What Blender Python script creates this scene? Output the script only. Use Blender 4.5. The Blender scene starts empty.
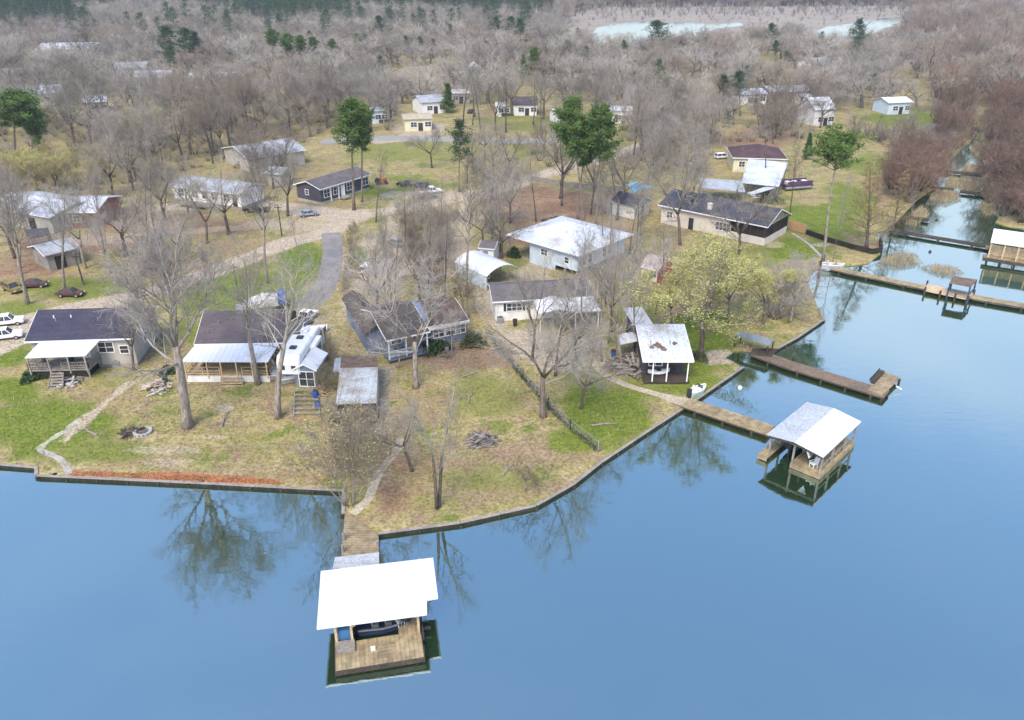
import bpy, bmesh, math, random
import numpy as np
from mathutils import Vector, Matrix
R = math.radians
sc = bpy.context.scene
COL = sc.collection
F, PITCH, H = 800.0, R(26.85), 42.0
GZ = 0.24                      # height of the land above the water
CZ = GZ + H
cP, sP = math.cos(PITCH), math.sin(PITCH)
GROUND_OFFSET = 0.0

def ray(px, py):
    u, v = (px-512)/F, (360-py)/F
    return Vector((u, cP + v*sP, -sP + v*cP))
def at(px, py, z=GZ):
    d = ray(px, py)
    t = (z-CZ)/d.z
    return Vector((d.x*t, d.y*t, z))
def at_y(px, py, Y):           # the point on the ray that lies Y metres out
    d = ray(px, py)
    t = Y/d.y
    return Vector((d.x*t, Y, CZ + d.z*t))
def proj(x, y, z):
    dz = z-CZ
    f = y*cP - dz*sP
    u = x/f; v = (y*sP + dz*cP)/f
    return 512+u*F, 360-v*F

# ------------------------------------------------------------------ objects
def link(o): COL.objects.link(o); return o
def tag(o, label=None, cat=None, group=None, kind=None):
    if label: o['label'] = label
    if cat: o['category'] = cat
    if group: o['group'] = group
    if kind: o['kind'] = kind
    return o
def empty(name, loc, rz=0.0):
    o = bpy.data.objects.new(name, None)
    o.empty_display_size = 0.3
    o.location = loc; o.rotation_euler = (0, 0, rz)
    return link(o)
def thing(name, label, cat, loc, rz=0.0, group=None):
    return tag(empty(name, loc, rz), label, cat, group)

SPLIT = {'pilings':'piling','posts':'post','porch_posts':'porch_post','deck_posts':'deck_post','piers':'pier','vent_pipes':'vent_pipe','seats':'seat','pontoons':'pontoon','braces':'brace',
 'legs':'leg','mooring_posts':'mooring_post','lean_to_posts':'post','side_panels':'side_panel','cross_rails':'cross_rail','side_rails':'side_rail','feet':'foot','beams':'beam','rails':'rail','boards_':'board','shutters':'shutter'}
class MB:
    def __init__(s): s.v = []; s.f = []; s.mi = []; s.m = 0; s.cut = []
    def add(s, vs, fs):
        b = len(s.v); s.cut.append((b, len(s.f))); s.v += [tuple(v) for v in vs]
        for f in fs: s.f.append(tuple(b+i for i in f)); s.mi.append(s.m)
    def box(s, x0, x1, y0, y1, z0, z1):
        s.add([(x0,y0,z0),(x1,y0,z0),(x1,y1,z0),(x0,y1,z0),(x0,y0,z1),(x1,y0,z1),(x1,y1,z1),(x0,y1,z1)],
              [(0,3,2,1),(4,5,6,7),(0,1,5,4),(1,2,6,5),(2,3,7,6),(3,0,4,7)])
    def prism(s, poly, z0, z1):
        n = len(poly); a = sum(poly[i][0]*poly[(i+1)%n][1]-poly[(i+1)%n][0]*poly[i][1] for i in range(n))
        if a < 0: poly = list(poly)[::-1]
        s.add([(p[0],p[1],z0) for p in poly]+[(p[0],p[1],z1) for p in poly],
              [tuple(range(n))[::-1], tuple(range(n,2*n))]+[(i,(i+1)%n,n+(i+1)%n,n+i) for i in range(n)])
    def ext_x(s, prof, x0, x1):     # prof = (y, z)
        n = len(prof)
        s.add([(x0,p[0],p[1]) for p in prof]+[(x1,p[0],p[1]) for p in prof],
              [tuple(range(n))[::-1], tuple(range(n,2*n))]+[(i,(i+1)%n,n+(i+1)%n,n+i) for i in range(n)])
    def ext_y(s, prof, y0, y1):     # prof = (x, z)
        n = len(prof)
        s.add([(p[0],y0,p[1]) for p in prof]+[(p[0],y1,p[1]) for p in prof],
              [tuple(range(n)), tuple(range(n,2*n))[::-1]]+[((i+1)%n,i,n+i,n+(i+1)%n) for i in range(n)])
    def quad_slab(s, a, b, c, d, t):  # four top corners, thickness down
        P = [Vector(p) for p in (a,b,c,d)]
        s.add(P+[p-Vector((0,0,t)) for p in P], [(0,1,2,3),(7,6,5,4),(0,4,5,1),(1,5,6,2),(2,6,7,3),(3,7,4,0)])
    def bar(s, p, q, w=.1, h=None):
        p, q = Vector(p), Vector(q); h = h or w
        d = (q-p).normalized()
        up = Vector((0,0,1)) if abs(d.z) < .95 else Vector((0,1,0))
        a = d.cross(up).normalized()*w/2; b = a.cross(d).normalized()*h/2
        s.add([p-a-b,p+a-b,p+a+b,p-a+b,q-a-b,q+a-b,q+a+b,q-a+b],
              [(0,1,2,3),(7,6,5,4),(0,4,5,1),(1,5,6,2),(2,6,7,3),(3,7,4,0)])
    def tube(s, pts, rads, n=6, tip=False):
        vs = []; fs = []; k = len(pts)
        for i, p in enumerate(pts):
            d = (pts[min(i+1,k-1)]-pts[max(i-1,0)])
            d = d.normalized() if d.length > 1e-6 else Vector((0,0,1))
            up = Vector((1,0,0)) if abs(d.x) < .8 else Vector((0,1,0))
            a = d.cross(up).normalized(); b = d.cross(a)
            if tip and i == k-1: vs.append(p); continue
            for j in range(n):
                t = 2*math.pi*j/n
                vs.append(p+(a*math.cos(t)+b*math.sin(t))*rads[i])
        for i in range(k-1):
            for j in range(n):
                if tip and i == k-2: fs.append((i*n+j, i*n+(j+1)%n, (k-1)*n))
                else: fs.append((i*n+j, i*n+(j+1)%n, (i+1)*n+(j+1)%n, (i+1)*n+j))
        if not tip: fs.append(tuple((k-1)*n+j for j in range(n)))
        fs.append(tuple(range(n))[::-1])
        s.add(vs, fs)
    def cyl(s, c, r, z0, z1, n=12, r2=None):
        r2 = r if r2 is None else r2
        s.tube([Vector((c[0],c[1],z0)),Vector((c[0],c[1],z1))],[r,r2],n)
    def mesh(s, name, *mats):
        me = bpy.data.meshes.new(name); me.from_pydata(s.v, [], s.f)
        for m in mats: me.materials.append(m)
        if any(s.mi): me.polygons.foreach_set('material_index', s.mi)
        me.update(); return me
    def build(s, name, mat, parent=None, bevel=0):
        if name in SPLIT and len(s.cut) > 1:
            c = s.cut+[(len(s.v), len(s.f))]; o = None
            for (v0,f0),(v1,f1) in zip(c[:-1], c[1:]):
                q = MB(); q.add(s.v[v0:v1], [tuple(i-v0 for i in f) for f in s.f[f0:f1]]); o = q.build(SPLIT[name], mat, parent, bevel)
            return o
        name = SPLIT.get(name, name)
        mats = mat if isinstance(mat, (list,tuple)) else [mat]
        me = s.mesh(name, *mats)
        if bevel:
            bm = bmesh.new(); bm.from_mesh(me)
            bmesh.ops.bevel(bm, geom=bm.edges[:], offset=bevel, segments=2, affect='EDGES', clamp_overlap=True)
            bm.to_mesh(me); bm.free()
        o = bpy.data.objects.new(name, me); o.parent = parent
        return link(o)

def copy_tree(o, parent=None):
    c = o.copy(); link(c); c.parent = parent
    for ch in o.children: copy_tree(ch, c)
    return c

# ------------------------------------------------------------------ materials
def newmat(name):
    m = bpy.data.materials.new(name); m.use_nodes = True
    nt = m.node_tree; bs = nt.nodes['Principled BSDF']
    return m, nt, bs
def N(nt, t, **kw):
    n = nt.nodes.new(t)
    for k, v in kw.items():
        if k in n.inputs: n.inputs[k].default_value = v
        else: setattr(n, k, v)
    return n
def mixc(nt, fac, a, b, blend='MIX'):
    n = nt.nodes.new('ShaderNodeMix'); n.data_type = 'RGBA'; n.blend_type = blend
    for sk, v in ((n.inputs[0], fac), (n.inputs[6], a), (n.inputs[7], b)):
        if hasattr(v, 'is_linked'): nt.links.new(v, sk)
        else: sk.default_value = v if not isinstance(v, tuple) else (*v[:3], 1)
    return n.outputs[2]
def ramp(nt, src, lo, hi):
    n = nt.nodes.new('ShaderNodeMapRange'); n.interpolation_type = 'SMOOTHSTEP'
    n.inputs[1].default_value = lo; n.inputs[2].default_value = hi
    nt.links.new(src, n.inputs[0]); return n.outputs[0]
def noise(nt, vec, scale, detail=4, rough=.6):
    n = N(nt, 'ShaderNodeTexNoise', Scale=scale, Detail=detail, Roughness=rough)
    if vec is not None: nt.links.new(vec, n.inputs['Vector'])
    return n.outputs['Fac']
def pmat(name, c1, c2=None, scale=1.5, rough=.8, fine=None, ribs=None, rib_amt=.15, bump=.2, spec=.12, metallic=0, lo=.35, hi=.65):
    """base colour c1 weathered to c2 in patches, an optional fine grain and ribs along an axis (axis, period)"""
    m, nt, bs = newmat(name)
    tc = N(nt, 'ShaderNodeTexCoord'); co = tc.outputs['Object']
    c2 = c2 or tuple(x*.85 for x in c1)
    col = mixc(nt, ramp(nt, noise(nt, co, scale), lo, hi), c1, c2)
    bsrc = None
    if fine:
        f = noise(nt, co, fine, 2)
        col = mixc(nt, .5, col, mixc(nt, f, (.3,.3,.3), (1.15,1.15,1.15)), 'MULTIPLY') if False else mixc(nt, ramp(nt, f, .3, .7), mixc(nt, 1.0, col, (.72,.72,.72), 'MULTIPLY'), mixc(nt, 1.0, col, (1.2,1.2,1.2), 'MULTIPLY'))
        bsrc = f
    if ribs:
        sx = N(nt, 'ShaderNodeSeparateXYZ'); nt.links.new(co, sx.inputs[0])
        mth = N(nt, 'ShaderNodeMath', operation='MULTIPLY'); nt.links.new(sx.outputs['XYZ'.index(ribs[0])], mth.inputs[0]); mth.inputs[1].default_value = 2*math.pi/ribs[1]
        sn = N(nt, 'ShaderNodeMath', operation='SINE'); nt.links.new(mth.outputs[0], sn.inputs[0])
        f = ramp(nt, sn.outputs[0], .75, 1.0)
        k = 1-rib_amt
        col = mixc(nt, f, col, mixc(nt, 1.0, col, (k,k,k), 'MULTIPLY'))
        bsrc = sn.outputs[0]
    nt.links.new(col, bs.inputs['Base Color'])
    bs.inputs['Roughness'].default_value = rough
    bs.inputs['Specular IOR Level'].default_value = spec
    bs.inputs['Metallic'].default_value = metallic
    if bsrc is not None and bump:
        b = N(nt, 'ShaderNodeBump', Strength=bump, Distance=.03); nt.links.new(bsrc, b.inputs['Height'])
        nt.links.new(b.outputs[0], bs.inputs['Normal'])
    return m
def leafmat(name, c1, c2, rough=.7, trans=.0, spec=.1):
    """per-object (and per-instance) tint plus a patchy variation inside"""
    m, nt, bs = newmat(name)
    oi = N(nt, 'ShaderNodeObjectInfo'); tc = N(nt, 'ShaderNodeTexCoord')
    col = mixc(nt, oi.outputs['Random'], c1, c2)
    n = noise(nt, tc.outputs['Object'], .6, 3)
    col = mixc(nt, ramp(nt, n, .3, .7), mixc(nt, 1.0, col, (.75,.75,.75), 'MULTIPLY'), mixc(nt, 1.0, col, (1.2,1.2,1.2), 'MULTIPLY'))
    nt.links.new(col, bs.inputs['Base Color'])
    bs.inputs['Roughness'].default_value = rough; bs.inputs['Specular IOR Level'].default_value = spec
    return m

def barkmat(name, c1, c2):
    m, nt, bs = newmat(name)
    oi = N(nt, 'ShaderNodeObjectInfo'); tc = N(nt, 'ShaderNodeTexCoord'); mp = N(nt, 'ShaderNodeMapping'); mp.inputs['Scale'].default_value = (5,5,1.1)
    nt.links.new(tc.outputs['Object'], mp.inputs['Vector'])
    col = mixc(nt, oi.outputs['Random'], c1, c2)
    n = noise(nt, mp.outputs[0], 1.2, 5, .7); n2 = noise(nt, tc.outputs['Object'], .45, 3)
    col = mixc(nt, ramp(nt, n, .35, .65), mixc(nt, 1.0, col, (.55,.53,.5), 'MULTIPLY'), mixc(nt, 1.0, col, (1.25,1.25,1.25), 'MULTIPLY'))
    col = mixc(nt, ramp(nt, n2, .45, .7), col, mixc(nt, 1.0, col, (.8,.85,.7), 'MULTIPLY'))
    nt.links.new(col, bs.inputs['Base Color']); bs.inputs['Roughness'].default_value = .9; bs.inputs['Specular IOR Level'].default_value = .1
    b = N(nt, 'ShaderNodeBump', Strength=.7, Distance=.05); nt.links.new(n, b.inputs['Height']); nt.links.new(b.outputs[0], bs.inputs['Normal'])
    return m
M = {}
M['white_metal'] = pmat('white_metal', (.62,.63,.64), (.56,.57,.58), .5, .45, ribs=('X',.6), rib_amt=.13, bump=.3)
M['white_metal_y'] = pmat('white_metal_ribbed', (.64,.65,.66), (.56,.57,.59), .5, .45, ribs=('Y',.6), rib_amt=.13, bump=.3)
M['galv'] = pmat('galvanised_roof', (.36,.38,.41), (.27,.28,.29), .6, .5, ribs=('X',.6), rib_amt=.15, fine=9, spec=.3)
M['galv_y'] = pmat('galvanised_roof_ribbed', (.38,.40,.42), (.29,.29,.29), .6, .5, ribs=('Y',.6), rib_amt=.15, fine=9, spec=.4)
M['bright_tin'] = pmat('bright_tin', (.54,.56,.61), (.42,.44,.48), .35, .4, ribs=('X',.7), rib_amt=.1, fine=6)
M['stained_tin'] = pmat('stained_tin', (.52,.56,.60), (.36,.34,.33), .25, .5, ribs=('X',.8), rib_amt=.14, fine=5, lo=.45, hi=.7)
M['rusty_tin'] = pmat('rusty_tin', (.36,.40,.42), (.25,.225,.20), .5, .6, ribs=('X',.6), rib_amt=.2, fine=7)
M['rust'] = pmat('rusted_iron', (.12,.085,.07), (.19,.13,.095), 1.2, .9, fine=10)
M['shingle_dark'] = pmat('dark_shingles', (.045,.045,.07), (.06,.055,.075), .6, .85, fine=8, ribs=('Z',.35), rib_amt=.12)
M['shingle_brown'] = pmat('brown_shingles', (.115,.095,.10), (.09,.075,.08), .6, .9, fine=8, ribs=('Z',.35), rib_amt=.12)
M['shingle_leafy'] = pmat('leaf_strewn_shingles', (.085,.075,.07), (.10,.08,.065), .7, .9, fine=7)
M['leafy_red'] = pmat('roof_under_red_leaves', (.115,.075,.06), (.075,.062,.056), .9, .95, fine=6)
M['shingle_grey'] = pmat('grey_shingles', (.14,.125,.125), (.105,.095,.095), .6, .9, fine=8, ribs=('Z',.35), rib_amt=.1)
M['shingle_char'] = pmat('charcoal_shingles', (.075,.08,.095), (.055,.055,.07), .6, .9, fine=8)
M['shingle_maroon'] = pmat('maroon_shingles', (.10,.06,.06), (.07,.045,.05), .6, .9, fine=8)
M['siding_white'] = pmat('white_siding', (.76,.75,.73), (.68,.67,.64), .8, .6, ribs=('Z',.22), rib_amt=.10)
M['siding_shaded'] = pmat('shaded_tan_siding', (.10,.08,.065), (.075,.06,.05), .8, .8, ribs=('Z',.22), rib_amt=.12)  # porch shade put into the siding colour
M['siding_cream'] = pmat('cream_siding', (.62,.56,.49), (.53,.48,.41), .8, .65, ribs=('Z',.22), rib_amt=.12)
M['siding_grey'] = pmat('grey_beige_siding', (.42,.39,.35), (.34,.32,.29), .8, .7, ribs=('Z',.22), rib_amt=.12)
M['siding_blue'] = pmat('blue_grey_siding', (.17,.21,.28), (.13,.16,.21), .8, .7, ribs=('Z',.22), rib_amt=.12)
M['siding_pale_blue'] = pmat('pale_blue_siding', (.52,.60,.66), (.45,.52,.58), .8, .65, ribs=('Z',.22), rib_amt=.10)
M['siding_dark'] = pmat('charcoal_siding', (.085,.08,.09), (.07,.065,.075), .8, .7, ribs=('Z',.22), rib_amt=.12)
M['trim_white'] = pmat('white_trim', (.78,.78,.77), (.70,.70,.69), 1, .5)
M['glass'] = pmat('window_glass', (.03,.035,.045), (.05,.055,.065), 1, .08, spec=.5)
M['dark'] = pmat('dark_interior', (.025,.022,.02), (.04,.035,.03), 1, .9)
M['wood_new'] = pmat('pale_new_timber', (.52,.40,.25), (.44,.33,.20), 1, .75, fine=6)
M['wood_deck'] = pmat('weathered_deck_boards', (.33,.265,.155), (.25,.195,.115), .5, .85, fine=1.6, ribs=('X',.3), rib_amt=.3)
M['wood_deck_y'] = pmat('weathered_boards', (.31,.245,.15), (.235,.185,.115), .5, .85, fine=1.6, ribs=('Y',.3), rib_amt=.3)
M['wood_grey'] = pmat('silvered_timber', (.30,.27,.24), (.22,.20,.175), .8, .85, fine=6)
M['wood_dark'] = pmat('dark_wet_timber', (.075,.06,.048), (.05,.042,.035), 1, .85, fine=6)
M['wood_fence'] = pmat('orange_cedar', (.48,.30,.15), (.40,.25,.13), 1, .8, ribs=('X',.2), rib_amt=.3)
M['bulkhead'] = pmat('bulkhead_boards', (.05,.042,.034), (.028,.025,.022), .8, .85, fine=4, ribs=('X',.3), rib_amt=.3)
M['concrete'] = pmat('pale_concrete', (.40,.375,.33), (.31,.285,.245), .9, .9, fine=7)
M['path_sand'] = pmat('sandy_concrete', (.45,.385,.285), (.36,.305,.225), .9, .9, fine=6)
M['skirting'] = pmat('skirting_boards', (.30,.28,.25), (.22,.20,.18), 1, .9, ribs=('X',.3), rib_amt=.2)
M['white_paint'] = pmat('white_car_paint', (.80,.80,.81), (.74,.74,.75), .6, .3, spec=.5)
M['silver_paint'] = pmat('silver_car_paint', (.34,.36,.40), (.30,.32,.35), .6, .3, spec=.5, metallic=.3)
M['black_paint'] = pmat('black_car_paint', (.02,.02,.023), (.03,.03,.03), .6, .3, spec=.5)
M['navy_paint'] = pmat('navy_car_paint', (.03,.035,.06), (.04,.045,.065), .6, .3, spec=.5)
M['maroon_paint'] = pmat('faded_maroon_paint', (.13,.055,.05), (.085,.045,.04), .8, .5)
M['yellow_paint'] = pmat('yellow_paint', (.24,.17,.05), (.16,.12,.05), .8, .5)
M['red_paint'] = pmat('red_paint', (.40,.035,.045), (.30,.03,.04), .8, .6)
M['orange_red'] = pmat('tractor_red', (.50,.09,.04), (.42,.07,.03), .8, .5)
M['purple_paint'] = pmat('purple_paint', (.10,.05,.11), (.08,.045,.085), .8, .5)
M['tyre'] = pmat('tyre_rubber', (.02,.02,.02), (.03,.03,.03), 1, .9)
M['rim'] = pmat('wheel_rim', (.45,.45,.46), None, 1, .4, metallic=.4)
M['lamp'] = pmat('lamp_lens', (.72,.72,.70), None, 1, .2, spec=.5)
M['tail'] = pmat('tail_lens', (.35,.02,.02), None, 1, .3, spec=.5)
M['tarp_blue'] = pmat('blue_tarp', (.03,.11,.45), (.025,.08,.33), 2, .5, fine=3)
M['tarp_cyan'] = pmat('cyan_tarp', (.13,.42,.62), (.10,.34,.52), 1, .5, fine=3)
M['tarp_grey'] = pmat('grey_tarp', (.50,.50,.48), (.38,.37,.35), 1, .6, fine=3)
M['plastic_white'] = pmat('white_plastic', (.76,.76,.76), (.68,.68,.68), 1, .4)
M['plastic_blue'] = pmat('blue_plastic', (.04,.09,.33), (.035,.075,.26), 1, .4)
M['plastic_dark'] = pmat('dark_plastic', (.03,.03,.035), (.05,.05,.05), 1, .5)
M['plastic_green'] = pmat('pale_green_plastic', (.38,.55,.45), None, 1, .5)
M['steel'] = pmat('grey_steel', (.35,.36,.37), (.28,.28,.28), 1, .5, metallic=.5)
M['cream_wall'] = pmat('cream_wall', (.62,.58,.40), (.55,.51,.36), 1, .7)
M['brick'] = pmat('red_brick', (.32,.16,.12), (.25,.13,.10), 2, .9, fine=8)
M['stone'] = pmat('grey_stone', (.42,.40,.38), (.32,.30,.28), 3, .9, fine=6)
M['ash'] = pmat('charred_ash', (.06,.055,.05), (.16,.15,.14), 2, .95, fine=6)
M['debris'] = pmat('dead_brush', (.20,.165,.135), (.13,.105,.085), 2, .95)
M['pool_blue'] = pmat('pool_blue', (.07,.18,.36), (.06,.14,.28), 1, .3)
M['bark'] = barkmat('grey_bark', (.17,.14,.12), (.09,.075,.065))
M['bark_pale'] = barkmat('pale_bark', (.30,.26,.225), (.25,.22,.19))
M['bark_pine'] = barkmat('pine_bark', (.25,.205,.17), (.20,.165,.14))
M['twig'] = leafmat('grey_twigs', (.37,.34,.285), (.165,.145,.12))
M['twig_pale'] = leafmat('pale_twigs', (.43,.39,.35), (.28,.25,.22))
M['twig_red'] = leafmat('reddish_twigs', (.27,.175,.125), (.16,.115,.09))
M['twig_tan'] = leafmat('tan_twigs', (.33,.275,.215), (.20,.16,.125))
M['twig_brown'] = leafmat('brown_twigs', (.20,.15,.085), (.165,.12,.07))
M['steel_blue'] = pmat('dull_blue_steel', (.05,.07,.13), (.04,.055,.10), 1, .6)
M['weed'] = leafmat('grey_weed_mat', (.30,.275,.22), (.24,.215,.17))
M['navy_hull'] = pmat('navy_hull', (.03,.055,.12), (.025,.045,.10), 1, .4)
M['needle'] = leafmat('pine_needles', (.105,.165,.040), (.080,.130,.036))
M['needle_dark'] = leafmat('dark_needles', (.045,.080,.036), (.060,.100,.044))
M['bud'] = leafmat('yellow_green_buds', (.42,.40,.13), (.36,.34,.13))
M['bud_ochre'] = leafmat('ochre_buds', (.36,.29,.11), (.29,.25,.11))
M['bud_green'] = leafmat('fresh_green_leaves', (.39,.39,.13), (.34,.36,.12))
M['bud_tan'] = leafmat('tan_buds', (.34,.26,.13), (.30,.22,.12))
M['vine'] = leafmat('ivy_leaves', (.06,.08,.03), (.075,.085,.04))
M['bush'] = leafmat('bush_leaves', (.05,.085,.03), (.035,.06,.025))
M['reed'] = leafmat('dead_reeds', (.42,.34,.20), (.34,.27,.165))
# ------------------------------------------------------------------ trees: every prototype is grown by code
def perp(d, rng):
    a = d.cross(Vector((rng.uniform(-1,1), rng.uniform(-1,1), rng.uniform(-1,1))))
    return a.normalized() if a.length > 1e-4 else Vector((1,0,0))

class Grow:
    def __init__(s, seed): s.r = random.Random(seed); s.tr = MB(); s.cr = MB(); s.lf = MB()
    def path(s, p, d, L, n, wob, up):
        pts = [p.copy()]; r = s.r
        for i in range(n):
            d = (d + Vector((r.gauss(0,wob), r.gauss(0,wob), r.gauss(0,wob)+up))).normalized()
            p = p + d*(L/n); pts.append(p)
        return pts, d
    def leaf(s, p, size, n):
        r = s.r
        for _ in range(n):
            q = p + Vector((r.gauss(0,.16), r.gauss(0,.16), r.gauss(0,.16)))
            a = Vector((r.uniform(-1,1), r.uniform(-1,1), r.uniform(-.4,.4))).normalized()*size*r.uniform(.6,1.3)
            b = perp(a, r)*size*r.uniform(.4,.8)
            s.lf.add([q-a*.5, q+b*.5, q+a*.5, q-b*.5], [(0,1,2,3)])
    def branch(s, p, d, L, rad, lev, P):
        r = s.r
        if lev >= P['max']:
            q, dd = s.path(p, d, L, 2, .22, P['up']*.5)
            s.cr.tube(q, [rad, rad*.7, 0], 3, tip=True)
            if P['leaf'] and r.random() < P['leaf']: s.leaf(q[-1], P['lsize'], P['lnum']); s.leaf(q[1], P['lsize'], P['lnum'])
            return
        n = 4 if lev < 2 else 3
        q, dd = s.path(p, d, L, n, P['wob'], P['up'])
        (s.tr if lev == 0 else s.cr).tube(q, [rad*(1-.72*i/n) for i in range(n+1)], 6 if lev < 1 else 5 if lev < 2 else (4 if lev == 2 else 3))
        k = P['n'][lev]; az0 = r.uniform(0,6.28)
        for i in range(k):
            t = .22 + .78*(i+r.random())/k
            j = min(int(t*n), n-1); f = t*n-j
            pt = q[j].lerp(q[j+1], min(f,1)); dr = (q[j+1]-q[j]).normalized()
            ang = R(r.uniform(*P['ang']))
            side = perp(dr, r)
            side = Matrix.Rotation(az0+i*2.4, 3, dr) @ side
            nd = (dr*math.cos(ang)+side*math.sin(ang)).normalized()
            s.branch(pt, nd, L*P['ratio']*r.uniform(.7,1.15)*(1.12-.45*t), max(rad*P.get('rr',.52)*(1.1-.5*t), .009), lev+1, P)
        s.branch(q[-1], dd, L*.5, rad*.3, P['max'], P)

DEF = dict(max=4, n=(6,6,5,5), ang=(28,62), ratio=.58, wob=.13, up=.06, leaf=0, lsize=.2, lnum=2)
def bare(seed, Ht=16, style='oak', rad=None, **kw):
    """a leafless tree Ht metres tall: (trunk MB, crown MB, leaf MB)"""
    P = dict(DEF); P.update(kw); g = Grow(seed); r = g.r
    rad = rad or Ht*.018
    V = Vector
    if style == 'oak':
        hf = Ht*(P.get('fork') or r.uniform(.26,.38)); n = 5
        q, d = g.path(V((0,0,-.3)), V((r.uniform(-.05,.05), r.uniform(-.05,.05),1)), hf+.3, n, .035, .02)
        g.tr.tube(q, [rad*1.35]+[rad*(1-.3*i/n) for i in range(1,n+1)], 8)
        k = r.choice((3,4,4,5)); a0 = r.uniform(0,6.28)
        for i in range(k):
            a = a0+i*6.283/k+r.uniform(-.4,.4); t = R(r.uniform(*P.get('limb_ang',(18,48))))
            g.branch(q[-1]-V((0,0,r.uniform(0,.6))), V((math.cos(a)*math.sin(t), math.sin(a)*math.sin(t), math.cos(t))), (Ht-hf)*r.uniform(.62,.85), rad*P.get('limbr',.42), 0, P)
        for i in range(2):
            a = r.uniform(0,6.28)
            g.branch(q[-2], V((math.cos(a), math.sin(a), .45)).normalized(), Ht*.28, rad*.3, 1, P)
    elif style == 'tall':
        n = 9
        q, d = g.path(V((0,0,-.3)), V((0,0,1)), Ht*.92, n, .045, .05)
        rr = [rad*1.3]+[rad*(1-.86*i/n) for i in range(1,n+1)]
        g.tr.tube(q, rr, 7)
        k = P.get('limbs', 16); a0 = r.uniform(0,6.28); lo = P.get('lo', .38)
        for i in range(k):
            t = lo+(1-lo)*(i+.5*r.random())/k
            j = min(int(t*n), n-1); pt = q[j].lerp(q[j+1], t*n-j); a = a0+i*2.4
            e = R(r.uniform(30,62))
            g.branch(pt, V((math.cos(a)*math.sin(e), math.sin(a)*math.sin(e), math.cos(e))), Ht*P.get('limb',.24)*(1.25-.75*(t-lo)/(1-lo))*r.uniform(.7,1.15), rad*.33*(1.2-t), 1, P)
    elif style == 'cone':        # bald cypress: straight leader, many level limbs shortening to the top
        n = 9
        q, d = g.path(V((0,0,-.3)), V((0,0,1)), Ht, n, .02, .05)
        g.tr.tube(q, [rad*1.7]+[rad*(1-.95*i/n) for i in range(1,n+1)], 7)
        k = 46
        for i in range(k):
            t = .14+.84*(i+.3*r.random())/k
            j = min(int(t*n), n-1); pt = q[j].lerp(q[j+1], t*n-j); a = i*2.4
            e = R(r.uniform(62,85))
            g.branch(pt, V((math.cos(a)*math.sin(e), math.sin(a)*math.sin(e), math.cos(e))), Ht*.30*(1.02-t)*r.uniform(.75,1.1)+.3, rad*.34*(1.15-t), 1, P)
    elif style == 'vase':
        k = P.get('stems', 5)
        for i in range(k):
            a = i*6.283/k+r.uniform(-.5,.5); e = R(r.uniform(*P.get('spread',(6,30))))
            d = V((math.cos(a)*math.sin(e), math.sin(a)*math.sin(e), math.cos(e)))
            q, dd = g.path(V((math.cos(a)*.15, math.sin(a)*.15, -.2)), d, Ht*.4, 3, .06, .05)
            g.tr.tube(q, [rad*.6, rad*.5, rad*.42, rad*.36], 6)
            g.branch(q[-1], dd, Ht*.5, rad*.33, 1, P)
            g.branch(q[-2], (dd+perp(dd,r)*.7).normalized(), Ht*.38, rad*.25, 1, P)
    return g

def clump(mb, p, size, n, r, flat=.55):
    for _ in range(n):
        d = Vector((r.gauss(0,1), r.gauss(0,1), r.gauss(0,1)*flat+.15))
        if d.length < .1: continue
        d.normalize()
        q = p+d*size*r.uniform(.15,1)
        a = (d+Vector((r.gauss(0,.6), r.gauss(0,.6), r.gauss(0,.4)+.2))).normalized()*size*r.uniform(.28,.5)
        b = perp(a, r)*size*r.uniform(.06,.12)
        mb.add([q-a*.5-b*.4, q-a*.5+b*.4, q+a*.5+b, q+a*.5-b], [(0,1,2,3)])
def pine(seed, Ht=20, crown=.42, wid=.17, nb=44, lean=0, ncl=6, leaves=40, csize=.75, young=False):
    g = Grow(seed); r = g.r; V = Vector; n = 9; rad = Ht*.0125
    q, d = g.path(V((0,0,-.3)), V((0,0,1)), Ht*.96, n, .022, .05)
    g.tr.tube(q, [rad*1.35]+[rad*(1-.8*i/n) for i in range(1,n+1)], 8)
    lo = 1-crown
    for i in range(nb):
        t = lo+(1-lo)*((i+.6*r.random())/nb)
        u = (t-lo)/(1-lo)
        j = min(int(t*n), n-1); pt = q[j].lerp(q[j+1], t*n-j); a = i*2.4+r.uniform(-.4,.4)
        prof = (1.0-u)**.9*1.05+.06 if young else (math.sin(min(1,(u*.82+.22))*math.pi)**.75*.95+.14)
        L = Ht*wid*prof*r.uniform(.55,1.15)
        e = R(r.uniform(50,85) - 35*u)
        dr = V((math.cos(a)*math.sin(e), math.sin(a)*math.sin(e), math.cos(e)))
        bq, dd = g.path(pt, dr, L, 3, .12, .05)
        g.cr.tube(bq, [rad*.28*(1.2-u), rad*.2*(1.2-u), rad*.12, rad*.05], 4)
        for c in range(ncl):
            f = .35+.65*(c+r.random())/ncl
            jj = min(int(f*3), 2); p = bq[jj].lerp(bq[jj+1], f*3-jj)+V((r.gauss(0,.25), r.gauss(0,.25), r.gauss(0,.12)+.1))*L*.28
            clump(g.lf, p, csize*r.uniform(.7,1.25), leaves, r)
    for i in range(5 if not young else 0):      # dead stubs under the crown
        t = r.uniform(lo-.25, lo); j = min(int(t*n), n-1); pt = q[j]; a = r.uniform(0,6.28)
        bq, dd = g.path(pt, V((math.cos(a), math.sin(a), -.1)).normalized(), Ht*.06, 2, .1, 0)
        g.cr.tube(bq, [rad*.2, rad*.15, 0], 4, tip=True)
    return g

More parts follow.
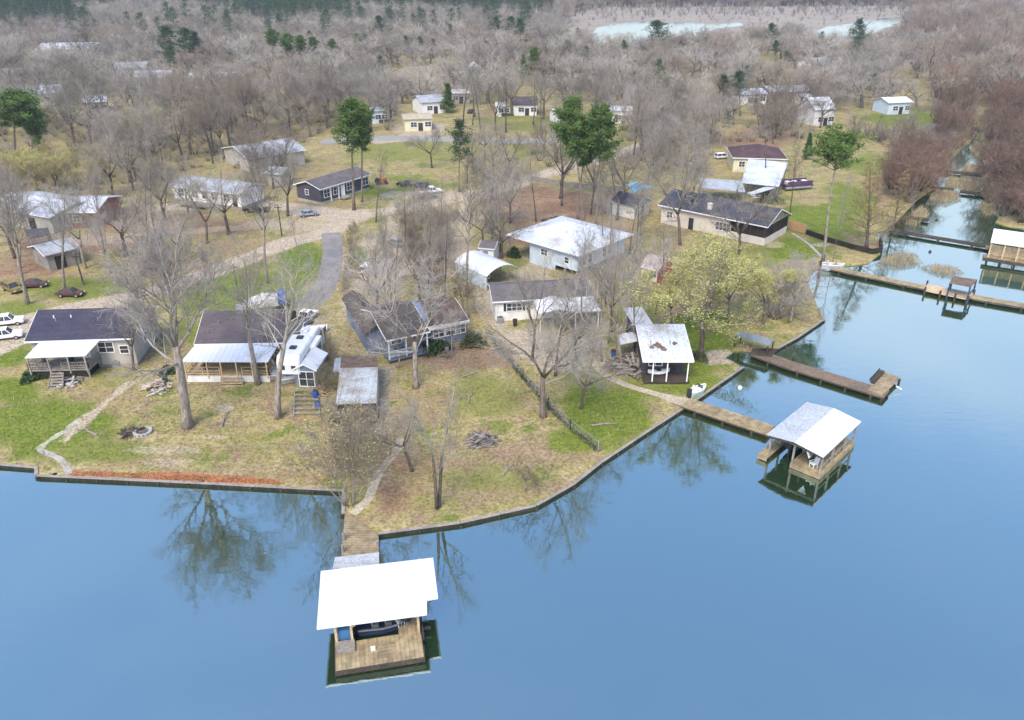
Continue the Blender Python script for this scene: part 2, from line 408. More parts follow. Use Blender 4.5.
class Proto:
    """meshes of one grown tree, shared by its copies"""
    def __init__(s, g, Ht, bark, twig, leaf=None, nm='tree'):
        s.h = Ht
        s.tr = g.tr.mesh(nm+'_trunk', bark); s.cr = g.cr.mesh(nm+'_crown', twig) if g.cr.v else None
        s.lf = g.lf.mesh(nm+'_leaves', leaf) if g.lf.v and leaf else None
        for me in (s.tr, s.cr):
            if me: me.polygons.foreach_set('use_smooth', [True]*len(me.polygons))
def plant(P, name, label, cat, base, height, rz=0, lean=(0,0), wf=1.0, group=None):
    o = thing(name, label, cat, base, 0, group)
    k = height/P.h
    k *= math.hypot(1, lean[0])
    rot = Matrix.Rotation(math.atan(lean[0]), 4, 'Y') @ Matrix.Rotation(rz, 4, 'Z') @ Matrix.Diagonal((k*wf, k*wf, k, 1))
    for nm, me in (('trunk', P.tr), ('crown', P.cr), ('foliage', P.lf)):
        if not me: continue
        c = bpy.data.objects.new(nm, me); c.parent = o; link(c)
        c.matrix_local = rot
    return o
def tree_px(P, name, label, cat, bx, by, tx, ty, wf=1.0, rz=None, group=None, z=GZ):
    b = at(bx, by, z); t = at_y(tx, ty, b.y)
    h = t.z-z
    rz = rng.uniform(0, 6.28) if rz is None else rz
    return plant(P, name, label, cat, b, h, rz, ((t.x-b.x)/h, 0), wf, group)
rng = random.Random(7)
T = {}
T['oak'] = [Proto(bare(s, 17, 'oak', n=(7,7,6,5), rad=.36, limb_ang=(20,60)), 17, M['bark'], M['twig'], nm='oak') for s in (11,12,13,14)]
T['oak_big'] = [Proto(bare(21, 20, 'oak', rad=.44, limbr=.34, n=(9,7,6,6), fork=.42, limb_ang=(12,40), ang=(24,54), up=.09), 20, M['bark_pale'], M['twig_pale'], nm='big_oak')]
T['tall'] = [Proto(bare(s, 18, 'tall', n=(5,6,6,5), rad=.23, limbs=18), 18, M['bark'], M['twig'], nm='tall_tree') for s in (31,32,33)]
T['trunky'] = [Proto(bare(s, 18, 'tall', n=(5,6,6,5), rad=.36, limbs=20, lo=.45, limb=.30), 18, M['bark_pale'], M['twig'], nm='trunky_tree') for s in (35,36)]
T['pale'] = [Proto(bare(s, 14, 'oak', n=(7,7,6,5), rad=.22, ang=(24,58), up=.09), 14, M['bark_pale'], M['twig_pale'], nm='pale_tree') for s in (41,42)]
T['red'] = [Proto(bare(s, 13, 'tall', n=(5,6,5,5), rad=.18, lo=.2), 13, M['bark'], M['twig_red'], nm='red_tree') for s in (51,52)]
T['tan'] = [Proto(bare(s, 13, 'oak', n=(7,6,6,5), rad=.2), 13, M['bark'], M['twig_tan'], nm='tan_tree') for s in (55,56)]
T['bud'] = [Proto(bare(s, 12, 'oak', n=(6,6,6,5), rad=.2, leaf=.95, lsize=.13, lnum=2), 12, M['bark'], M['twig_tan'], M['bud'], nm='bud_tree') for s in (61,62)]
T['budochre'] = [Proto(bare(s, 12, 'oak', n=(6,6,6,5), rad=.2, leaf=.6, lsize=.15, lnum=1), 12, M['bark'], M['twig_tan'], M['bud_ochre'], nm='ochre_tree') for s in (63,64)]
T['budgreen'] = [Proto(bare(65, 14, 'oak', n=(6,7,6,5), rad=.24, leaf=.8, lsize=.14, lnum=1, ang=(24,60)), 14, M['bark'], M['twig_tan'], M['bud_green'], nm='fresh_tree')]
T['cypress'] = [Proto(bare(71, 15, 'cone', n=(6,5,6,5), rad=.26, leaf=.35, lsize=.12, lnum=1, up=.0, ratio=.5), 15, M['bark'], M['twig_brown'], M['bud_tan'], nm='cypress')]
T['vase'] = [Proto(bare(s, 7, 'vase', n=(5,6,5,5), rad=.2), 7, M['bark'], M['twig'], nm='multi_stem') for s in (81,82)]
T['brush'] = [Proto(bare(s, 5, 'vase', n=(5,5,6,5), rad=.09, stems=8), 5, M['bark'], M['twig_red'], nm='brush') for s in (85,86)]
T['brush_pale'] = [Proto(bare(88, 5, 'vase', n=(5,6,6,5), rad=.10, stems=7), 5, M['bark_pale'], M['twig_pale'], nm='pale_brush')]
T['brush_olive'] = [Proto(bare(89, 5, 'vase', n=(5,6,6,5), rad=.065, stems=8, leaf=.14, lsize=.09, lnum=1), 5, M['bark_pale'], M['twig_tan'], M['bud'], nm='olive_brush')]
T['weep'] = [Proto(bare(91, 6, 'oak', n=(5,5,4,4), rad=.10, up=-.12, ang=(40,80)), 6, M['bark_pale'], M['twig_red'], nm='weeping_tree')]
T['twin'] = [Proto(bare(95, 12, 'vase', n=(5,5,6,5), rad=.36, stems=2, up=.1, spread=(2,5)), 12, M['bark'], M['twig'], nm='twin_stem')]
T['pine'] = [Proto(pine(s, 20, csize=.8), 20, M['bark_pine'], M['bark_pine'], M['needle'], 'pine') for s in (101,102,103)]
T['pine_wide'] = [Proto(pine(s, 20, .40, .25, 50, csize=.95, ncl=6), 20, M['bark_pine'], M['bark_pine'], M['needle'], 'wide_pine') for s in (105,106)]
T['pine_flat'] = [Proto(pine(107, 20, .24, .24, 46, csize=.8), 20, M['bark_pale'], M['bark_pine'], M['needle'], 'flat_pine')]
T['pine_young'] = [Proto(pine(s, 12, .9, .22, 60, young=True, csize=.6), 12, M['bark_pine'], M['bark_pine'], M['needle'], 'young_pine') for s in (111,)]
T['pine_dark'] = [Proto(pine(s, 18, .55, .22, 38, ncl=4, leaves=20, csize=1.0), 18, M['bark_pine'], M['bark_pine'], M['needle_dark'], 'dark_pine') for s in (121,122)]
# ------------------------------------------------------------------ shoreline, water, land
SHORE_PX = [(-420,452),(-60,462),(0,464),(38,467),(38,475),(190,482),(345,490),(345,514),(378,533),
 (460,522),(535,505),(572,484),(600,462),(645,432),(690,403),(742,367),(733,361),(722,357),(735,349),(754,350),(770,352),(797,337),(822,320),
 (818,308),(812,292),(806,278),(815,268),(832,266),(852,264),(868,262),(881,252),(880,240),(874,232),(886,228),(897,220),(908,208),(918,198),(926,192),(938,186),(930,178),(938,172),(934,167),(950,163),
 (946,154),(958,150),(962,143),(972,139),(968,131),(974,124),(972,112),(979,112),(981,122),(986,128),(980,136),(984,144),(990,149),(983,158),(986,166),(994,172),(988,180),(998,190),(992,196),(986,203),(990,210),(1000,216),(996,221),(1008,225),(1030,228),(1080,240),(1200,262)]
shore = [at(*p) for p in SHORE_PX]
water_poly = [(p.x, p.y) for p in shore] + [(900, shore[-1].y), (900,-600), (-900,-600), (-900, shore[0].y)]
# far bayou: two open pools in a pale marsh
def wp(pts): return [tuple(at(*p)[:2]) for p in pts]
pools = [wp([(588,37),(598,27),(612,24),(640,21),(660,23),(684,22),(712,24),(740,22),(744,25),(716,28),(708,33),(690,36),(676,42),(652,41),(640,45),(618,43),(604,46)]),
         wp([(806,46),(818,36),(812,32),(830,26),(846,24),(862,20),(884,18),(900,20),(890,25),(878,31),(868,34),(862,41),(846,42),(832,47),(818,50)])]
def sdist(X, Y, poly):
    """signed distance to a polygon, negative inside"""
    P = np.array(poly); Q = np.roll(P, -1, 0)
    d2 = np.full(X.shape, 1e18); ins = np.zeros(X.shape, bool)
    for (ax,ay),(bx,by) in zip(P, Q):
        ex, ey = bx-ax, by-ay; L = ex*ex+ey*ey+1e-12
        t = np.clip(((X-ax)*ex+(Y-ay)*ey)/L, 0, 1)
        d2 = np.minimum(d2, (X-ax-t*ex)**2+(Y-ay-t*ey)**2)
        c = (ay > Y) != (by > Y)
        xi = ax+(Y-ay)*ex/(ey if abs(ey) > 1e-12 else 1e-12)
        ins ^= c & (X < xi)
    d = np.sqrt(d2); return np.where(ins, -d, d)
def pdist(X, Y, line):
    d2 = np.full(X.shape, 1e18)
    for (ax,ay),(bx,by) in zip(line[:-1], line[1:]):
        ex, ey = bx-ax, by-ay; L = ex*ex+ey*ey+1e-12
        t = np.clip(((X-ax)*ex+(Y-ay)*ey)/L, 0, 1)
        d2 = np.minimum(d2, (X-ax-t*ex)**2+(Y-ay-t*ey)**2)
    return np.sqrt(d2)
def grow_axis(a, b, step, far_lo, far_hi, g):
    c = list(np.arange(a, b, step)); s = step; x = c[-1]
    while x < far_hi: s *= g; x += s; c.append(x)
    s = step; x = a; lo = []
    while x > far_lo: s *= g; x -= s; lo.append(x)
    return np.array(lo[::-1]+c)
xs = grow_axis(-85, 100, .55, -3600, 3600, 1.035)
ys = grow_axis(42, 175, .55, 34, 5200, 1.018)
X, Y = np.meshgrid(xs, ys); nx, ny = len(xs), len(ys)
# nearest shore points: pull the grid onto the line so that the bank has a clean edge
S = np.array(water_poly); S2 = np.roll(S, -1, 0)
best = np.full(X.shape, 1e18); PX = X.copy(); PY = Y.copy()
for (ax,ay),(bx,by) in zip(S, S2):
    ex, ey = bx-ax, by-ay; L = ex*ex+ey*ey+1e-12
    t = np.clip(((X-ax)*ex+(Y-ay)*ey)/L, 0, 1); qx, qy = ax+t*ex, ay+t*ey
    d = (X-qx)**2+(Y-qy)**2; k = d < best
    best = np.where(k, d, best); PX = np.where(k, qx, PX); PY = np.where(k, qy, PY)
sd = sdist(X, Y, water_poly)
cell = np.maximum(np.gradient(X, axis=1), np.gradient(Y, axis=0))
snap = np.abs(sd) < .62*np.minimum(cell, 2.5)
X = np.where(snap, PX, X); Y = np.where(snap, PY, Y); sd = np.where(snap, 0, sd)
Z = np.where(sd >= 0, GZ, -1.6)
for p in pools:
    q = sdist(X, Y, p); Z = np.where(q < 0, -.6, Z)
# screen-free masks: each patch is a place on the ground, given where the photograph shows it
dz = GZ-CZ
fden = Y*cP-dz*sP
U = 512+X/fden*F; V = 360-(Y*sP+dz*cP)/fden*F
rn = np.random.RandomState(3)
def vnoise(sc_, seed):
    r_ = np.random.RandomState(seed); G = r_.rand(256, 256)
    gx, gy = X/sc_, Y/sc_; ix, iy = np.floor(gx).astype(int), np.floor(gy).astype(int); fx, fy = gx-ix, gy-iy
    fx = fx*fx*(3-2*fx); fy = fy*fy*(3-2*fy)
    g = lambda a, b: G[a % 256, b % 256]
    return (g(ix,iy)*(1-fx)+g(ix+1,iy)*fx)*(1-fy)+(g(ix,iy+1)*(1-fx)+g(ix+1,iy+1)*fx)*fy
wob = (vnoise(3.5,1)-.5)*.6+(vnoise(1.2,2)-.5)*.4+(vnoise(9,5)-.5)*.5
def blobs(lst):
    m = np.zeros(X.shape)
    for (cx,cy,rx,ry,s) in lst:
        d = np.sqrt(((U-cx)/rx)**2+((V-cy)/ry)**2)
        m = np.maximum(m, s*np.clip((1.25-d+wob*.9)/.6, 0, 1))
    return m
GREEN = [(30,425,85,28,.85),(15,392,32,14,.85),(105,452,60,12,.6),(110,375,30,12,.35),(75,288,75,13,.6),(20,308,30,9,.6),(262,290,58,26,.95),(300,265,26,22,.9),(215,300,45,22,.7),(190,330,20,14,.6),
 (345,190,58,9,.85),(415,185,34,10,.65),(440,152,75,15,.45),(372,218,30,5,.5),(480,395,42,22,.5),(500,385,30,10,.4),(605,415,42,30,.9),(572,440,26,12,.75),(640,385,24,14,.55),(585,378,30,14,.5),
 (705,340,40,30,.85),(690,385,35,14,.7),(815,222,45,20,1.0),(802,250,34,12,1.0),(850,205,30,22,.7),(905,120,42,12,1.0),(540,124,55,10,.5),(520,150,30,10,.5),(490,478,60,16,.4),(430,500,60,8,.35),(250,352,40,10,.4),(0,352,30,16,.9),
 (520,265,24,10,.5),(640,310,26,18,.45),(362,255,16,10,.8),(870,165,40,14,.6),(600,150,30,14,.5),(390,150,40,16,.5),(770,345,30,8,.3),(495,312,8,22,.6),(280,440,60,14,.3),(20,195,60,18,.25),(410,237,14,8,.6),(750,260,40,14,.5),
 (60,340,28,12,.3),(500,182,22,9,.4),(700,220,20,6,.4)]
DIRT = [(430,400,40,30,.42),(440,470,60,22,.5),(540,450,50,22,.45),(470,358,60,14,.7),(520,400,30,18,.35),(300,410,30,20,.4),(130,460,40,10,.5),(110,400,40,16,.4),(250,250,60,14,.5),(180,262,50,12,.5),(140,222,72,14,1.0),(95,245,85,13,.8),(30,268,50,16,.8),(545,205,70,20,.9),(600,240,50,22,.7),(660,292,45,22,.85),(430,330,50,14,.7),(470,270,70,26,.5),(450,492,80,14,.55),(395,440,22,40,.6),(520,452,48,16,.6),(395,500,36,20,.8),
 (480,440,20,9,.7),(455,360,60,10,.5),(540,230,40,16,.9),(700,300,30,16,.6),(230,475,140,7,.5),(200,455,90,10,.35),(340,440,30,60,.45),(760,140,40,14,.7),(880,190,16,20,.6),(740,355,25,10,.6),(215,228,60,9,.6),(500,360,20,8,.5),(660,275,30,14,.5),
 (560,490,80,8,.5),(510,140,50,12,.3),(330,175,30,20,.4),(620,200,40,14,.6),(520,110,40,6,.7),(860,60,90,6,.6),(700,155,80,20,.3),(430,90,30,6,.6)]
SAND = [(560,350,52,22,1.0),(500,322,16,24,.8),(520,335,30,12,.9),(590,330,20,14,.6),(600,360,40,10,.6),(455,262,30,26,.6),(400,250,42,18,.75),(545,258,26,10,.6),(535,272,22,8,.6),(165,450,40,6,.5),(225,407,9,4,.8),(215,437,14,3,.6),(165,462,34,6,.5),(722,357,22,8,.8),(255,203,28,5,.9),(330,215,50,7,.8),(300,225,50,8,.6),
 (440,195,60,5,.7),(90,240,50,7,.5),(110,325,30,5,.5),(30,330,30,7,.6),(420,130,30,8,.7),(395,270,26,10,.6),(320,330,22,16,.5),(340,340,10,40,.35),(470,215,24,14,.5),(650,265,30,8,.5),(555,290,20,6,.5),(900,60,60,8,.4),(775,245,10,4,.5),(820,245,12,3,.6)]
TRACKS = [([(-60,372),(0,347),(38,318),(76,308),(132,297),(162,288),(203,275),(254,256),(291,241),(324,234),(345,222)],2.6,.95),
          ([(150,208),(200,206),(262,203),(300,208),(336,213),(372,213),(418,207),(456,198),(494,192),(530,179),(567,168),(600,160),(640,146)],2.8,1.0),
          ([(395,205),(392,225),(383,250),(372,270),(352,290)],2.0,.6),([(60,245),(120,236),(180,232),(260,226),(330,218)],1.8,.5),
          ([(345,250),(346,280),(350,310),(362,335),(376,345)],1.3,.55),([(470,200),(460,225),(462,255),(478,285),(495,320),(530,352)],2.2,.6),
          ([(130,383),(110,400),(85,420),(65,440)],.55,.75),([(300,310),(285,320),(272,316)],1.6,.5),([(382,370),(386,400),(384,430)],1.2,.6),
          ([(415,131),(400,140),(380,142)],3,.7)]
STREET = [([(330,141),(373,138),(440,139),(500,141),(545,141),(600,136)],3.2,1.0)]
g_ = blobs(GREEN); d_ = blobs(DIRT); s_ = blobs(SAND)
for pts, w, st in TRACKS:
    d = pdist(X, Y, wp(pts)); s_ = np.maximum(s_, st*np.clip((w*1.15-d+wob*1.3)/(w*.55), 0, 1))
a_ = np.zeros(X.shape)
for pts, w, st in STREET:
    d = pdist(X, Y, wp(pts)); a_ = np.maximum(a_, st*np.clip((w-d+wob*.7)/.8, 0, 1))
wild = np.clip((sdist(X, Y, wp([(-900,190),(-900,1),(1900,1),(1900,230),(1000,222),(985,190),(930,200),(880,165),(840,130),(640,130),(560,100),(400,100),(300,150),(180,165),(100,195)]))*-1+wob*20)/12, 0, 1)
d_ = np.maximum(d_, .25*wild*(1-g_)*(1-s_))
clay = np.clip((.35-sdist(X, Y, wp([(72,470),(180,474),(276,479.5),(278,485),(190,481.5),(72,476.5)]))+wob*.9)/.6, 0, 1)
marsh = np.clip((10-sdist(X, Y, wp([(530,24),(545,6),(760,2),(920,1),(1100,30),(1400,40),(1100,50),(900,48),(860,40),(760,32),(700,42),(610,48),(560,34)]))+wob*20)/14, 0, 1)
reed_m = np.clip((.5-sdist(X, Y, wp([(918,176),(936,170),(975,166),(984,150),(1010,190),(1010,220),(992,216),(990,190),(960,176)]))+wob*1.5)/1.5, 0, 1)
marsh = np.maximum(marsh, reed_m)
V3 = np.stack([X,Y,Z], -1).reshape(-1,3).astype(np.float32)
idx = np.arange(nx*ny).reshape(ny, nx)
quads = np.stack([idx[:-1,:-1], idx[:-1,1:], idx[1:,1:], idx[1:,:-1]], -1).reshape(-1,4)
me = bpy.data.meshes.new('ground')
me.vertices.add(len(V3)); me.vertices.foreach_set('co', V3.ravel())
me.loops.add(quads.size); me.loops.foreach_set('vertex_index', quads.ravel().astype(np.int32))
me.polygons.add(len(quads)); me.polygons.foreach_set('loop_start', np.arange(0, quads.size, 4, dtype=np.int32))
me.update(calc_edges=True)
for nm, arr in (('lush',g_),('soil',d_),('sand',s_),('paved',a_),('clay',clay),('marsh',marsh)):
    at_ = me.attributes.new(nm, 'FLOAT', 'POINT'); at_.data.foreach_set('value', arr.ravel().astype(np.float32))
ground = link(bpy.data.objects.new('ground', me)); tag(ground, kind='structure')
def ground_mat():
    m, nt, bs = newmat('ground_cover')
    geo = N(nt, 'ShaderNodeNewGeometry'); co = geo.outputs['Position']
    def A(nm):
        n = N(nt, 'ShaderNodeAttribute', attribute_name=nm); return n.outputs['Fac']
    n1, n2, n3, n4 = noise(nt, co, .12, 6, .65), noise(nt, co, .7, 5, .7), noise(nt, co, 3.2, 4, .7), noise(nt, co, .035, 4)
    def edge(att, amt=.5):     # roughen a patch's outline with the fine noise
        a = N(nt, 'ShaderNodeMath', operation='MULTIPLY_ADD'); nt.links.new(n2, a.inputs[0]); a.inputs[1].default_value = amt
        nt.links.new(att, a.inputs[2])
        b = N(nt, 'ShaderNodeMath', operation='MULTIPLY_ADD'); nt.links.new(n3, b.inputs[0]); b.inputs[1].default_value = amt*.8
        nt.links.new(a.outputs[0], b.inputs[2]); return b.outputs[0]
    dry = mixc(nt, ramp(nt, n1, .35, .65), (.30,.245,.105), (.225,.20,.075))
    dry = mixc(nt, ramp(nt, n2, .42, .68), dry, (.36,.295,.155))
    dry = mixc(nt, ramp(nt, noise(nt, co, .33, 5, .7), .50, .64), dry, (.25,.175,.115))
    dry = mixc(nt, ramp(nt, noise(nt, co, .23, 4, .7), .54, .66), dry, (.155,.18,.045))
    lush = mixc(nt, ramp(nt, n2, .3, .7), (.10,.145,.018), (.165,.19,.035))
    soil = mixc(nt, ramp(nt, n2, .35, .65), (.25,.15,.09), (.185,.12,.08))
    soil = mixc(nt, ramp(nt, n1, .4, .66), soil, (.30,.215,.135))
    sand = mixc(nt, ramp(nt, n2, .3, .7), (.44,.365,.27), (.35,.285,.205))
    pav = mixc(nt, ramp(nt, n2, .3, .7), (.30,.285,.27), (.25,.24,.225))
    clayc = mixc(nt, ramp(nt, n2, .3, .7), (.34,.115,.055), (.30,.155,.08))
    mar = mixc(nt, ramp(nt, n4, .35, .65), (.25,.215,.185), (.30,.26,.20))
    c = mixc(nt, ramp(nt, edge(A('soil')), .62, 1.3), dry, soil)
    c = mixc(nt, ramp(nt, edge(A('lush'), .7), .72, 1.45), c, lush)
    c = mixc(nt, ramp(nt, edge(A('sand')), .62, 1.3), c, sand)
    c = mixc(nt, ramp(nt, edge(A('paved'), .2), .45, .8), c, pav)
    c = mixc(nt, ramp(nt, edge(A('clay')), .75, 1.1), c, clayc)
    c = mixc(nt, A('marsh'), c, mar)
    # tufts, straw and leaves too small to model: a salt-and-pepper grain
    c = mixc(nt, ramp(nt, n3, .35, .65), mixc(nt, 1.0, c, (.66,.66,.66), 'MULTIPLY'), mixc(nt, 1.0, c, (1.25,1.25,1.25), 'MULTIPLY'))
    n5 = noise(nt, co, 9, 3, .8)
    c = mixc(nt, ramp(nt, n5, .58, .72), c, mixc(nt, 1.0, c, (.55,.52,.5), 'MULTIPLY'))
    nt.links.new(c, bs.inputs['Base Color']); bs.inputs['Roughness'].default_value = .95; bs.inputs['Specular IOR Level'].default_value = .1
    b = N(nt, 'ShaderNodeBump', Strength=.6, Distance=.12); nt.links.new(n3, b.inputs['Height']); nt.links.new(b.outputs[0], bs.inputs['Normal'])
    return m
me.materials.append(ground_mat())
# water: one sheet under everything
def water_mat():
    m, nt, bs = newmat('lake_water')
    geo = N(nt, 'ShaderNodeNewGeometry'); co = geo.outputs['Position']
    n1 = noise(nt, co, .05, 3)
    nt.links.new(mixc(nt, n1, WATER_C1, WATER_C2), bs.inputs['Base Color'])
    bs.inputs['Roughness'].default_value = .04; bs.inputs['IOR'].default_value = WATER_IOR
    bs.inputs['Specular IOR Level'].default_value = .5
    bs.inputs['Specular Tint'].default_value = (.86,.98,1,1)
    mp = N(nt, 'ShaderNodeMapping'); mp.inputs['Scale'].default_value = (1, 2.2, 1); nt.links.new(co, mp.inputs['Vector'])
    n2 = noise(nt, mp.outputs[0], .5, 3)
    b = N(nt, 'ShaderNodeBump', Strength=.14, Distance=.06); nt.links.new(n2, b.inputs['Height']); nt.links.new(b.outputs[0], bs.inputs['Normal'])
    return m
WATER_C1, WATER_C2, WATER_IOR = (.014,.037,.012), (.018,.043,.015), 5.6
w = MB(); w.add([(-3500,-500,0),(3500,-500,0),(3500,5000,0),(-3500,5000,0)], [(0,1,2,3)])
tag(w.build('lake_water', water_mat()), kind='structure')

# ------------------------------------------------------------------ bulkheads along the shore
def bulkhead(label, pts, ztop=GZ+.03, th=.2, cap=True):
    P = [at(*p) for p in pts]; c = P[0]
    o = thing('bulkhead', label, 'retaining wall', (c.x,c.y,0), 0, 'timber bulkheads holding the bank')
    mb = MB(); cp = MB(); ps = MB()
    for a, b in zip(P[:-1], P[1:]):
        a2, b2 = a-c, b-c; d = (b2-a2); d.z = 0; L = d.length; d.normalize()
        n = Vector((d.y,-d.x,0))            # towards the water for a bank walked left to right
        off = n*(th/2+.03)
        mb.bar((a2+off).to_2d().to_3d()+Vector((0,0,(ztop-1.7)/2)), (b2+off).to_2d().to_3d()+Vector((0,0,(ztop-1.7)/2)), th, ztop+1.7)
        cp.bar((a2+off*1.05).to_2d().to_3d()+Vector((0,0,ztop+.035)), (b2+off*1.05).to_2d().to_3d()+Vector((0,0,ztop+.025)), th+.1, .05)
        k = int(L/2.4)
        for i in range(k+1):
            p = a2+d*(L*i/max(k,1))+n*(th+.12)
            ps.cyl((p.x,p.y), .1, -1.5, ztop-.1, 7)
    mb.build('board_wall', M['bulkhead'], o); cp.build('cap', M['wood_grey'], o); ps.build('pilings', M['wood_dark'], o)
    return o
bulkhead('dark timber bulkhead along the left lawn below the red clay strip', [(-420,452),(-60,462),(0,464),(38,467),(38,475),(190,482),(345,490),(345,514)])
bulkhead('dark timber bulkhead bending around the central point beside the front pier', [(378,533),(460,522),(535,505),(572,484),(600,462),(645,432),(690,403)])
bulkhead('short timber bulkhead beside the white kayak cabin between two docks', [(690,403),(742,367)])
bulkhead('timber bulkhead under the pale willow beside the L-shaped dock', [(770,352),(797,337),(822,320),(818,308)])

# ------------------------------------------------------------------ paths and the paved drive
def strip(name, pts, w, mat, zoff, jag=.0, sub=4, widths=None):
    P = [at(*p) for p in pts]; Q = []
    W = widths or [w]*len(P); WW = []
    for i in range(len(P)-1):        # Catmull-Rom
        p0, p1, p2, p3 = P[max(i-1,0)], P[i], P[i+1], P[min(i+2,len(P)-1)]
        for k in range(sub):
            t = k/sub
            Q.append(.5*((2*p1)+(p2-p0)*t+(2*p0-5*p1+4*p2-p3)*t*t+(3*p1-p0-3*p2+p3)*t**3)); WW.append(W[i]*(1-t)+W[i+1]*t)
    Q.append(P[-1]); WW.append(W[-1])
    mb = MB(); vs = []
    for i, q in enumerate(Q):
        d = Q[min(i+1,len(Q)-1)]-Q[max(i-1,0)]; d.normalize(); n = Vector((d.y,-d.x,0))
        for sgn in (-1,1):
            p = q+n*sgn*(WW[i]/2+rng.uniform(-jag,jag)); vs.append((p.x,p.y,GZ+zoff))
    mb.add(vs, [(2*i,2*i+1,2*i+3,2*i+2) for i in range(len(Q)-1)])
    return tag(mb.build(name, mat), kind='structure')
strip('driveway', [(331,233),(333,250),(331,268),(325,285),(317,297),(303,307)], 3, pmat('worn_asphalt', (.185,.172,.165), (.25,.23,.21), .3, .9, fine=4), .012, .12, widths=[3.3,3.3,3.3,3.4,3.8,3.2])
strip('path', [(352,514),(361,507),(370,496),(374,484),(379,473),(388,461),(397,450),(401,438)], .8, M['path_sand'], .014, .05)
strip('path', [(594,364),(602,372),(614,380),(635,388),(660,395),(676,400),(690,402)], 1.1, M['path_sand'], .014, .04, widths=[.6,.9,1,1,1.1,1.6,2.2])
strip('path', [(69,474),(66,466),(58,458),(44,452),(39,449)], .6, M['concrete'], .014, .04)
strip('path', [(39,449),(50,440),(66,430),(80,418)], .6, pmat('mossy_concrete', (.40,.38,.29), (.33,.32,.22), .8, .9, fine=5), .010, .12)
strip('path', [(792,233),(810,245),(826,262)], .5, M['concrete'], .014, .03)
# ------------------------------------------------------------------ buildings
EXC = []                                  # (x, y, r) kept free of scattered trees
def frame(A, B, z):
    a, b = at(A[0],A[1],GZ+z), at(B[0],B[1],GZ+z)
    d = b-a; return Vector((a.x,a.y,GZ)), math.atan2(d.y,d.x), d.length
def to_local(root, mb):
    Mi = (Matrix.Translation(root.location) @ Matrix.Rotation(root.rotation_euler.z, 4, 'Z')).inverted()
    mb.v = [tuple(Mi @ Vector(v)) for v in mb.v]; return mb
def wpart(root, mb, name, mat): return to_local(root, mb).build(name, mat, root)
def place(o, off):
    o.location = (off[0], off[1], 0); o.rotation_euler = (0,0,off[2]); return o
def add_window(root, side, x0, w, z0, h, lim, off=(0,0,0), mull=1, shutters=None, name='window'):
    """side F/B/L/R of the wall box lim=(xa,xb,ya,yb); x0 = left edge along that wall"""
    xa,xb,ya,yb = lim
    p = MB(); f = MB()
    def bx(mb, u0,u1,z_0,z_1,d0,d1):
        if side == 'F': mb.box(xa+u0,xa+u1,ya-d1,ya-d0,z_0,z_1)
        elif side == 'B': mb.box(xa+u0,xa+u1,yb+d0,yb+d1,z_0,z_1)
        elif side == 'R': mb.box(xb+d0,xb+d1,ya+u0,ya+u1,z_0,z_1)
        else: mb.box(xa-d1,xa-d0,ya+u0,ya+u1,z_0,z_1)
    bx(p, x0,x0+w,z0,z0+h,.004,.03)
    t = .09
    bx(f,x0-t,x0,z0-t,z0+h+t,.005,.07); bx(f,x0+w,x0+w+t,z0-t,z0+h+t,.005,.07)
    bx(f,x0,x0+w,z0-t,z0,.005,.07); bx(f,x0,x0+w,z0+h,z0+h+t,.005,.07)
    for i in range(mull):
        u = x0+w*(i+1)/(mull+1); bx(f,u-.03,u+.03,z0,z0+h,.032,.06)
    bx(f,x0,x0+w,z0+h/2-.025,z0+h/2+.025,.032,.055)
    o = p.build(name, M['glass'], root); place(o, off)
    fr = f.build('frame', M['trim_white'], o)
    if shutters:
        s = MB(); bx(s,x0-t-.34,x0-t-.02,z0-.03,z0+h+.03,.005,.05); bx(s,x0+w+t+.02,x0+w+t+.34,z0-.03,z0+h+.03,.005,.05)
        s.build('shutters', shutters, o)
    return o
def add_door(root, side, x0, w, h, lim, z0=0, off=(0,0,0), mat=None):
    xa,xb,ya,yb = lim; p = MB(); k = MB()
    if side == 'F': p.box(xa+x0,xa+x0+w,ya-.06,ya-.004,z0,z0+h); k.box(xa+x0+w-.14,xa+x0+w-.07,ya-.11,ya-.061,z0+1,z0+1.1)
    elif side == 'R': p.box(xb+.004,xb+.06,ya+x0,ya+x0+w,z0,z0+h); k.box(xb+.061,xb+.11,ya+x0+w-.14,ya+x0+w-.07,z0+1,z0+1.1)
    else: p.box(xa-.06,xa-.004,ya+x0,ya+x0+w,z0,z0+h); k.box(xa-.11,xa-.061,ya+x0+.07,ya+x0+.14,z0+1,z0+1.1)
    o = p.build('door', mat or M['trim_white'], root); place(o, off); k.build('handle', M['steel'], o); return o
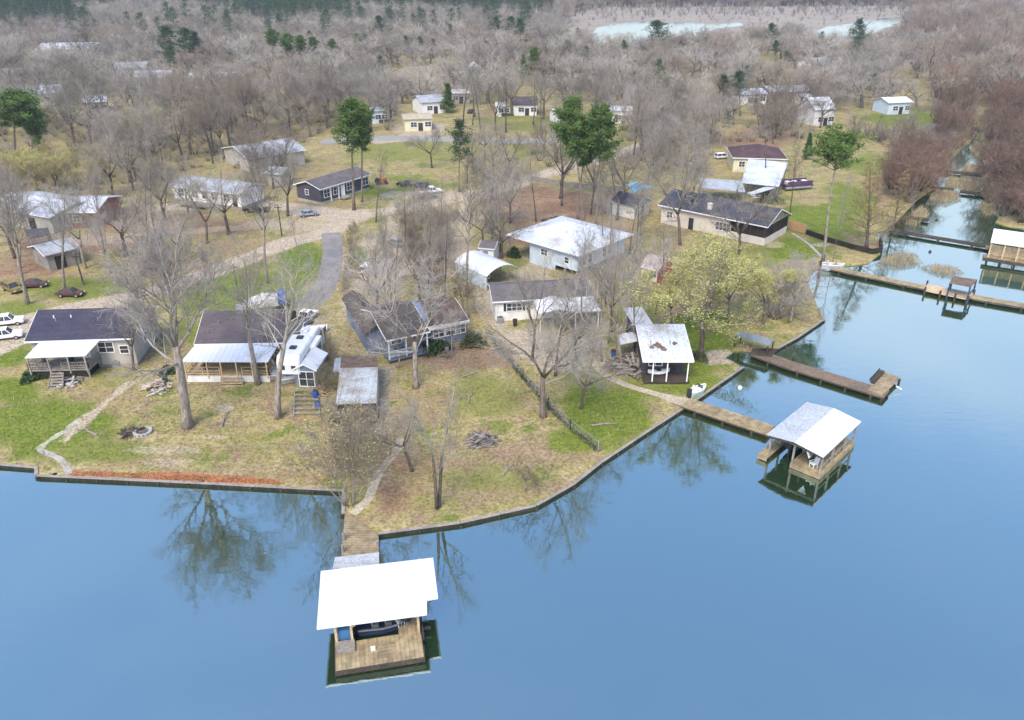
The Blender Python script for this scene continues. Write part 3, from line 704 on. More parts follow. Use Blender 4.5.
def shell(root, W, D, eave, rise, roof, wallm, roofm, off=(0,0,0), ov=.4, base=0, rf=.5, th=.14, walls=None, trim=True, skirt=None, gable=None):
    """walls and roof of one wing; returns the wall box"""
    xa,xb,ya,yb = walls or (ov, W-ov, ov, D-ov)
    wl = MB(); rm = MB(); tr = MB()
    zt = eave-th-.02
    if roof == 'gx':
        yr = D*rf; s1 = rise/yr; s2 = rise/(D-yr)
        wl.ext_x([(ya,base),(yb,base),(yb,zt+s2*(D-yb)),(yr,zt+rise),(ya,zt+s1*ya)], xa, xb)
        rm.ext_x([(0,eave),(0,eave-th),(yr,eave+rise-th),(D,eave-th),(D,eave),(yr,eave+rise)], 0, W)
        if trim:
            tr.box(.0,W,-.05,-.003,eave-th-.05,eave-.01); tr.box(0,W,D+.003,D+.05,eave-th-.05,eave-.01)
            for x in (-.045, W+.004):
                tr.quad_slab((x,0,eave-.012),(x+.04,0,eave-.012),(x+.04,yr,eave+rise-.012),(x,yr,eave+rise-.012),.16)
                tr.quad_slab((x,yr,eave+rise-.012),(x+.04,yr,eave+rise-.012),(x+.04,D,eave-.012),(x,D,eave-.012),.16)
    elif roof == 'gy':
        xr = W*rf; s1 = rise/xr; s2 = rise/(W-xr)
        wl.ext_y([(xa,base),(xa,zt+s1*xa),(xr,zt+rise),(xb,zt+s2*(W-xb)),(xb,base)], ya, yb)
        rm.ext_y([(0,eave),(xr,eave+rise),(W,eave),(W,eave-th),(xr,eave+rise-th),(0,eave-th)], 0, D)
        if trim:
            for y in (-.045, D+.004):
                tr.quad_slab((0,y,eave-.012),(xr,y,eave+rise-.012),(xr,y+.04,eave+rise-.012),(0,y+.04,eave-.012),.16)
                tr.quad_slab((xr,y,eave+rise-.012),(W,y,eave-.012),(W,y+.04,eave-.012),(xr,y+.04,eave+rise-.012),.16)
    elif roof == 'hip':
        wl.box(xa,xb,ya,yb,base,zt)
        k = min(W,D)/2; 
        if W >= D: r0, r1 = (k,D/2,eave+rise), (W-k,D/2,eave+rise)
        else: r0, r1 = (W/2,k,eave+rise), (W/2,D-k,eave+rise)
        v = [(0,0,eave),(W,0,eave),(W,D,eave),(0,D,eave),r0,r1,(0,0,eave-th),(W,0,eave-th),(W,D,eave-th),(0,D,eave-th)]
        fs = [(0,1,5,4),(1,2,5),(2,3,4,5),(3,0,4)] if W >= D else [(0,1,4),(1,2,5,4),(2,3,5),(3,0,4,5)]
        rm.add(v, fs+[(6,9,8,7),(0,6,7,1),(1,7,8,2),(2,8,9,3),(3,9,6,0)])
        if trim:
            tr.box(0,W,-.045,-.003,eave-th-.04,eave-.01); tr.box(W+.003,W+.045,0,D,eave-th-.04,eave-.01); tr.box(-.045,-.003,0,D,eave-th-.04,eave-.01)
    elif roof == 'shed':        # high at the back
        wl.ext_x([(ya,base),(yb,base),(yb,zt+rise*yb/D),(ya,zt+rise*ya/D)], xa, xb)
        rm.ext_x([(0,eave),(0,eave-th),(D,eave+rise-th),(D,eave+rise)], 0, W)
        if trim: tr.box(0,W,-.045,-.003,eave-th-.04,eave-.01)
    if wallm: place(wl.build('wall', wallm, root), off)
    ro = place(rm.build('roof', roofm, root), off)
    if trim and tr.v: tr.build('fascia', M['trim_white'], ro)
    if base > .25:
        ps = MB()
        for i in range(5):
            for j in range(3):
                x = xa+.15+(xb-xa-.3)*i/4; y = ya+.15+(yb-ya-.3)*j/2; ps.box(x-.12,x+.12,y-.12,y+.12,-.2,base-.003)
        place(ps.build('piers', M['wood_grey'], root), off)
        if skirt:
            s = MB(); e = .02
            s.box(xa-e,xb+e,ya-e,ya+.04,0,base); s.box(xa-e,xa+.04,ya+.04,yb,0,base); s.box(xb-.04,xb+e,ya+.04,yb,0,base)
            place(s.build('skirting', skirt, root), off)
    return (xa,xb,ya,yb)
def house(name, label, A, B, D, eave, rise, roof, wallm, roofm, cat='house', exr=None, **kw):
    o, rz, W = frame(A, B, eave)
    if isinstance(D, tuple):
        c = at(D[0], D[1], GZ+eave); D = abs((c.x-o.x)*-math.sin(rz)+(c.y-o.y)*math.cos(rz))
    root = thing(name, label, cat, o, rz, kw.pop('group', None))
    lim = shell(root, W, D, eave, rise, roof, wallm, roofm, **kw)
    c = root.location+Matrix.Rotation(rz,3,'Z')@Vector((W/2,D/2,0))
    n = max(1, int(round(max(W,D)/min(W,D))))
    for i in range(n):
        t = (i+.5)/n; q = Vector((W*t,D/2,0)) if W >= D else Vector((W/2,D*t,0))
        q = root.location+Matrix.Rotation(rz,3,'Z')@q; EXC.append((q.x,q.y,min(W,D)*.62+1.0))
    if max(W,D) > 7 and roof in ('gx','hip') and cat in ('house','stilt_house') and name != 'far_house':     # plumbing vents through the roof
        for fx in (.22,.61):
            y = D*.30; zz = eave+(rise*y/(D*kw.get('rf',.5)) if roof == 'gx' else rise*.55)
            v = MB(); v.cyl((W*fx, y if roof == 'gx' else D*.3), .06, zz-.1, zz+.4, 8); v.build('vent_pipe', M['steel'], root)
    return root, W, D, lim
def wing(root, A, B, D, eave, rise, roof, wallm, roofm, **kw):
    o, rz, W = frame(A, B, eave)
    r0 = root.rotation_euler.z
    p = Matrix.Rotation(-r0,3,'Z') @ (o-root.location)
    off = (p.x, p.y, rz-r0)
    EXC.append((*(o+Matrix.Rotation(rz,3,'Z')@Vector((W/2,D/2,0)))[:2], max(W,D)*.55+1))
    return shell(root, W, D, eave, rise, roof, wallm, roofm, off=off, **kw), off, W
def canopy_mb(px4, zs, th=.1):
    mb = MB(); P = [at(p[0],p[1],GZ+z) for p, z in zip(px4, zs)]; mb.quad_slab(*P, th); return mb, P
def posts_mb(P, r=.07, z0=GZ-.1, th=.1, inset=.06):
    mb = MB(); c = sum(P, Vector())/len(P)
    for p in P:
        q = p.lerp(c, inset); mb.box(q.x-r,q.x+r,q.y-r,q.y+r,z0,p.z-th-.005)
    return mb
def railing(root, pts, z, mat, h=.78, name='railing', bal=False):
    """pts: world xy points of the deck's edge"""
    mb = MB()
    for a, b in zip(pts[:-1], pts[1:]):
        a = Vector((a[0],a[1],z)); b = Vector((b[0],b[1],z)); L = (b-a).length; n = max(1,int(L/1.8))
        for i in range(n+1):
            p = a.lerp(b, i/n); mb.box(p.x-.05,p.x+.05,p.y-.05,p.y+.05,z+.003,z+h)
        for hh in ((h+.03,),(h*.55,),(h*.2,)): mb.bar(a+Vector((0,0,hh[0])), b+Vector((0,0,hh[0])), .12, .06)
        if bal:
            k = int(L/.16)
            for i in range(k): p = a.lerp(b,(i+.5)/k); mb.box(p.x-.02,p.x+.02,p.y-.02,p.y+.02,z+h*.2,z+h)
    return wpart(root, mb, name, mat)
def deck(root, px, z, mat, th=.22, legs=True, legmat=None, legz=GZ-.2, name='deck'):
    P = [at(p[0],p[1],GZ+z) for p in px]; mb = MB(); mb.prism([(p.x,p.y) for p in P], GZ+z-th, GZ+z)
    d = wpart(root, mb, name, mat)
    if legs:
        lg = MB(); c = sum(P, Vector())/len(P)
        for a, b in zip(P, P[1:]+P[:1]):
            n = max(1, int((b-a).length/2.2))
            for i in range(n):
                q = a.lerp(b, i/n).lerp(c, .04); lg.box(q.x-.08,q.x+.08,q.y-.08,q.y+.08,legz,GZ+z-th-.004)
        wpart(root, lg, 'deck_posts', legmat or M['wood_grey'])
    return P
def steps(root, top, bot, z, mat, name='steps'):
    """top, bot = (left px, right px) at the deck's edge and at the ground"""
    a, b = at(*top[0],GZ+z), at(*top[1],GZ+z); c, d = at(*bot[0],GZ), at(*bot[1],GZ)
    n = max(3, int(z/.19)); mb = MB()
    for i in range(n):
        t0, t1 = (i)/n, (i+1)/n
        p0, p1 = a.lerp(c,t0), b.lerp(d,t0); q0, q1 = a.lerp(c,t1), b.lerp(d,t1)
        zz = GZ+z-(i+1)*z/(n+.001)+.02
        mb.prism([(p0.x,p0.y),(p1.x,p1.y),(q1.x,q1.y),(q0.x,q0.y)], zz-.08, zz+i*.0002)
    for s, e in ((a,c),(b,d)): mb.bar(s-Vector((0,0,.2)), e-Vector((0,0,.05)), .06, .25)
    return wpart(root, mb, name, mat)

# --- house 1: dark roof, white porch roof over a raised deck
h, W, D, L = house('lake_house', 'grey beige house with dark roof and white porch roof over a railed raised deck', (24,341.5), (134,338), 9.0, 3.7, 1.9, 'gx', M['siding_grey'], M['shingle_dark'], base=.35, skirt=M['skirting'])
mb, P = canopy_mb([(24.6,357.7),(85.5,355.5),(99.5,340.4),(39,342.8)], [3.25,3.25,3.62,3.62]); wpart(h, mb, 'porch_roof', M['white_metal'])
Pd = deck(h, [(29,370),(89,368.5),(101.5,357.5),(42,359)], 1.2, M['wood_grey'])
wpart(h, posts_mb(P[:2]+[P[0].lerp(P[1],.35),P[0].lerp(P[1],.7)], z0=GZ+1.2), 'porch_posts', M['wood_grey'])
railing(h, [Pd[3],Pd[0],Pd[0].lerp(Pd[1],.35)], GZ+1.2, M['wood_grey'], bal=True); railing(h, [Pd[0].lerp(Pd[1],.56),Pd[1],Pd[2]], GZ+1.2, M['wood_grey'], bal=True)
u = MB(); q_ = [p.lerp(sum(Pd,Vector())/4,.12) for p in Pd]; u.prism([(p.x,p.y) for p in q_], GZ, GZ+.97); wpart(h, u, 'under_deck_shade', M['dark'])  # solid dark block stands in for the shade beneath the deck
steps(h, ((51,371),(63,371)), ((48,389),(63,388)), 1.2, M['wood_grey'])
add_window(h, 'F', 2.2, 1.5, 1.9, 1.2, L, mull=1); add_window(h, 'F', W*.80, .9, 1.7, .9, L, mull=0); add_door(h, 'F', 5.2, 1.0, 2.0, L, z0=1.25, mat=M['trim_white']); add_window(h,'F',7.2,1.6,1.9,1.2,L)
add_window(h, 'R', 3.0, 1.0, 1.6, 1.0, L, mull=0)
v = MB()
for x in (2.2, 4.1): v.cyl((x,D*.36), .07, 4.6, 5.35, 8)
v.build('vent_pipes', M['plastic_white'], h)
# --- house 2: brown roof, white porch roof, timber rail
h, W, D, L = house('lake_house', 'brown roofed house with white porch roof, pale timber railing and white skirting beside the camper', (194,344), (283,342.5), 9.5, 3.3, 2.0, 'gx', M['siding_shaded'], M['shingle_brown'], base=.5, skirt=M['siding_white'])
mb, P = canopy_mb([(181,361.5),(268,361.5),(279,343.4),(195.5,344.6)], [2.95,2.95,3.24,3.24]); wpart(h, mb, 'porch_roof', M['white_metal'])
Pd = deck(h, [(186.5,375),(269,375),(279,360),(198,360)], .85, M['wood_new'], th=.12)
mb = MB()
for a, b in ((Pd[0],Pd[1]),(Pd[1],Pd[2]),(Pd[3],Pd[0])): mb.bar(Vector((a.x,a.y,GZ+.36)), Vector((b.x,b.y,GZ+.36)), .06, .72)
wpart(h, mb, 'skirting', M['siding_white'])
wpart(h, posts_mb([P[0].lerp(P[1],t) for t in (0,.27,.44,.63,.82,1)], z0=GZ+.85, r=.06), 'porch_posts', M['wood_new'])
railing(h, [Pd[3],Pd[0],Pd[0].lerp(Pd[1],.41)], GZ+.85, M['wood_new'], h=.95); railing(h, [Pd[0].lerp(Pd[1],.68),Pd[1],Pd[2]], GZ+.85, M['wood_new'], h=.95)
steps(h, ((221,375),(241,375)), ((220,387),(243,386.5)), .85, M['wood_new'])
for x, w in ((1.2,1.6),(6.6,1.5),(9.4,1.4)): add_window(h, 'F', x, w, 1.5, 1.2, L)
add_door(h, 'F', 4.4, 1.0, 2.05, L, z0=.85, mat=M['plastic_dark'])
wing(h, (281,345), (297,345), 7.5, 3.1, 1.1, 'gx', M['siding_grey'], M['shingle_grey'])
# --- house 3: low brown house under the trees, blue-grey walls
h, W, D, L = house('lake_house', 'blue grey cottage with leaf strewn brown roofs and railed front porch under bare trees', (386.5,340.5), (430,331.2), 10.5, 3.1, 1.7, 'gx', M['siding_blue'], M['shingle_leafy'], base=.5, skirt=M['siding_blue'], walls=(.4, 6.2, 2.2, 9.9))
add_window(h, 'F', .9, 1.2, 1.4, 1.1, L); add_door(h, 'F', 2.7, .95, 2.0, L, z0=.5, mat=M['wood_fence']); add_window(h, 'F', 4.2, 1.2, 1.4, 1.1, L)
p = MB()
for x in (.3, 2.4, W-.3): p.box(x-.07,x+.07,.22,.36,.5,2.93)
p.build('porch_posts', M['trim_white'], h)
p = MB(); p.box(.15,W-.2,.15,2.17,.3,.5); p.build('porch_floor', M['siding_blue'], h)
p = MB(); p.box(.2,W-.25,.17,.2,0,.298); p.build('skirting', M['wood_dark'], h)
r_ = MB()
for z in (.75, 1.4): r_.box(.3,W*.72,.22,.30,z,z+.07)
for i in range(22): x = .4+i*(W*.72-.5)/21; r_.box(x,x+.05,.24,.28,.82,1.39)
r_.build('railing', M['siding_pale_blue'], h)
wing(h, (364.5,334.5), (388,330.5), 12, 2.9, .9, 'gy', M['siding_blue'], M['shingle_leafy'], trim=False)
l2, off, W2 = wing(h, (428,328), (469,319.8), 8.5, 2.85, 1.3, 'gx', M['siding_blue'], M['leafy_red'])
for x in (W2*.38, W2*.62): add_window(h, 'F', x, 1.2, 1.2, 1.1, l2, off=off, mull=1)
add_window(h, 'F', W2*.08, 1.3, 1.2, 1.1, l2, off=off, mull=1)
mb, P = canopy_mb([(428,331),(470,322.2),(469.6,320.2),(427.6,328.6)], [2.5,2.5,2.83,2.83], .06); wpart(h, mb, 'awning', M['trim_white'])
r_ = MB(); a, b, c, d = at(416,358), at(428,353), at(424,342), at(414,346)
r_.quad_slab(at(416,357,GZ+.06), at(429,354,GZ+.06), at(424,341,GZ+.55), at(415,343,GZ+.55), .08); wpart(h, r_, 'ramp', M['siding_blue'])
# --- house 4: white mobile home with white carport
h, W, D, L = house('mobile_home', 'white mobile home with grey brown roof and bright white gabled carport in front', (492.5,301.8), (594,296), 6.6, 2.9, 1.0, 'gx', M['siding_white'], M['shingle_grey'])
add_window(h, 'F', 1.5, 1.9, 1.35, 1.0, L, mull=2, shutters=M['plastic_dark']); add_window(h, 'F', W*.55, 1.2, 1.35, 1.0, L); add_door(h, 'F', W*.68, 1.0, 2.0, L, mat=M['wood_fence']); add_window(h, 'F', W*.82, 1.2, 1.3, 1.0, L)
zl, zr = 2.45, 3.1
a, b, c = at(539,314,GZ+zl), at(576.5,312,GZ+zl), at(558.5,309.0,GZ+zr); d, e, f = at(532,300.5,GZ+zl+.1), at(571,298,GZ+zl+.1), at(551.5,296.0,GZ+zr+.15)
mb = MB(); mb.quad_slab(a,c,f,d,.09); mb.quad_slab(c,b,e,f,.09); wpart(h, mb, 'carport_roof', M['white_metal_y'])
mb, P = canopy_mb([(576.8,312.2),(601,310.4),(593,296.4),(571,298.3)], [2.4,2.4,2.72,2.72], .08); wpart(h, mb, 'porch_roof', M['white_metal_y'])
wpart(h, posts_mb([a,b,P[1],a.lerp(d,.6)], r=.06), 'porch_posts', M['trim_white'])
Pd = deck(h, [(556,322),(596,319),(590,309),(552,311)], .45, M['wood_grey'])
railing(h, [Pd[0],Pd[1],Pd[2]], GZ+.45, M['wood_grey'], h=.9)
# --- house 5: pale blue house on piers, big metal hip roof
h, W, D, L = house('stilt_house', 'pale blue raised house under a large stained tin hip roof', (506,234.5), (578.7,255.5), 13.5, 3.7, 2.0, 'hip', None, M['stained_tin'], ov=.6, base=0)
wl = MB(); x0 = W*.30; wl.box(x0, W-.7, .7, D-1.2, .9, 3.53); wl.build('wall', M['siding_pale_blue'], h); L = (x0, W-.7, .7, D-1.2)
pp = MB()
for i in range(5):
    for j in range(4):
        x, y = x0+.2+(W-1.1-x0)*i/4, .9+(D-2.3)*j/3; pp.box(x-.12,x+.12,y-.12,y+.12,-.2,.897)
for y in (.4, D*.5, D-.4): pp.box(.35,.5,y-.07,y+.07,-.2,3.53)
pp.build('piers', M['wood_grey'], h)
for x in (1.2, 2.5, 6.0, 7.3): add_window(h, 'R', x, .85, 1.5, 1.5, L, mull=0)
add_window(h, 'F', (W-.7-x0)*.74, .8, 1.7, .9, L, mull=0); add_window(h, 'F', (W-.7-x0)*.25, 1.2, 1.9, .9, L)
sk = MB(); sk.box(x0, x0+(W-.7-x0)*.55, .72, .76, 0, .89); sk.build('skirting', M['siding_pale_blue'], h)
# --- cabin 6 with porch and kayak
h, W, D, L = house('cabin', 'dark lakeside cabin with patched white metal roof and open front porch', (643,360.8), (694,360.8), 9.6, 2.95, 1.5, 'gx', M['siding_dark'], M['stained_tin'], base=.3, walls=(.35, 4.95, 2.4, 9.2), rf=.66)
add_window(h, 'F', .8, 1.4, 1.2, 1.1, L); add_door(h, 'F', 2.9, .9, 2.0, L, z0=.3, mat=M['wood_dark'])
rr = random.Random(3)
for cx, cy, rad_ in ((2.0,2.6,.5),(2.5,1.9,.42),(1.3,2.2,.28),(3.9,2.9,.3)):
    lp = MB(); ring = [(cx+math.cos(a)*rad_*rr.uniform(.5,1.2), cy+math.sin(a)*rad_*rr.uniform(.5,1.3)) for a in [i*.57 for i in range(11)]]
    s_ = 1.5/(D*.66); lp.add([(x,y,2.955+s_*y) for x,y in ring]+[(x,y,3.0+s_*y) for x,y in ring], [tuple(range(11,22))]+[(i,(i+1)%11,11+(i+1)%11,11+i) for i in range(11)]); lp.build('leaf_litter', M['rust'], h)
p = MB(); p.box(.3,W-.2,.1,2.37,.12,.3); p.build('porch_floor', M['wood_dark'], h)
p = MB()
for x in (1.2, W*.5, W-.5): p.box(x-.06,x+.06,.15,.27,.3,2.8)
p.build('porch_posts', M['trim_white'], h)
mb, P = canopy_mb([(620,344.5),(639,340.5),(636,331.5),(617,334)], [2.2,2.3,2.5,2.4], .08); wpart(h, mb, 'lean_to_roof', M['white_metal'])
wpart(h, posts_mb([P[0],P[3]]), 'lean_to_posts', M['wood_grey'])
wing(h, (634,325.5), (653,324), 4.2, 2.7, .5, 'shed', M['siding_dark'], M['white_metal'], trim=False)
# --- house 7: long cream house, charcoal roof, screened porch
h, W, D, L = house('long_house', 'long cream house with charcoal roof and dark screened end porch', (658,204.5), (768,227), 9.5, 3.3, 1.9, 'gx', None, M['shingle_char'], ov=.5)
L = (.5, W*.665, .5, D-.5)
wl = MB(); yr = D/2; s = 1.9/yr; zt = 3.14
wl.ext_x([(.5,0),(D-.5,0),(D-.5,zt+s*.5),(yr,zt+1.9),(.5,zt+s*.5)], .5, W*.665); wl.build('wall', M['siding_cream'], h)
dk = MB(); dk.ext_x([(1.5,.62),(D-1.5,.62),(D-1.5,zt+.2),(yr,zt+1.7),(1.5,zt+.2)], W*.665+.01, W*.70); dk.build('porch_back_wall', M['dark'], h)
dk = MB(); dk.box(W*.665+.01, W-.4, .4, D-.4, .38, .6); dk.build('porch_floor', M['navy_paint'], h)
dk = MB(); dk.box(W*.665+.01, W-.35, .36, .42, 0, 1.25); dk.box(W-.41, W-.35, .43, D-.4, 0, 1.25); dk.build('porch_half_wall', M['siding_cream'], h)
dk = MB()
for i in range(6): x = W*.67+i*(W*.33-.5)/5; dk.box(x-.06,x+.06,.34,.46,1.251,zt-.02)
for i in range(4): y = .5+i*(D-1)/3; dk.box(W-.44,W-.32,y-.06,y+.06,1.251,zt-.02)
dk.build('porch_posts', M['wood_dark'], h)
gb = MB(); gb.ext_x([(.55,zt+.06),(D-.55,zt+.06),(yr,zt+1.72)], W-.5, W-.42); gb.build('gable', M['wood_grey'], h)
scn = MB(); scn.box(W*.7, W-.5, .37, .40, 1.251, zt-.05); scn.box(W-.40,W-.37,.45,D-.5,1.251,zt-.05); scn.build('insect_screen', M['dark'], h)
add_window(h, 'F', W*.52, 2.6, 1.0, 1.3, L, mull=3); add_window(h, 'F', W*.06, 1.0, 1.3, 1.0, L); add_door(h, 'F', W*.27, .9, 2.0, L, mat=M['plastic_dark'])
ch = MB(); ch.box(W*.43,W*.43+.75,1.3,1.95,3.3,4.7); ch.box(W*.43-.06,W*.43+.81,1.24,2.01,4.7,4.8); ch.build('chimney', M['siding_cream'], h)
# --- sheds near it
h, W, D, L = house('garden_shed', 'small white shed with dark gable roof beside the long cream house', (636,206.5), (653,200), 5.6, 2.5, 1.3, 'gy', M['siding_white'], M['shingle_char'], cat='shed')
add_window(h, 'F', W*.35, 1.0, 1.0, 1.0, L, mull=0)
def canopy(name, label, cat, px4, zs, mat, postmat=None, th=.1, z0=GZ-.1, group=None):
    mb, P = canopy_mb(px4, zs, th); c = sum(P, Vector())/4
    root = thing(name, label, cat, (c.x,c.y,GZ), 0, group)
    wpart(root, mb, 'roof', mat); wpart(root, posts_mb(P, th=th, z0=z0), 'posts', postmat or M['steel'])
    EXC.append((c.x,c.y,max((P[0]-P[2]).length, (P[1]-P[3]).length)*.5+1)); return root, P
canopy('tarp_canopy', 'bright blue tarp canopy behind the small white shed', 'canopy', [(634,192.5),(653,187),(637,181),(627.5,185)], [2.8,2.8,3.0,3.0], M['tarp_cyan'])
# --- house 8 and its metal roofs
h, W, D, L = house('lake_house', 'cream house with maroon hip roof behind the white sheet metal carport', (732.5,157.5), (788,159), 11, 3.2, 1.9, 'hip', M['cream_wall'], M['shingle_maroon'])
add_window(h, 'F', 1.2, 1.2, 1.2, 1.1, L)
r, P = canopy('carport', 'large white sheet metal carport roof in front of the maroon roofed house', 'carport', [(741,182.5),(779,186.5),(788,162.5),(748.5,158.8)], [2.9,2.9,4.0,4.0], M['bright_tin'])
canopy('shed_roof', 'long low pale metal shed roof behind the long cream house', 'shed', [(701,187.5),(745.5,192),(741.5,180.8),(699.5,178)], [2.5,2.5,3.0,3.0], M['galv'])
canopy('lean_to', 'small white lean-to roof by the corner of the big carport', 'canopy', [(747,193),(752,194.5),(776,187.5),(770,185)], [2.3,2.3,2.6,2.6], M['bright_tin'])
# --- house 9, dark grey mobile home
h, W, D, L = house('mobile_home', 'charcoal mobile home with grey roof and white framed windows by the road fork', (320,189.5), (371,174), (292,184.5), 3.1, 1.1, 'gx', M['siding_dark'], M['shingle_grey'], base=.5, skirt=M['concrete'])
for x in (.06,.24,.50,.82): add_window(h, 'F', W*x, 1.5, 1.2, 1.4, L, mull=1)
add_door(h, 'F', W*.38, 1.0, 2.05, L, z0=.5); add_window(h, 'L', D*.45, .8, 1.5, .9, L, mull=0)
p = MB()
for x in (.205,.35,.46): p.box(W*x,W*x+.16,.2,.45,.1,2.94)
p.build('porch_posts', M['trim_white'], h)
p = MB(); p.box(W*.36,W*.48,-1.2,.4,.2,.5); p.build('porch_floor', M['wood_grey'], h)
# --- house 10 white mobile home
h, W, D, L = house('mobile_home', 'white mobile home with pale grey roof behind the red dirt yard', (168.5,185.5), (240,194), 7.5, 3.2, 1.0, 'gx', M['siding_white'], M['galv'], base=.6, skirt=M['skirting'])
for x in (.08,.28,.42,.55,.72): add_window(h, 'F', W*x, 1.3, 1.4, 1.2, L)
add_door(h, 'F', W*.84, 1.0, 2.0, L, z0=.6, mat=M['plastic_dark'])
p = MB(); p.box(W*.2,W*.62,-2.0,.38,.45,.6); p.build('porch_floor', M['wood_grey'], h)
# --- left edge buildings
h, W, D, L = house('metal_barn', 'bright metal roofed barn at the left edge, nearest the frame side', (-16,206.5), (49.5,217.3), 11, 3.0, 1.2, 'gx', M['siding_grey'], M['bright_tin'], cat='barn'); add_door(h,'F',W*.6,1.6,2.2,L,mat=M['dark'])
h, W, D, L = house('metal_barn', 'bright metal roofed brick building joined on to the left edge barn', (56,212), (95.5,212), 10.5, 2.9, 1.2, 'gx', M['brick'], M['bright_tin'], cat='barn'); add_window(h,'F',W*.3,1.2,1,1.1,L); add_door(h,'F',W*.55,1.2,2.0,L,mat=M['dark'])
canopy('carport', 'small dark open carport beneath the left edge barn', 'carport', [(30,238),(48,234.5),(48,227.5),(24,229.5)], [2.3,2.3,2.6,2.6], M['shingle_grey'])
h, W, D, L = house('metal_barn', 'weathered grey tin roofed shed in front of the left edge barns', (27,246.5), (44,256), (56,235), 2.6, .9, 'gy', M['wood_grey'], M['galv_y'], cat='barn'); add_door(h,'R',1.0,1.5,2.0,L,mat=M['dark'])
h, W, D, L = house('metal_barn', 'large pale tin roofed building in the woods behind the charcoal mobile home', (247,158.5), (306,149.5), 14, 3.2, 1.5, 'gx', M['siding_grey'], M['galv'], cat='barn'); add_door(h,'F',W*.5,2,2.4,L,mat=M['dark'])
house('garden_shed', 'small grey shed among the trees in front of the pale tin roofed building', (264,173), (282,174), 5, 2.6, .8, 'gx', M['siding_grey'], M['galv'], cat='shed')
# --- sheds
h, W, D, L = house('garden_shed', 'white and blue garden shed with four pane double doors beside the camper', (291.5,369.5), (316.5,370.5), 4.2, 2.2, .75, 'gy', M['siding_blue'], M['white_metal_y'], cat='shed', ov=.22)
add_window(h, 'F', .45, 1.6, .15, 1.7, L, mull=1, name='double_door')
h, W, D, L = house('garden_shed', 'small white shed with dark roof beside the arched carport', (478,247.5), (494.5,249), 3.4, 2.3, .7, 'gx', M['siding_white'], M['shingle_grey'], cat='shed', ov=.2); add_door(h,'F',.5,.8,1.8,L,mat=M['steel'])
h, W, D, L = house('garden_shed', 'cream gambrel shed with red end wall near the willow trees', (640.5,266), (658,270.5), 4.5, 1.9, 1.3, 'gx', M['cream_wall'], pmat('pink_shingles', (.42,.33,.31), (.34,.27,.26), 1, .8), cat='shed', ov=.15)
add_window(h, 'F', W*.62, .7, .7, 1.0, L, mull=0)
p = MB(); p.ext_x([(.15,.02),(D-.15,.02),(D-.15,1.75),(D/2,2.9),(.15,1.75)], W-.148, W-.10); p.build('end_wall', M['red_paint'], h)
# --- tin and rust shed
A_, B_ = at(336,404,GZ+2.4), at(376.5,402.5,GZ+2.4); C_, D_ = at(378,367,GZ+2.95), at(340,368,GZ+2.95); E_, F_ = at(377.5,352,GZ+2.95), at(341,352.8,GZ+2.95)
sh = thing('workshop_shed', 'long open ended shed with grey tin roof and rusty upper roof', 'shed', (A_.x,A_.y,GZ)); EXC.append((*((A_+E_)/2)[:2], 7))
mb = MB(); mb.quad_slab(A_,B_,C_,D_,.08); wpart(sh, mb, 'roof', M['rusty_tin'])
mb = MB(); up = Vector((0,0,.02)); mb.quad_slab(D_+up,C_+up,E_-Vector((0,0,.35)),F_-Vector((0,0,.35)),.08); wpart(sh, mb, 'upper_roof', M['rust'])
mb = MB()
for a, b in ((A_,D_),(D_,F_),(B_,C_),(C_,E_),(F_,E_)):
    k = (A_+E_)/2; a = a.lerp(k,.06); b = b.lerp(k,.06); z = min(a.z,b.z)-.5
    mb.bar(Vector((a.x,a.y,(GZ+z)/2)), Vector((b.x,b.y,(GZ+z)/2)), .08, z-GZ)
wpart(sh, mb, 'wall', M['siding_grey'])
wpart(sh, posts_mb([A_,B_,A_.lerp(B_,.5)]), 'posts', M['wood_dark'])
mb, P = canopy_mb([(333,372),(341,372),(341,357.5),(335,358)], [1.9,2.0,2.1,1.9], .06); wpart(sh, mb, 'lean_to_roof', M['galv'])
# --- arched carport
o, rz, W = frame((487,276.5), (518,267.5), 2.2); back = at(466,258.5,GZ+2.2); D = abs((back.x-o.x)*-math.sin(rz)+(back.y-o.y)*math.cos(rz))
cp_ = thing('carport', 'white arched metal carport sheltering a trailer beside the gravel lane', 'carport', o, rz); mb = MB(); n = 10
prof = [(W*i/n, 2.2+1.0*math.sin(math.pi*i/n)**.8) for i in range(n+1)]
mb.ext_y(prof+[(x,z-.07) for x,z in prof[::-1]], 0, D); mb.build('roof', M['white_metal_y'], cp_)
mb = MB()
for y in (.15,D/2,D-.15):
    for x in (.08,W-.08): mb.box(x-.05,x+.05,y-.05,y+.05,-.1,2.2)
mb.build('posts', M['steel'], cp_); mb = MB(); mb.box(.03,.06,.2,D-.2,.1,2.1); mb.build('side_wall', M['siding_pale_blue'], cp_); EXC.append((*(o+Matrix.Rotation(rz,3,'Z')@Vector((W/2,D/2,0)))[:2], 5))
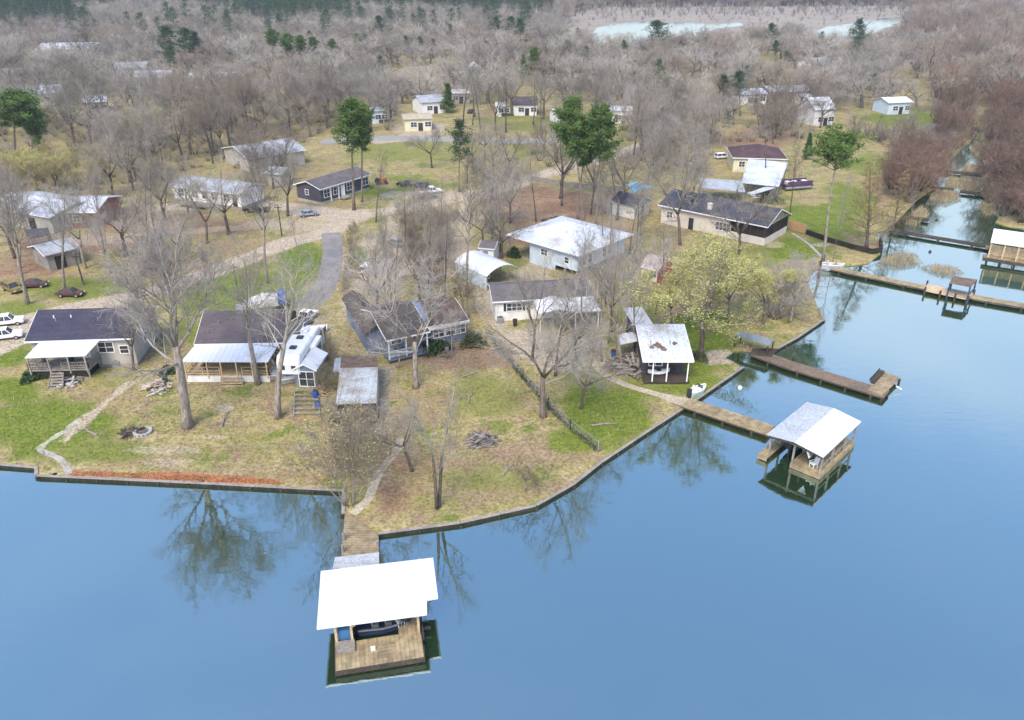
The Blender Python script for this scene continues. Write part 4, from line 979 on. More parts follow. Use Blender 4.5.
# --- far buildings
FAR = [('flat roofed tan building across the street, left of the round conifer', (403,119.5),(433,118.5),9,3.2,.3,'gx','cream_wall','path_sand'),
 ('white house with grey roof beside the conical green conifer', (421,103),(447,101),9,3.4,1.5,'gx','siding_white','galv'),
 ('long white trailer roof right of the conical conifer', (447,93.5),(471,93),6,3.2,.8,'gx','siding_grey','white_metal'),
 ('white gabled roof with dark open front in the far middle woods', (464,72.5),(481,72.5),12,4,2.5,'gy','siding_dark','white_metal'),
 ('brown roofed white house on the lawn left of the big pines', (512,104.5),(538,104.5),9,3.2,1.6,'gx','siding_white','shingle_brown'),
 ('small white shed left of the brown roofed far house', (495,106),(506,106),5,3,.8,'gx','siding_white','white_metal'),
 ('turquoise shed left of the street among bare trees', (371,111.5),(385,110.5),6,3.4,.6,'gx','siding_pale_blue','galv'),
 ('dark brown house roof in the trees above the turquoise shed', (369,96),(385,97),9,3.2,1.6,'gx','wood_grey','shingle_grey'),
 ('white house with flat white roof right of the big pines', (610,110.5),(634,110.5),8,3.6,.5,'gx','siding_white','white_metal'),
 ('white trailer peeping out left of the big pines', (555,112),(570,111),5,3,.5,'gx','siding_white','white_metal'),
 ('long white metal roof in the far left woods', (6,94.5),(58,93),14,3.5,1.6,'gx','siding_grey','bright_tin'),
 ('pale metal roof right of the long far left roof', (80,103),(107,101.5),10,3.2,1.4,'gx','siding_grey','bright_tin'),
 ('white roof in the far left woods below a dark pine', (132,78),(170,77),14,3.4,1.6,'gx','siding_white','bright_tin'),
 ('low white roofs farther right behind the left woods', (186,79),(234,78),12,3.4,1.4,'gx','siding_white','bright_tin'),
 ('grey roof above the far left white roofs', (112,69),(146,68),14,3.6,1.6,'gx','siding_grey','galv'),
 ('thin white roof farthest away in the upper left woods', (34,50),(94,49),22,4,2,'gx','siding_white','bright_tin'),
 ('long pale grey roof at the far left edge under the upper woods', (-6,75),(37,74),14,3.4,1.5,'gx','siding_grey','galv'),
 ('white domed storage building beyond the right lawn', (815,110),(837,109),9,4.4,2.6,'gx','siding_white','white_metal'),
 ('white house at the back of the far right green lawn', (889,103),(914,102),8,3.4,1.0,'gx','siding_pale_blue','white_metal'),
 ('long pale roofs in the right woods beyond the dark pine', (770,92),(813,91),10,3.2,1.2,'gx','siding_grey','bright_tin'),
 ('white roof left of the long pale roofs by a dark pine', (743,95),(769,94),9,3.2,1.2,'gx','siding_white','bright_tin'),
 ('small white trailer above the domed storage building', (803,97),(814,96.5),5,3,.6,'gx','siding_white','white_metal'),
 ('pale house far right between marsh and woods', (816,64),(836,63),12,3.6,1.6,'gx','siding_white','galv'),
 ('brown house on the edge of the far right marsh', (905,58),(930,57.5),14,3.8,2.2,'gx','siding_grey','shingle_brown'),
 ('white house on the edge of the far right marsh', (948,53),(966,52.5),14,3.8,1.6,'gx','siding_white','galv')]
for lab, A, B, D, ev, rs, rt, wm, rm in FAR:
    h, W, D, L = house('far_house', lab, A, B, D, ev, rs, rt, M[wm], M[rm], trim=False)
    add_window(h, 'F', W*.2, 1.6, 1.1, 1.2, L); add_window(h, 'F', W*.68, 1.6, 1.1, 1.2, L); add_door(h, 'F', W*.45, 1.2, 2.1, L, mat=M['plastic_dark'])
# ------------------------------------------------------------------ docks and boathouses
DZ = .54                                    # deck height above the water
def Z(z): return z                          # heights here are above the water
def wat(px, py, z=DZ): return at(px, py, z)
def planks(root, P, z, mat, name='deck', th=.14):
    mb = MB(); mb.prism([(p.x,p.y) for p in P], z-th, z); return wpart(root, mb, name, mat)
def pilings(root, pts, ztop, r=.13, name='pilings'):
    mb = MB()
    for p in pts: mb.cyl((p.x,p.y), r, -1.5, ztop, 8)
    return wpart(root, mb, name, M['wood_dark'])
def dockwalk(name, label, pts, w, z=DZ, mat=None, group='docks reaching over the water', step=2.6, pile_up=0):
    P = [wat(*p, z) for p in pts]; c = P[0]; d0 = P[1]-P[0]
    root = thing(name, label, 'dock', (c.x,c.y,0), math.atan2(d0.y,d0.x), group)
    Lf, Rt, pil = [], [], []
    for i, p in enumerate(P):
        d = (P[min(i+1,len(P)-1)]-P[max(i-1,0)]); d.z = 0; d.normalize(); n = Vector((-d.y,d.x,0))
        Lf.append(p+n*w/2); Rt.append(p-n*w/2)
    mb = MB(); fs = MB()
    for i in range(len(P)-1):
        mb.prism([(q.x,q.y) for q in (Rt[i],Rt[i+1],Lf[i+1],Lf[i])], z-.09+i*.003, z+i*.003)
        for S_ in (Lf, Rt):
            a, b = S_[i].copy(), S_[i+1].copy(); a.z = b.z = z-.17; fs.bar(a, b, .07, .16)
            n = max(1, int((b-a).length/step))
            pil += [a.lerp(b, (k+.5)/n) for k in range(n)]
    wpart(root, mb, 'deck', mat or M['wood_deck']); wpart(root, fs, 'fascia', M['wood_dark']); pilings(root, pil, z-.095+pile_up)
    return root
# --- boathouse A, the big white roof in front
RZ = 4.1
a, b, c1, c2, c3, d = [at(x,y,z) for x,y,z in ((320.8,571,3.1),(433,557.6,3.1),(438,597.5,2.85),(426.6,599.6,2.85),(427,613.8,2.75),(316.7,628.4,2.75))]
deckA = [wat(335.8,671),wat(424.2,656.8),wat(421.5,622)]
dx = (deckA[1]-deckA[0]); dy = (deckA[2]-deckA[1]); dxn = dx.normalized(); nrm = Vector((-dxn.y,dxn.x,0))
Wd = dx.length; o = deckA[0]
Dd = (a-deckA[0]).dot(nrm)-.5
root = thing('boathouse', 'large boathouse with wide white roof and open deck ending the front pier', 'boathouse', (o.x,o.y,0), math.atan2(dxn.y,dxn.x))
mb = MB(); mb.add([a,b,c1,c2,c3,d]+[p-Vector((0,0,.14)) for p in (a,b,c1,c2,c3,d)], [(0,5,4,3,2,1),(6,7,8,9,10,11)]+[(i,(i+1)%6,6+(i+1)%6,6+i) for i in range(6)])
wpart(root, mb, 'roof', M['white_metal'])
mb = MB(); cc = (a+b+c2+d)/4; un = [p.lerp(Vector((cc.x,cc.y,p.z)),.03)-Vector((0,0,.15)) for p in (a,b,c1,c2,c3,d)]; mb.add(un+[p-Vector((0,0,.05)) for p in un], [(0,5,4,3,2,1),(6,7,8,9,10,11)]+[(i,(i+1)%6,6+(i+1)%6,6+i) for i in range(6)]); wpart(root, mb, 'underside_shade', M['wood_dark'])  # dark sheet added under the roof to shade its underside and reflection
# local frame: x along the front edge, y towards the shore
def lb(x0,x1,y0,y1,z0,z1,name,mat,par=root,bev=0):
    q = MB(); q.box(x0,x1,y0,y1,z0,z1); return q.build(name, mat, par, bevel=bev)
slip0, slip1, sf = Wd*.20, Wd*.74, 2.35         # the boat slip
q = MB(); q.box(0,Wd,0,sf-.002,DZ-.2,DZ); q.box(0,slip0,sf,Dd,DZ-.2,DZ); q.box(slip1,Wd,sf,Dd,DZ-.2,DZ); q.box(slip0+.002,slip1-.002,Dd-1.6,Dd,DZ-.2,DZ)
q.build('deck', M['wood_deck'], root)
q = MB(); q.box(-.06,Wd+.06,-.06,-.003,DZ-.42,DZ-.02); q.box(-.06,-.003,0,Dd,DZ-.42,DZ-.02); q.box(Wd+.003,Wd+.06,0,Dd,DZ-.42,DZ-.02); q.build('fascia', M['wood_dark'], root)
q = MB()
for x in (.3,Wd*.35,Wd*.68,Wd-.3):
    for y in (.3,sf-.2,Dd*.6,Dd-.3): 
        if not (slip0 < x < slip1 and sf < y < Dd-1.6): q.cyl((x,y),.14,-1.5,DZ-.21,8)
q.build('pilings', M['wood_dark'], root)
q = MB()
for x in (.12,slip0,Wd-.12):
    for y in (sf-.1,Dd*.62,Dd-.25): q.box(x-.08,x+.08,y-.08,y+.08,DZ+.003,2.56)
q.build('posts', M['wood_new'], root)
q = MB(); q.bar((slip0,sf-.1,1.9),(slip0+.8,sf-.1,2.5),.1); q.bar((Wd-.12,sf-.1,1.9),(Wd-.9,sf-.1,2.5),.1); q.bar((0,sf-.1,2.5),(Wd,sf-.1,2.5),.10,.12); q.build('braces', M['wood_new'], root)
lb(.25,slip0-.02,sf+.1,Dd-1.7,DZ+.004,DZ+1.0,'storage_counter',M['pool_blue']); lb(.1,slip0+.15,sf-1.0,sf-.12,DZ+.004,DZ+.3,'bench',M['wood_grey'])
lb(Wd*.49,Wd*.68,.55,1.75,DZ+.004,DZ+.03,'hatch',M['wood_fence'] and M['wood_deck_y'])
lb(slip0+.3,slip1-.3,Dd-.5,Dd-.3,DZ,2.4,'back_wall',M['siding_dark'])
q = MB(); q.box(Wd+.08,Wd+.75,sf+.2,sf+.35,.35,.5); q.box(Wd+.08,Wd+.2,sf-.6,sf+1.2,.2,.9); q.build('ladder', M['plastic_dark'], root)
# a boat in the slip
def boat(label, loc, rz, L, Wb, cols, group=None, seats=2, z=0.1, light='trim_white'):
    r = thing('motor_boat', label, 'boat', (loc[0],loc[1],z), rz, group)
    st = [(0,.86,.0),(.45*L,1,.0),(.72*L,.86,.04),(.9*L,.5,.14),(L,.06,.26)]
    vs = []; 
    for x, w, lift in st: vs += [(x,-Wb/2*w,.75+lift),(x,-Wb*.36*w,.05+lift*1.5),(x,Wb*.36*w,.05+lift*1.5),(x,Wb/2*w,.75+lift)]
    n = len(st); fs = [(0,1,2,3)]
    for i in range(n-1):
        for j in range(3): fs.append((i*4+j,i*4+4+j,i*4+5+j,i*4+1+j))
    m = MB(); m.add(vs, fs); m.add([(v[0],v[1]*.9,v[2]) for v in vs], [])
    m.build('hull', M[cols[0]], r)
    m = MB(); m.add([(x, s*Wb/2*w*.985, .55+l*.9) for x,w,l in st for s in (-1,1)], [(2*i,2*i+2,2*i+3,2*i+1) for i in range(n-1)]); m.build('deck', M[cols[1]], r)
    m = MB()
    for x, w, l in st[:-1]: pass
    for i in range(n-1):
        for s in (-1,1): m.bar((st[i][0],s*Wb/2*st[i][1],.76+st[i][2]),(st[i+1][0],s*Wb/2*st[i+1][1],.76+st[i+1][2]),.1)
    m.build('gunwale', M[light], r)
    for i in range(seats):
        m = MB(); x = L*(.25+.25*i); m.box(x,x+.5,-Wb*.3,Wb*.3,.56,.85); m.box(x,x+.1,-Wb*.3,Wb*.3,.85,1.25); m.build('seat', M['plastic_white' if light == 'trim_white' else light], r)
    m = MB(); m.box(-.35,-.02,-.2,.2,.2,1.15); m.box(-.25,-.1,-.08,.08,-.5,.2); m.build('outboard_motor', M['plastic_dark'], r)
    m = MB(); m.quad_slab((L*.6,-Wb*.4,1.25),(L*.6,Wb*.4,1.25),(L*.7,Wb*.36,.78),(L*.7,-Wb*.36,.78),.03); m.build('windscreen', M['glass'], r)
    return r
def lw(x, y): return root.matrix_basis @ Vector((x,y,0))
p = lw(Wd*.27, sf+1.25); boat('blue boat moored in the slip of the large front boathouse', p, root.rotation_euler.z, 3.7, 1.7, ('navy_hull','navy_hull'), light='steel')
def chair(label, loc, rz, group='white plastic chairs on the decks', mat='plastic_white', z=DZ):
    r = thing('deck_chair', label, 'chair', (loc[0],loc[1],z+.004), rz, group)
    m = MB(); m.box(-.27,.27,-.27,.27,.38,.43); m.build('seat', M[mat], r)
    m = MB(); m.quad_slab((-.27,.25,.43),(.27,.25,.43),(.27,.45,1.0),(-.27,.45,1.0),.04); m.build('backrest', M[mat], r)
    for sx in (-1,1):
        m = MB(); m.box(sx*.27-.03,sx*.27+.03,-.25,.3,.58,.63); m.box(sx*.27-.03,sx*.27+.03,-.25,-.2,.43,.58); m.build('armrest', M[mat], r)
        for sy in (-1,1): m = MB(); m.box(sx*.24-.025,sx*.24+.025,sy*.24-.025,sy*.24+.025,0,.38); m.build('leg', M[mat], r)
    return r
p = lw(Wd*.765, sf+.9); chair('white plastic chair beside the boat slip under the big front roof', p, root.rotation_euler.z+.5)
chair('pale wooden chair set back under the big front roof', lw(Wd*.83, sf+2.6), root.rotation_euler.z-.3, mat='wood_grey')
r = thing('cooler', 'tiny white box lying on the open front deck', 'box', (*lw(Wd*.43,1.3)[:2],DZ), .3); m = MB(); m.box(-.14,.14,-.1,.1,.004,.2); m.build('body', M['plastic_white'], r); m = MB(); m.box(-.15,.15,-.11,.11,.203,.24); m.build('lid', M['plastic_white'], r)
def tool_cart(label, loc, rz, z):
    r = thing('barbecue_grill', label, 'grill', (loc[0],loc[1],z+.004), rz)
    m = MB(); m.box(-.4,.4,-.25,.25,.55,.75); m.ext_x([(-.25,.753),(.25,.753),(.2,.95),(0,1.02),(-.2,.95)],-.4,.4); m.build('body', M['plastic_dark'], r)
    for x in (-.35,.35):
        for y in (-.2,.2): m = MB(); m.box(x-.025,x+.025,y-.025,y+.025,0,.55); m.build('leg', M['steel'], r)
    m = MB(); m.box(.42,.75,-.22,.22,.68,.72); m.build('shelf', M['steel'], r)
tool_cart('black barbecue grill by the right post under the big front roof', lw(Wd*.84, sf+.9), root.rotation_euler.z+1.2, DZ)
r = thing('storage_locker', 'white storage locker against the back of the big front boathouse', 'locker', (*lw(Wd*.87, sf+4.2)[:2],DZ+.004), root.rotation_euler.z); m = MB(); m.box(-.7,.7,-.35,.35,0,.7); m.build('body', M['plastic_white'], r); m = MB(); m.box(-.73,.73,-.38,.38,.703,.78); m.build('lid', M['plastic_white'], r)
# front pier and the low grey roof over it
P = [wat(343.5,515),wat(378,535),wat(379,572),wat(340,576)]
P[0] = wat(345,513); c = P[0]
pr = thing('pier', 'broad timber pier between the shore path and the large front boathouse', 'dock', (c.x,c.y,0), 0, 'docks reaching over the water')
q1 = [wat(345,512.5),wat(360,521),wat(378.5,535),wat(379,575),wat(339,580)]
planks(pr, q1, DZ-.01, M['wood_deck_y']); pilings(pr, [wat(341,545),wat(377,545),wat(377,560),wat(340,565)], DZ-.16)
m = MB()
for a_, b_ in ((q1[2],q1[3]),(q1[4],q1[0])): 
    a_, b_ = a_.copy(), b_.copy(); a_.z = b_.z = DZ-.28; m.bar(a_, b_, .08, .24)
wpart(pr, m, 'fascia', M['wood_dark'])
m = MB()
for p_ in (wat(343,552),wat(378,548),wat(344,540)): m.cyl((p_.x,p_.y),.12,-1.4,DZ+.7,8)
wpart(pr, m, 'mooring_posts', M['wood_grey'])
mb, P = canopy_mb([(330,579),(379,571),(379,552.2),(335,557.2)], [2.1,2.1,2.3,2.3]); c = sum(P,Vector())/4
cr = thing('canopy', 'low grey metal roof over the pier behind the big white roof', 'canopy', (c.x,c.y,DZ)); wpart(cr, mb, 'roof', M['galv_y']); wpart(cr, posts_mb(P, z0=DZ+.004), 'posts', M['wood_new'])
# --- boathouse B
dockwalk('dock', 'long timber walkway from the sandy path to the gabled boathouse', [(686,402),(771,430)], 2.1, mat=M['wood_deck'])
zE, zR = 3.05, 3.42
LN, RN, RF, LF = at(765.7,435,GZ+zE-.6), at(823,457.4,GZ+zE-.6), at(861.4,421.5,GZ+zE-.6), at(804,402,GZ+zE-.6)
N_, F_ = at(794.5,443,GZ+zR-.6), at(831,408,GZ+zR-.6)
d = (RF-RN); d.z = 0; Lb = d.length; d.normalize(); n = Vector((d.y,-d.x,0))
ang = math.atan2(d.y,d.x)-math.pi/2
Wb_ = abs((LN-RN).dot(n))
o = RN - n*Wb_
root = thing('boathouse', 'gabled boathouse with white metal roof, one half in painted shade, standing out in the lake', 'boathouse', (o.x,o.y,0), ang)
W, D = Wb_, Lb; eb, rb = GZ+zE-.6, GZ+zR-.6
m = MB(); m.ext_y([(0,eb),(W/2,rb),(W/2,rb-.1),(0,eb-.1)],0,D); m.build('roof', pmat('shaded_roof_metal', (.42,.45,.48), (.36,.38,.40), .5, .5, ribs=('Y',.5), rib_amt=.12, fine=6), root)  # this slope's shade is painted as a greyer metal
m = MB(); m.ext_y([(W/2+.002,rb),(W,eb),(W,eb-.1),(W/2+.002,rb-.1)],0,D); m.build('roof', M['white_metal_y'], root)
m = MB(); m.ext_y([(.08,eb-.11),(W/2,rb-.115),(W-.08,eb-.11),(W-.08,eb-.15),(W/2,rb-.155),(.08,eb-.15)],.06,D-.06); m.build('underside_shade', M['wood_dark'], root)  # added dark lining, darkens the space below and its mirror image
m = MB()
for y in (-.05,D+.003): m.quad_slab((0,y,eb-.02),(W/2,y,rb-.02),(W/2,y+.047,rb-.02),(0,y+.047,eb-.02),.2); m.quad_slab((W/2,y,rb-.02),(W,y,eb-.02),(W,y+.047,eb-.02),(W/2,y+.047,rb-.02),.2)
m.build('fascia', M['wood_dark'], root)
m = MB(); x0 = W*.46
m.box(x0,W-.1,.5,D-.4,DZ-.2,DZ); m.box(.6,x0-.002,D-2.2,D-.4,DZ-.2,DZ); m.box(-.4,.55,-.2,D-.4,DZ-.2,DZ); m.build('deck', M['wood_deck'], root)
m = MB(); m.box(x0,W-.1,.43,.497,DZ-.5,DZ-.02); m.box(W-.097,W-.03,.45,D-.4,DZ-.5,DZ-.02); m.box(-.4,.55,-.27,-.203,DZ-.45,DZ-.02); m.build('fascia', M['wood_deck_y'], root)
m = MB()
for x in (-.25,.4,x0+.15,W-.25):
    for y in (.65,D*.5,D-.6): m.cyl((x,y),.13,-1.5,DZ-.21,8)
m.build('pilings', M['wood_dark'], root)
m = MB()
for x in (.3,x0+.1,W-.2):
    for y in (.62,D*.35,D*.68,D-.55): m.box(x-.08,x+.08,y-.08,y+.08,DZ+.003,eb+ (1-abs(x-W/2)/(W/2))*(rb-eb)-.16)
m.build('posts', M['wood_grey'], root)
m = MB(); m.bar((.3,.62,eb-.2),(W-.2,.62,eb-.2),.12,.2); m.bar((W-.2,.7,DZ+.8),(W-.2,D-.5,DZ+.8),.08); m.bar((W*.72,.6,eb-.25),(W*.78,.6,eb-.8),.3,.05); m.build('beams', M['wood_grey'], root)
boat('dark boat on the lift under the gabled boathouse', root.matrix_basis @ Vector((W*.27,D*.30,0)), ang+math.pi/2, 4.6, 1.8, ('plastic_dark','plastic_dark'), z=.5)
chair('white plastic chair at the front corner of the gabled boathouse deck', root.matrix_basis @ Vector((W*.80,1.2,0)), ang-.4)
chair('grey chair farther back along the gabled boathouse deck', root.matrix_basis @ Vector((W*.80,3.1,0)), ang+.5, mat='wood_grey')
r = thing('towel', 'white pennant of cloth hanging from the beam of the gabled boathouse', 'cloth', root.matrix_basis @ Vector((W*.72,.8,0)), ang); m = MB(); m.ext_y([(-.4,eb-.35),(.4,eb-.4),(.05,eb-1.2)], -.02, .02); m.build('cloth', M['plastic_white'], r)
tool_cart('black barbecue grill halfway along the gabled boathouse deck', root.matrix_basis @ Vector((W*.62, D*.55, 0)), ang, DZ)
r = thing('deck_table', 'round brown table on the gabled boathouse deck', 'table', (*(root.matrix_basis @ Vector((W*.68,2.4,0)))[:2],DZ+.004)); m = MB(); m.cyl((0,0),.5,.55,.6,16); m.build('table_top', M['wood_dark'], r); m = MB(); m.cyl((0,0),.06,0,.55,8); m.cyl((0,0),.3,0,.05,12); m.build('pedestal', M['wood_dark'], r)
# --- dock C, L shaped, with bench
rt = dockwalk('dock', 'long brown L-shaped dock with a bench box at its outer end', [(755,352),(790,364.5),(887,394)], 2.0, mat=pmat('brown_deck', (.20,.15,.11),(.15,.115,.085),.7,.85,fine=5,ribs=('X',.15),rib_amt=.3))
P = [wat(868,389.5),wat(882,396),wat(900,378),wat(884,371.5)]; planks(rt, P, DZ+.03, M['wood_deck_y'], 'end_platform'); pilings(rt, P, DZ-.12)
m = MB(); a_, b_ = wat(872,384), wat(882,373)
a_.z = b_.z = DZ+.2; m.bar(a_, b_, .45, .3); a2, b2 = a_+Vector((-.3,.1,.25)), b_+Vector((-.3,.1,.25)); m.bar(a2, b2, .07, .3); wpart(rt, m, 'bench', M['wood_dark'])
m = MB(); p_ = wat(896,386); m.bar(p_, p_+Vector((.6,-.2,-.3)), .1); wpart(rt, m, 'fender', M['plastic_white'])
mb, P = canopy_mb([(752,344.5),(770,346),(775,339.5),(738,333)], [2.4,2.4,2.4,2.4]); 
mb, P = canopy_mb([(735,334.5),(769,345.5),(775,339.5),(741,331)], [1.6,1.6,1.8,1.8]); c = sum(P,Vector())/4
cr = thing('shelter', 'small flat dark metal shelter roof at the shore end of the L-shaped dock', 'shelter', (c.x,c.y,GZ)); wpart(cr, mb, 'roof', pmat('slate_metal', (.20,.24,.25),(.16,.18,.18),1,.5,ribs=('X',.5))); wpart(cr, posts_mb(P, z0=-.5), 'posts', M['wood_dark'])
q = [wat(752,355),wat(772,357),wat(778,349),wat(752,349)]; planks(cr, q, DZ+.06, M['wood_dark'], 'floor')
# --- dock D with platform
rt = dockwalk('dock', 'long pale timber dock crossing the channel with a wider platform', [(832,267.5),(850,271.5),(925,287),(970,296),(1040,308)], 1.5, mat=M['wood_deck'], step=3.5)
P = [wat(925,290.5),wat(968,299.5),wat(974,293),wat(927,284)]; planks(rt, P, DZ+.03, M['wood_new'], 'platform'); pilings(rt, P+[wat(940,294),wat(955,297)], DZ+.5)
mb, P = canopy_mb([(949.5,283),(971,287),(977.5,279.5),(953,276)], [2.2,2.2,2.3,2.3], .06); c = sum(P,Vector())/4
cr = thing('shelter', 'small rusty metal shelter frame standing on the pale channel dock', 'shelter', (c.x,c.y,DZ)); wpart(cr, mb, 'roof', M['rust']); wpart(cr, posts_mb(P, z0=-.8), 'posts', M['steel_blue'])
m = MB(); m.bar(Vector((*P[0][:2],DZ+.9)), Vector((*P[1][:2],DZ+.9)), .12); m.bar(Vector((*P[1][:2],DZ+.9)), Vector((*P[2][:2],DZ+.9)), .12); m.bar(Vector((*P[0][:2],DZ+.9)), Vector((*P[3][:2],DZ+.9)), .12); wpart(cr, m, 'rails', M['steel_blue'])
# --- dock E and right boathouse
dockwalk('dock', 'dark narrow dock across the channel to the boathouse at the right edge', [(890,229.5),(990,246)], 1.2, mat=M['wood_dark'], step=4)
P4 = [at(988,250,4.0-.2),at(1046,257,4.0-.2)]
o = wat(985,256.5,1.0); e = wat(1060,268,1.0); d = (e-o); ang = math.atan2(d.y,d.x)
root = thing('boathouse', 'white roofed boathouse with tan posts cut by the right edge', 'boathouse', (o.x,o.y,0), ang)
W = d.length; D = 6.5
m = MB(); m.ext_x([(-.2,3.4),(-.2,3.3),(D*.5,4.5),(D+.2,3.3),(D+.2,3.4),(D*.5,4.6)], .2, W); m.build('roof', M['white_metal'], root)
m = MB(); m.box(-.2,W,-.2,1.4,.7,.95); m.box(-.2,W,D-1.4,D,.7,.95); m.build('deck', M['wood_deck'], root)
m = MB(); m.box(-.25,W,-.3,-.203,.4,.9); m.build('fascia', M['wood_dark'], root)
m = MB()
for i in range(6):
    for y in (.1,D-.1): x = .4+i*(W-.6)/5; m.box(x-.09,x+.09,y-.09,y+.09,.953,3.3)
m.build('posts', M['wood_new'], root)
m = MB(); m.box(.5,W,1.45,1.55,.96,2.6); m.build('back_wall', M['wood_new'], root)
m = MB()
for i in range(6):
    for y in (.1,D-.3): m.cyl((.4+i*(W-.6)/5,y),.13,-1.5,.69,8)
m.build('pilings', M['wood_dark'], root)
# --- farther docks
dockwalk('dock', 'short black dock stub on the left bank of the far channel', [(905.5,216),(929,219.5)], 1.3, mat=M['wood_dark'], step=4)
dockwalk('dock', 'dark dock reaching from the brown thicket into the far channel', [(932,170),(983,174)], 2.0, mat=M['wood_dark'], step=4)
dockwalk('dock', 'dark broken dock below the reeds in the far channel', [(960,191),(992,194.5)], 1.6, mat=M['wood_dark'], step=4)
dockwalk('dock', 'thin dark dock edge under the brown thicket', [(930,186.5),(954,189)], 1.0, mat=M['wood_dark'], step=4)
# retaining wall under the right lawn
P = [at(*p) for p in ((806,234),(828,242),(852,249),(872,254),(881,252),(880,241))]; c = P[0]
rw = thing('retaining_wall', 'low dark retaining wall stepping down beside the cypress', 'retaining wall', (c.x,c.y,GZ)); m = MB()
for a_, b_ in zip(P[:-1],P[1:]): m.bar(Vector((a_.x,a_.y,GZ-.2)), Vector((b_.x,b_.y,GZ-.2)), .35, 2.0)
wpart(rw, m, 'boards', M['bulkhead'])
# ------------------------------------------------------------------ vehicles
def vehicle(kind, label, px, head, paint, group=None, cat=None, z=GZ):
    p = at(*px)
    nm = {'pickup':'pickup_truck','car':'parked_car','suv':'parked_car'}[kind]
    r = thing(nm, label, cat or ('pickup' if kind == 'pickup' else 'car'), (p.x,p.y,z), R(head), group); pm = M[paint]; r.scale = (.76,.76,.76)
    L, Wv = {'pickup':(5.8,1.95),'car':(4.7,1.8),'suv':(4.8,1.9)}[kind]; b = MB(); h = L/2
    if kind == 'pickup':
        prof = [(-h,.5),(-h,1.05),(-.55,1.08),(1.35,1.08),(h-.1,.98),(h,.75),(h,.45)]; cab = [(-.55,1.08),(-.35,1.8),(.75,1.82),(1.4,1.08)]
    elif kind == 'car':
        prof = [(-h,.45),(-h,.85),(-1.7,.95),(1.1,.93),(h-.2,.78),(h,.6),(h,.35)]; cab = [(-1.75,.95),(-1.05,1.42),(.35,1.44),(1.15,.93)]
    else:
        prof = [(-h,.45),(-h,1.0),(1.1,1.02),(h-.15,.92),(h,.7),(h,.4)]; cab = [(-h+.05,1.0),(-h+.35,1.68),(.5,1.7),(1.2,1.02)]
    b.ext_y(prof, -Wv/2, Wv/2); body = b.build('body', pm, r, bevel=.07)
    g = MB(); k = Wv/2-.06; t = Wv/2-.24
    c = [(cab[0][0],-k,cab[0][1]),(cab[3][0],-k,cab[3][1]),(cab[3][0],k,cab[3][1]),(cab[0][0],k,cab[0][1]),(cab[1][0],-t,cab[1][1]),(cab[2][0],-t,cab[2][1]),(cab[2][0],t,cab[2][1]),(cab[1][0],t,cab[1][1])]
    g.add(c, [(0,3,2,1),(4,5,6,7),(0,1,5,4),(1,2,6,5),(2,3,7,6),(3,0,4,7)]); g.build('windows', M['glass'], r)
    g = MB(); g.box(cab[1][0]-.05,cab[2][0]+.05,-t-.03,t+.03,cab[1][1]-.02,cab[1][1]+.06)
    for s in (-1,1):
        for i, j in ((0,1),(3,2)): g.bar((cab[i][0],s*(k+.012),cab[i][1]),(cab[j][0],s*(t+.02),cab[j][1]),.09)
        mx = (cab[1][0]+cab[2][0])/2; g.bar((mx,s*(k+.012),cab[0][1]),(mx,s*(t+.02),cab[1][1]),.09)
    g.build('roof', pm, r)
    if kind == 'pickup': g = MB(); g.box(-h+.1,-.65,-Wv/2+.12,Wv/2-.12,1.085,1.10); g.build('bed_liner', M['plastic_dark'], r)
    for sx in (-h+.95, h-.95):
        for s in (-1,1):
            w_ = MB(); w_.tube([Vector((sx,s*(Wv/2-.2),.35)),Vector((sx,s*(Wv/2+.02),.35))],[.36,.36],14); wo = w_.build('wheel', M['tyre'], r)
            w_ = MB(); w_.tube([Vector((sx,s*(Wv/2+.02),.35)),Vector((sx,s*(Wv/2+.04),.35))],[.2,.2],10); w_.build('rim', M['rim'], wo)
    for s in (-1,1):
        g = MB(); g.box(h-.1,h+.02,s*.65-.2,s*.65+.2,.62,.76); g.build('headlight', M['lamp'], r)
        g = MB(); g.box(-h-.02,-h+.05,s*.72-.15,s*.72+.15,.7,.9); g.build('tail_light', M['tail'], r)
    EXC.append((p.x,p.y,4)); return r
vehicle('pickup','white pickup at the left edge nearer the dark roofed house',(4,339),20,'white_paint')
vehicle('pickup','white flatbed pickup at the left edge behind the other white one',(6,325),20,'white_paint')
vehicle('car','silver grey car on the pale gravel left of the road fork',(309,216),24,'silver_paint')
vehicle('pickup','white pickup among the dark cars parked right of the charcoal mobile home',(431,193.5),24,'white_paint')
vehicle('car','dark blue car parked in front of the white pickup on the lawn',(428,198.5),24,'navy_paint')
vehicle('suv','black car parked behind the white pickup on the lawn',(425,188),8,'black_paint')
vehicle('pickup','old dark pickup parked leftmost of the cars on the lawn',(408,186.5),-10,'black_paint')
vehicle('suv','white car on the bare lane beside the pale forked tree',(368,271),80,'white_paint')
vehicle('car','silver car half hidden by brush on the bare lane',(396,245),130,'silver_paint')
vehicle('pickup','black pickup by the thick double trunk left of the gravel drive',(256,212),5,'black_paint')
vehicle('car','maroon wrecked sports car on the grass under a bare tree',(71,296),0,'maroon_paint')
vehicle('car','dark brown wrecked car beside the left bare tree on the red soil',(35,287),10,'maroon_paint')
vehicle('suv','small yellow and dark vehicle parked left of the brown wreck',(13,291),-35,'yellow_paint')
vehicle('car','dark grey car on the drive right of the round conifer',(471,113),75,'navy_paint')
vehicle('pickup','white pickup truck parked on the drive behind the camper',(306,321),72,'white_paint')
vehicle('suv','white car parked by the maroon roofed house in the trees',(722,158.5),20,'white_paint')
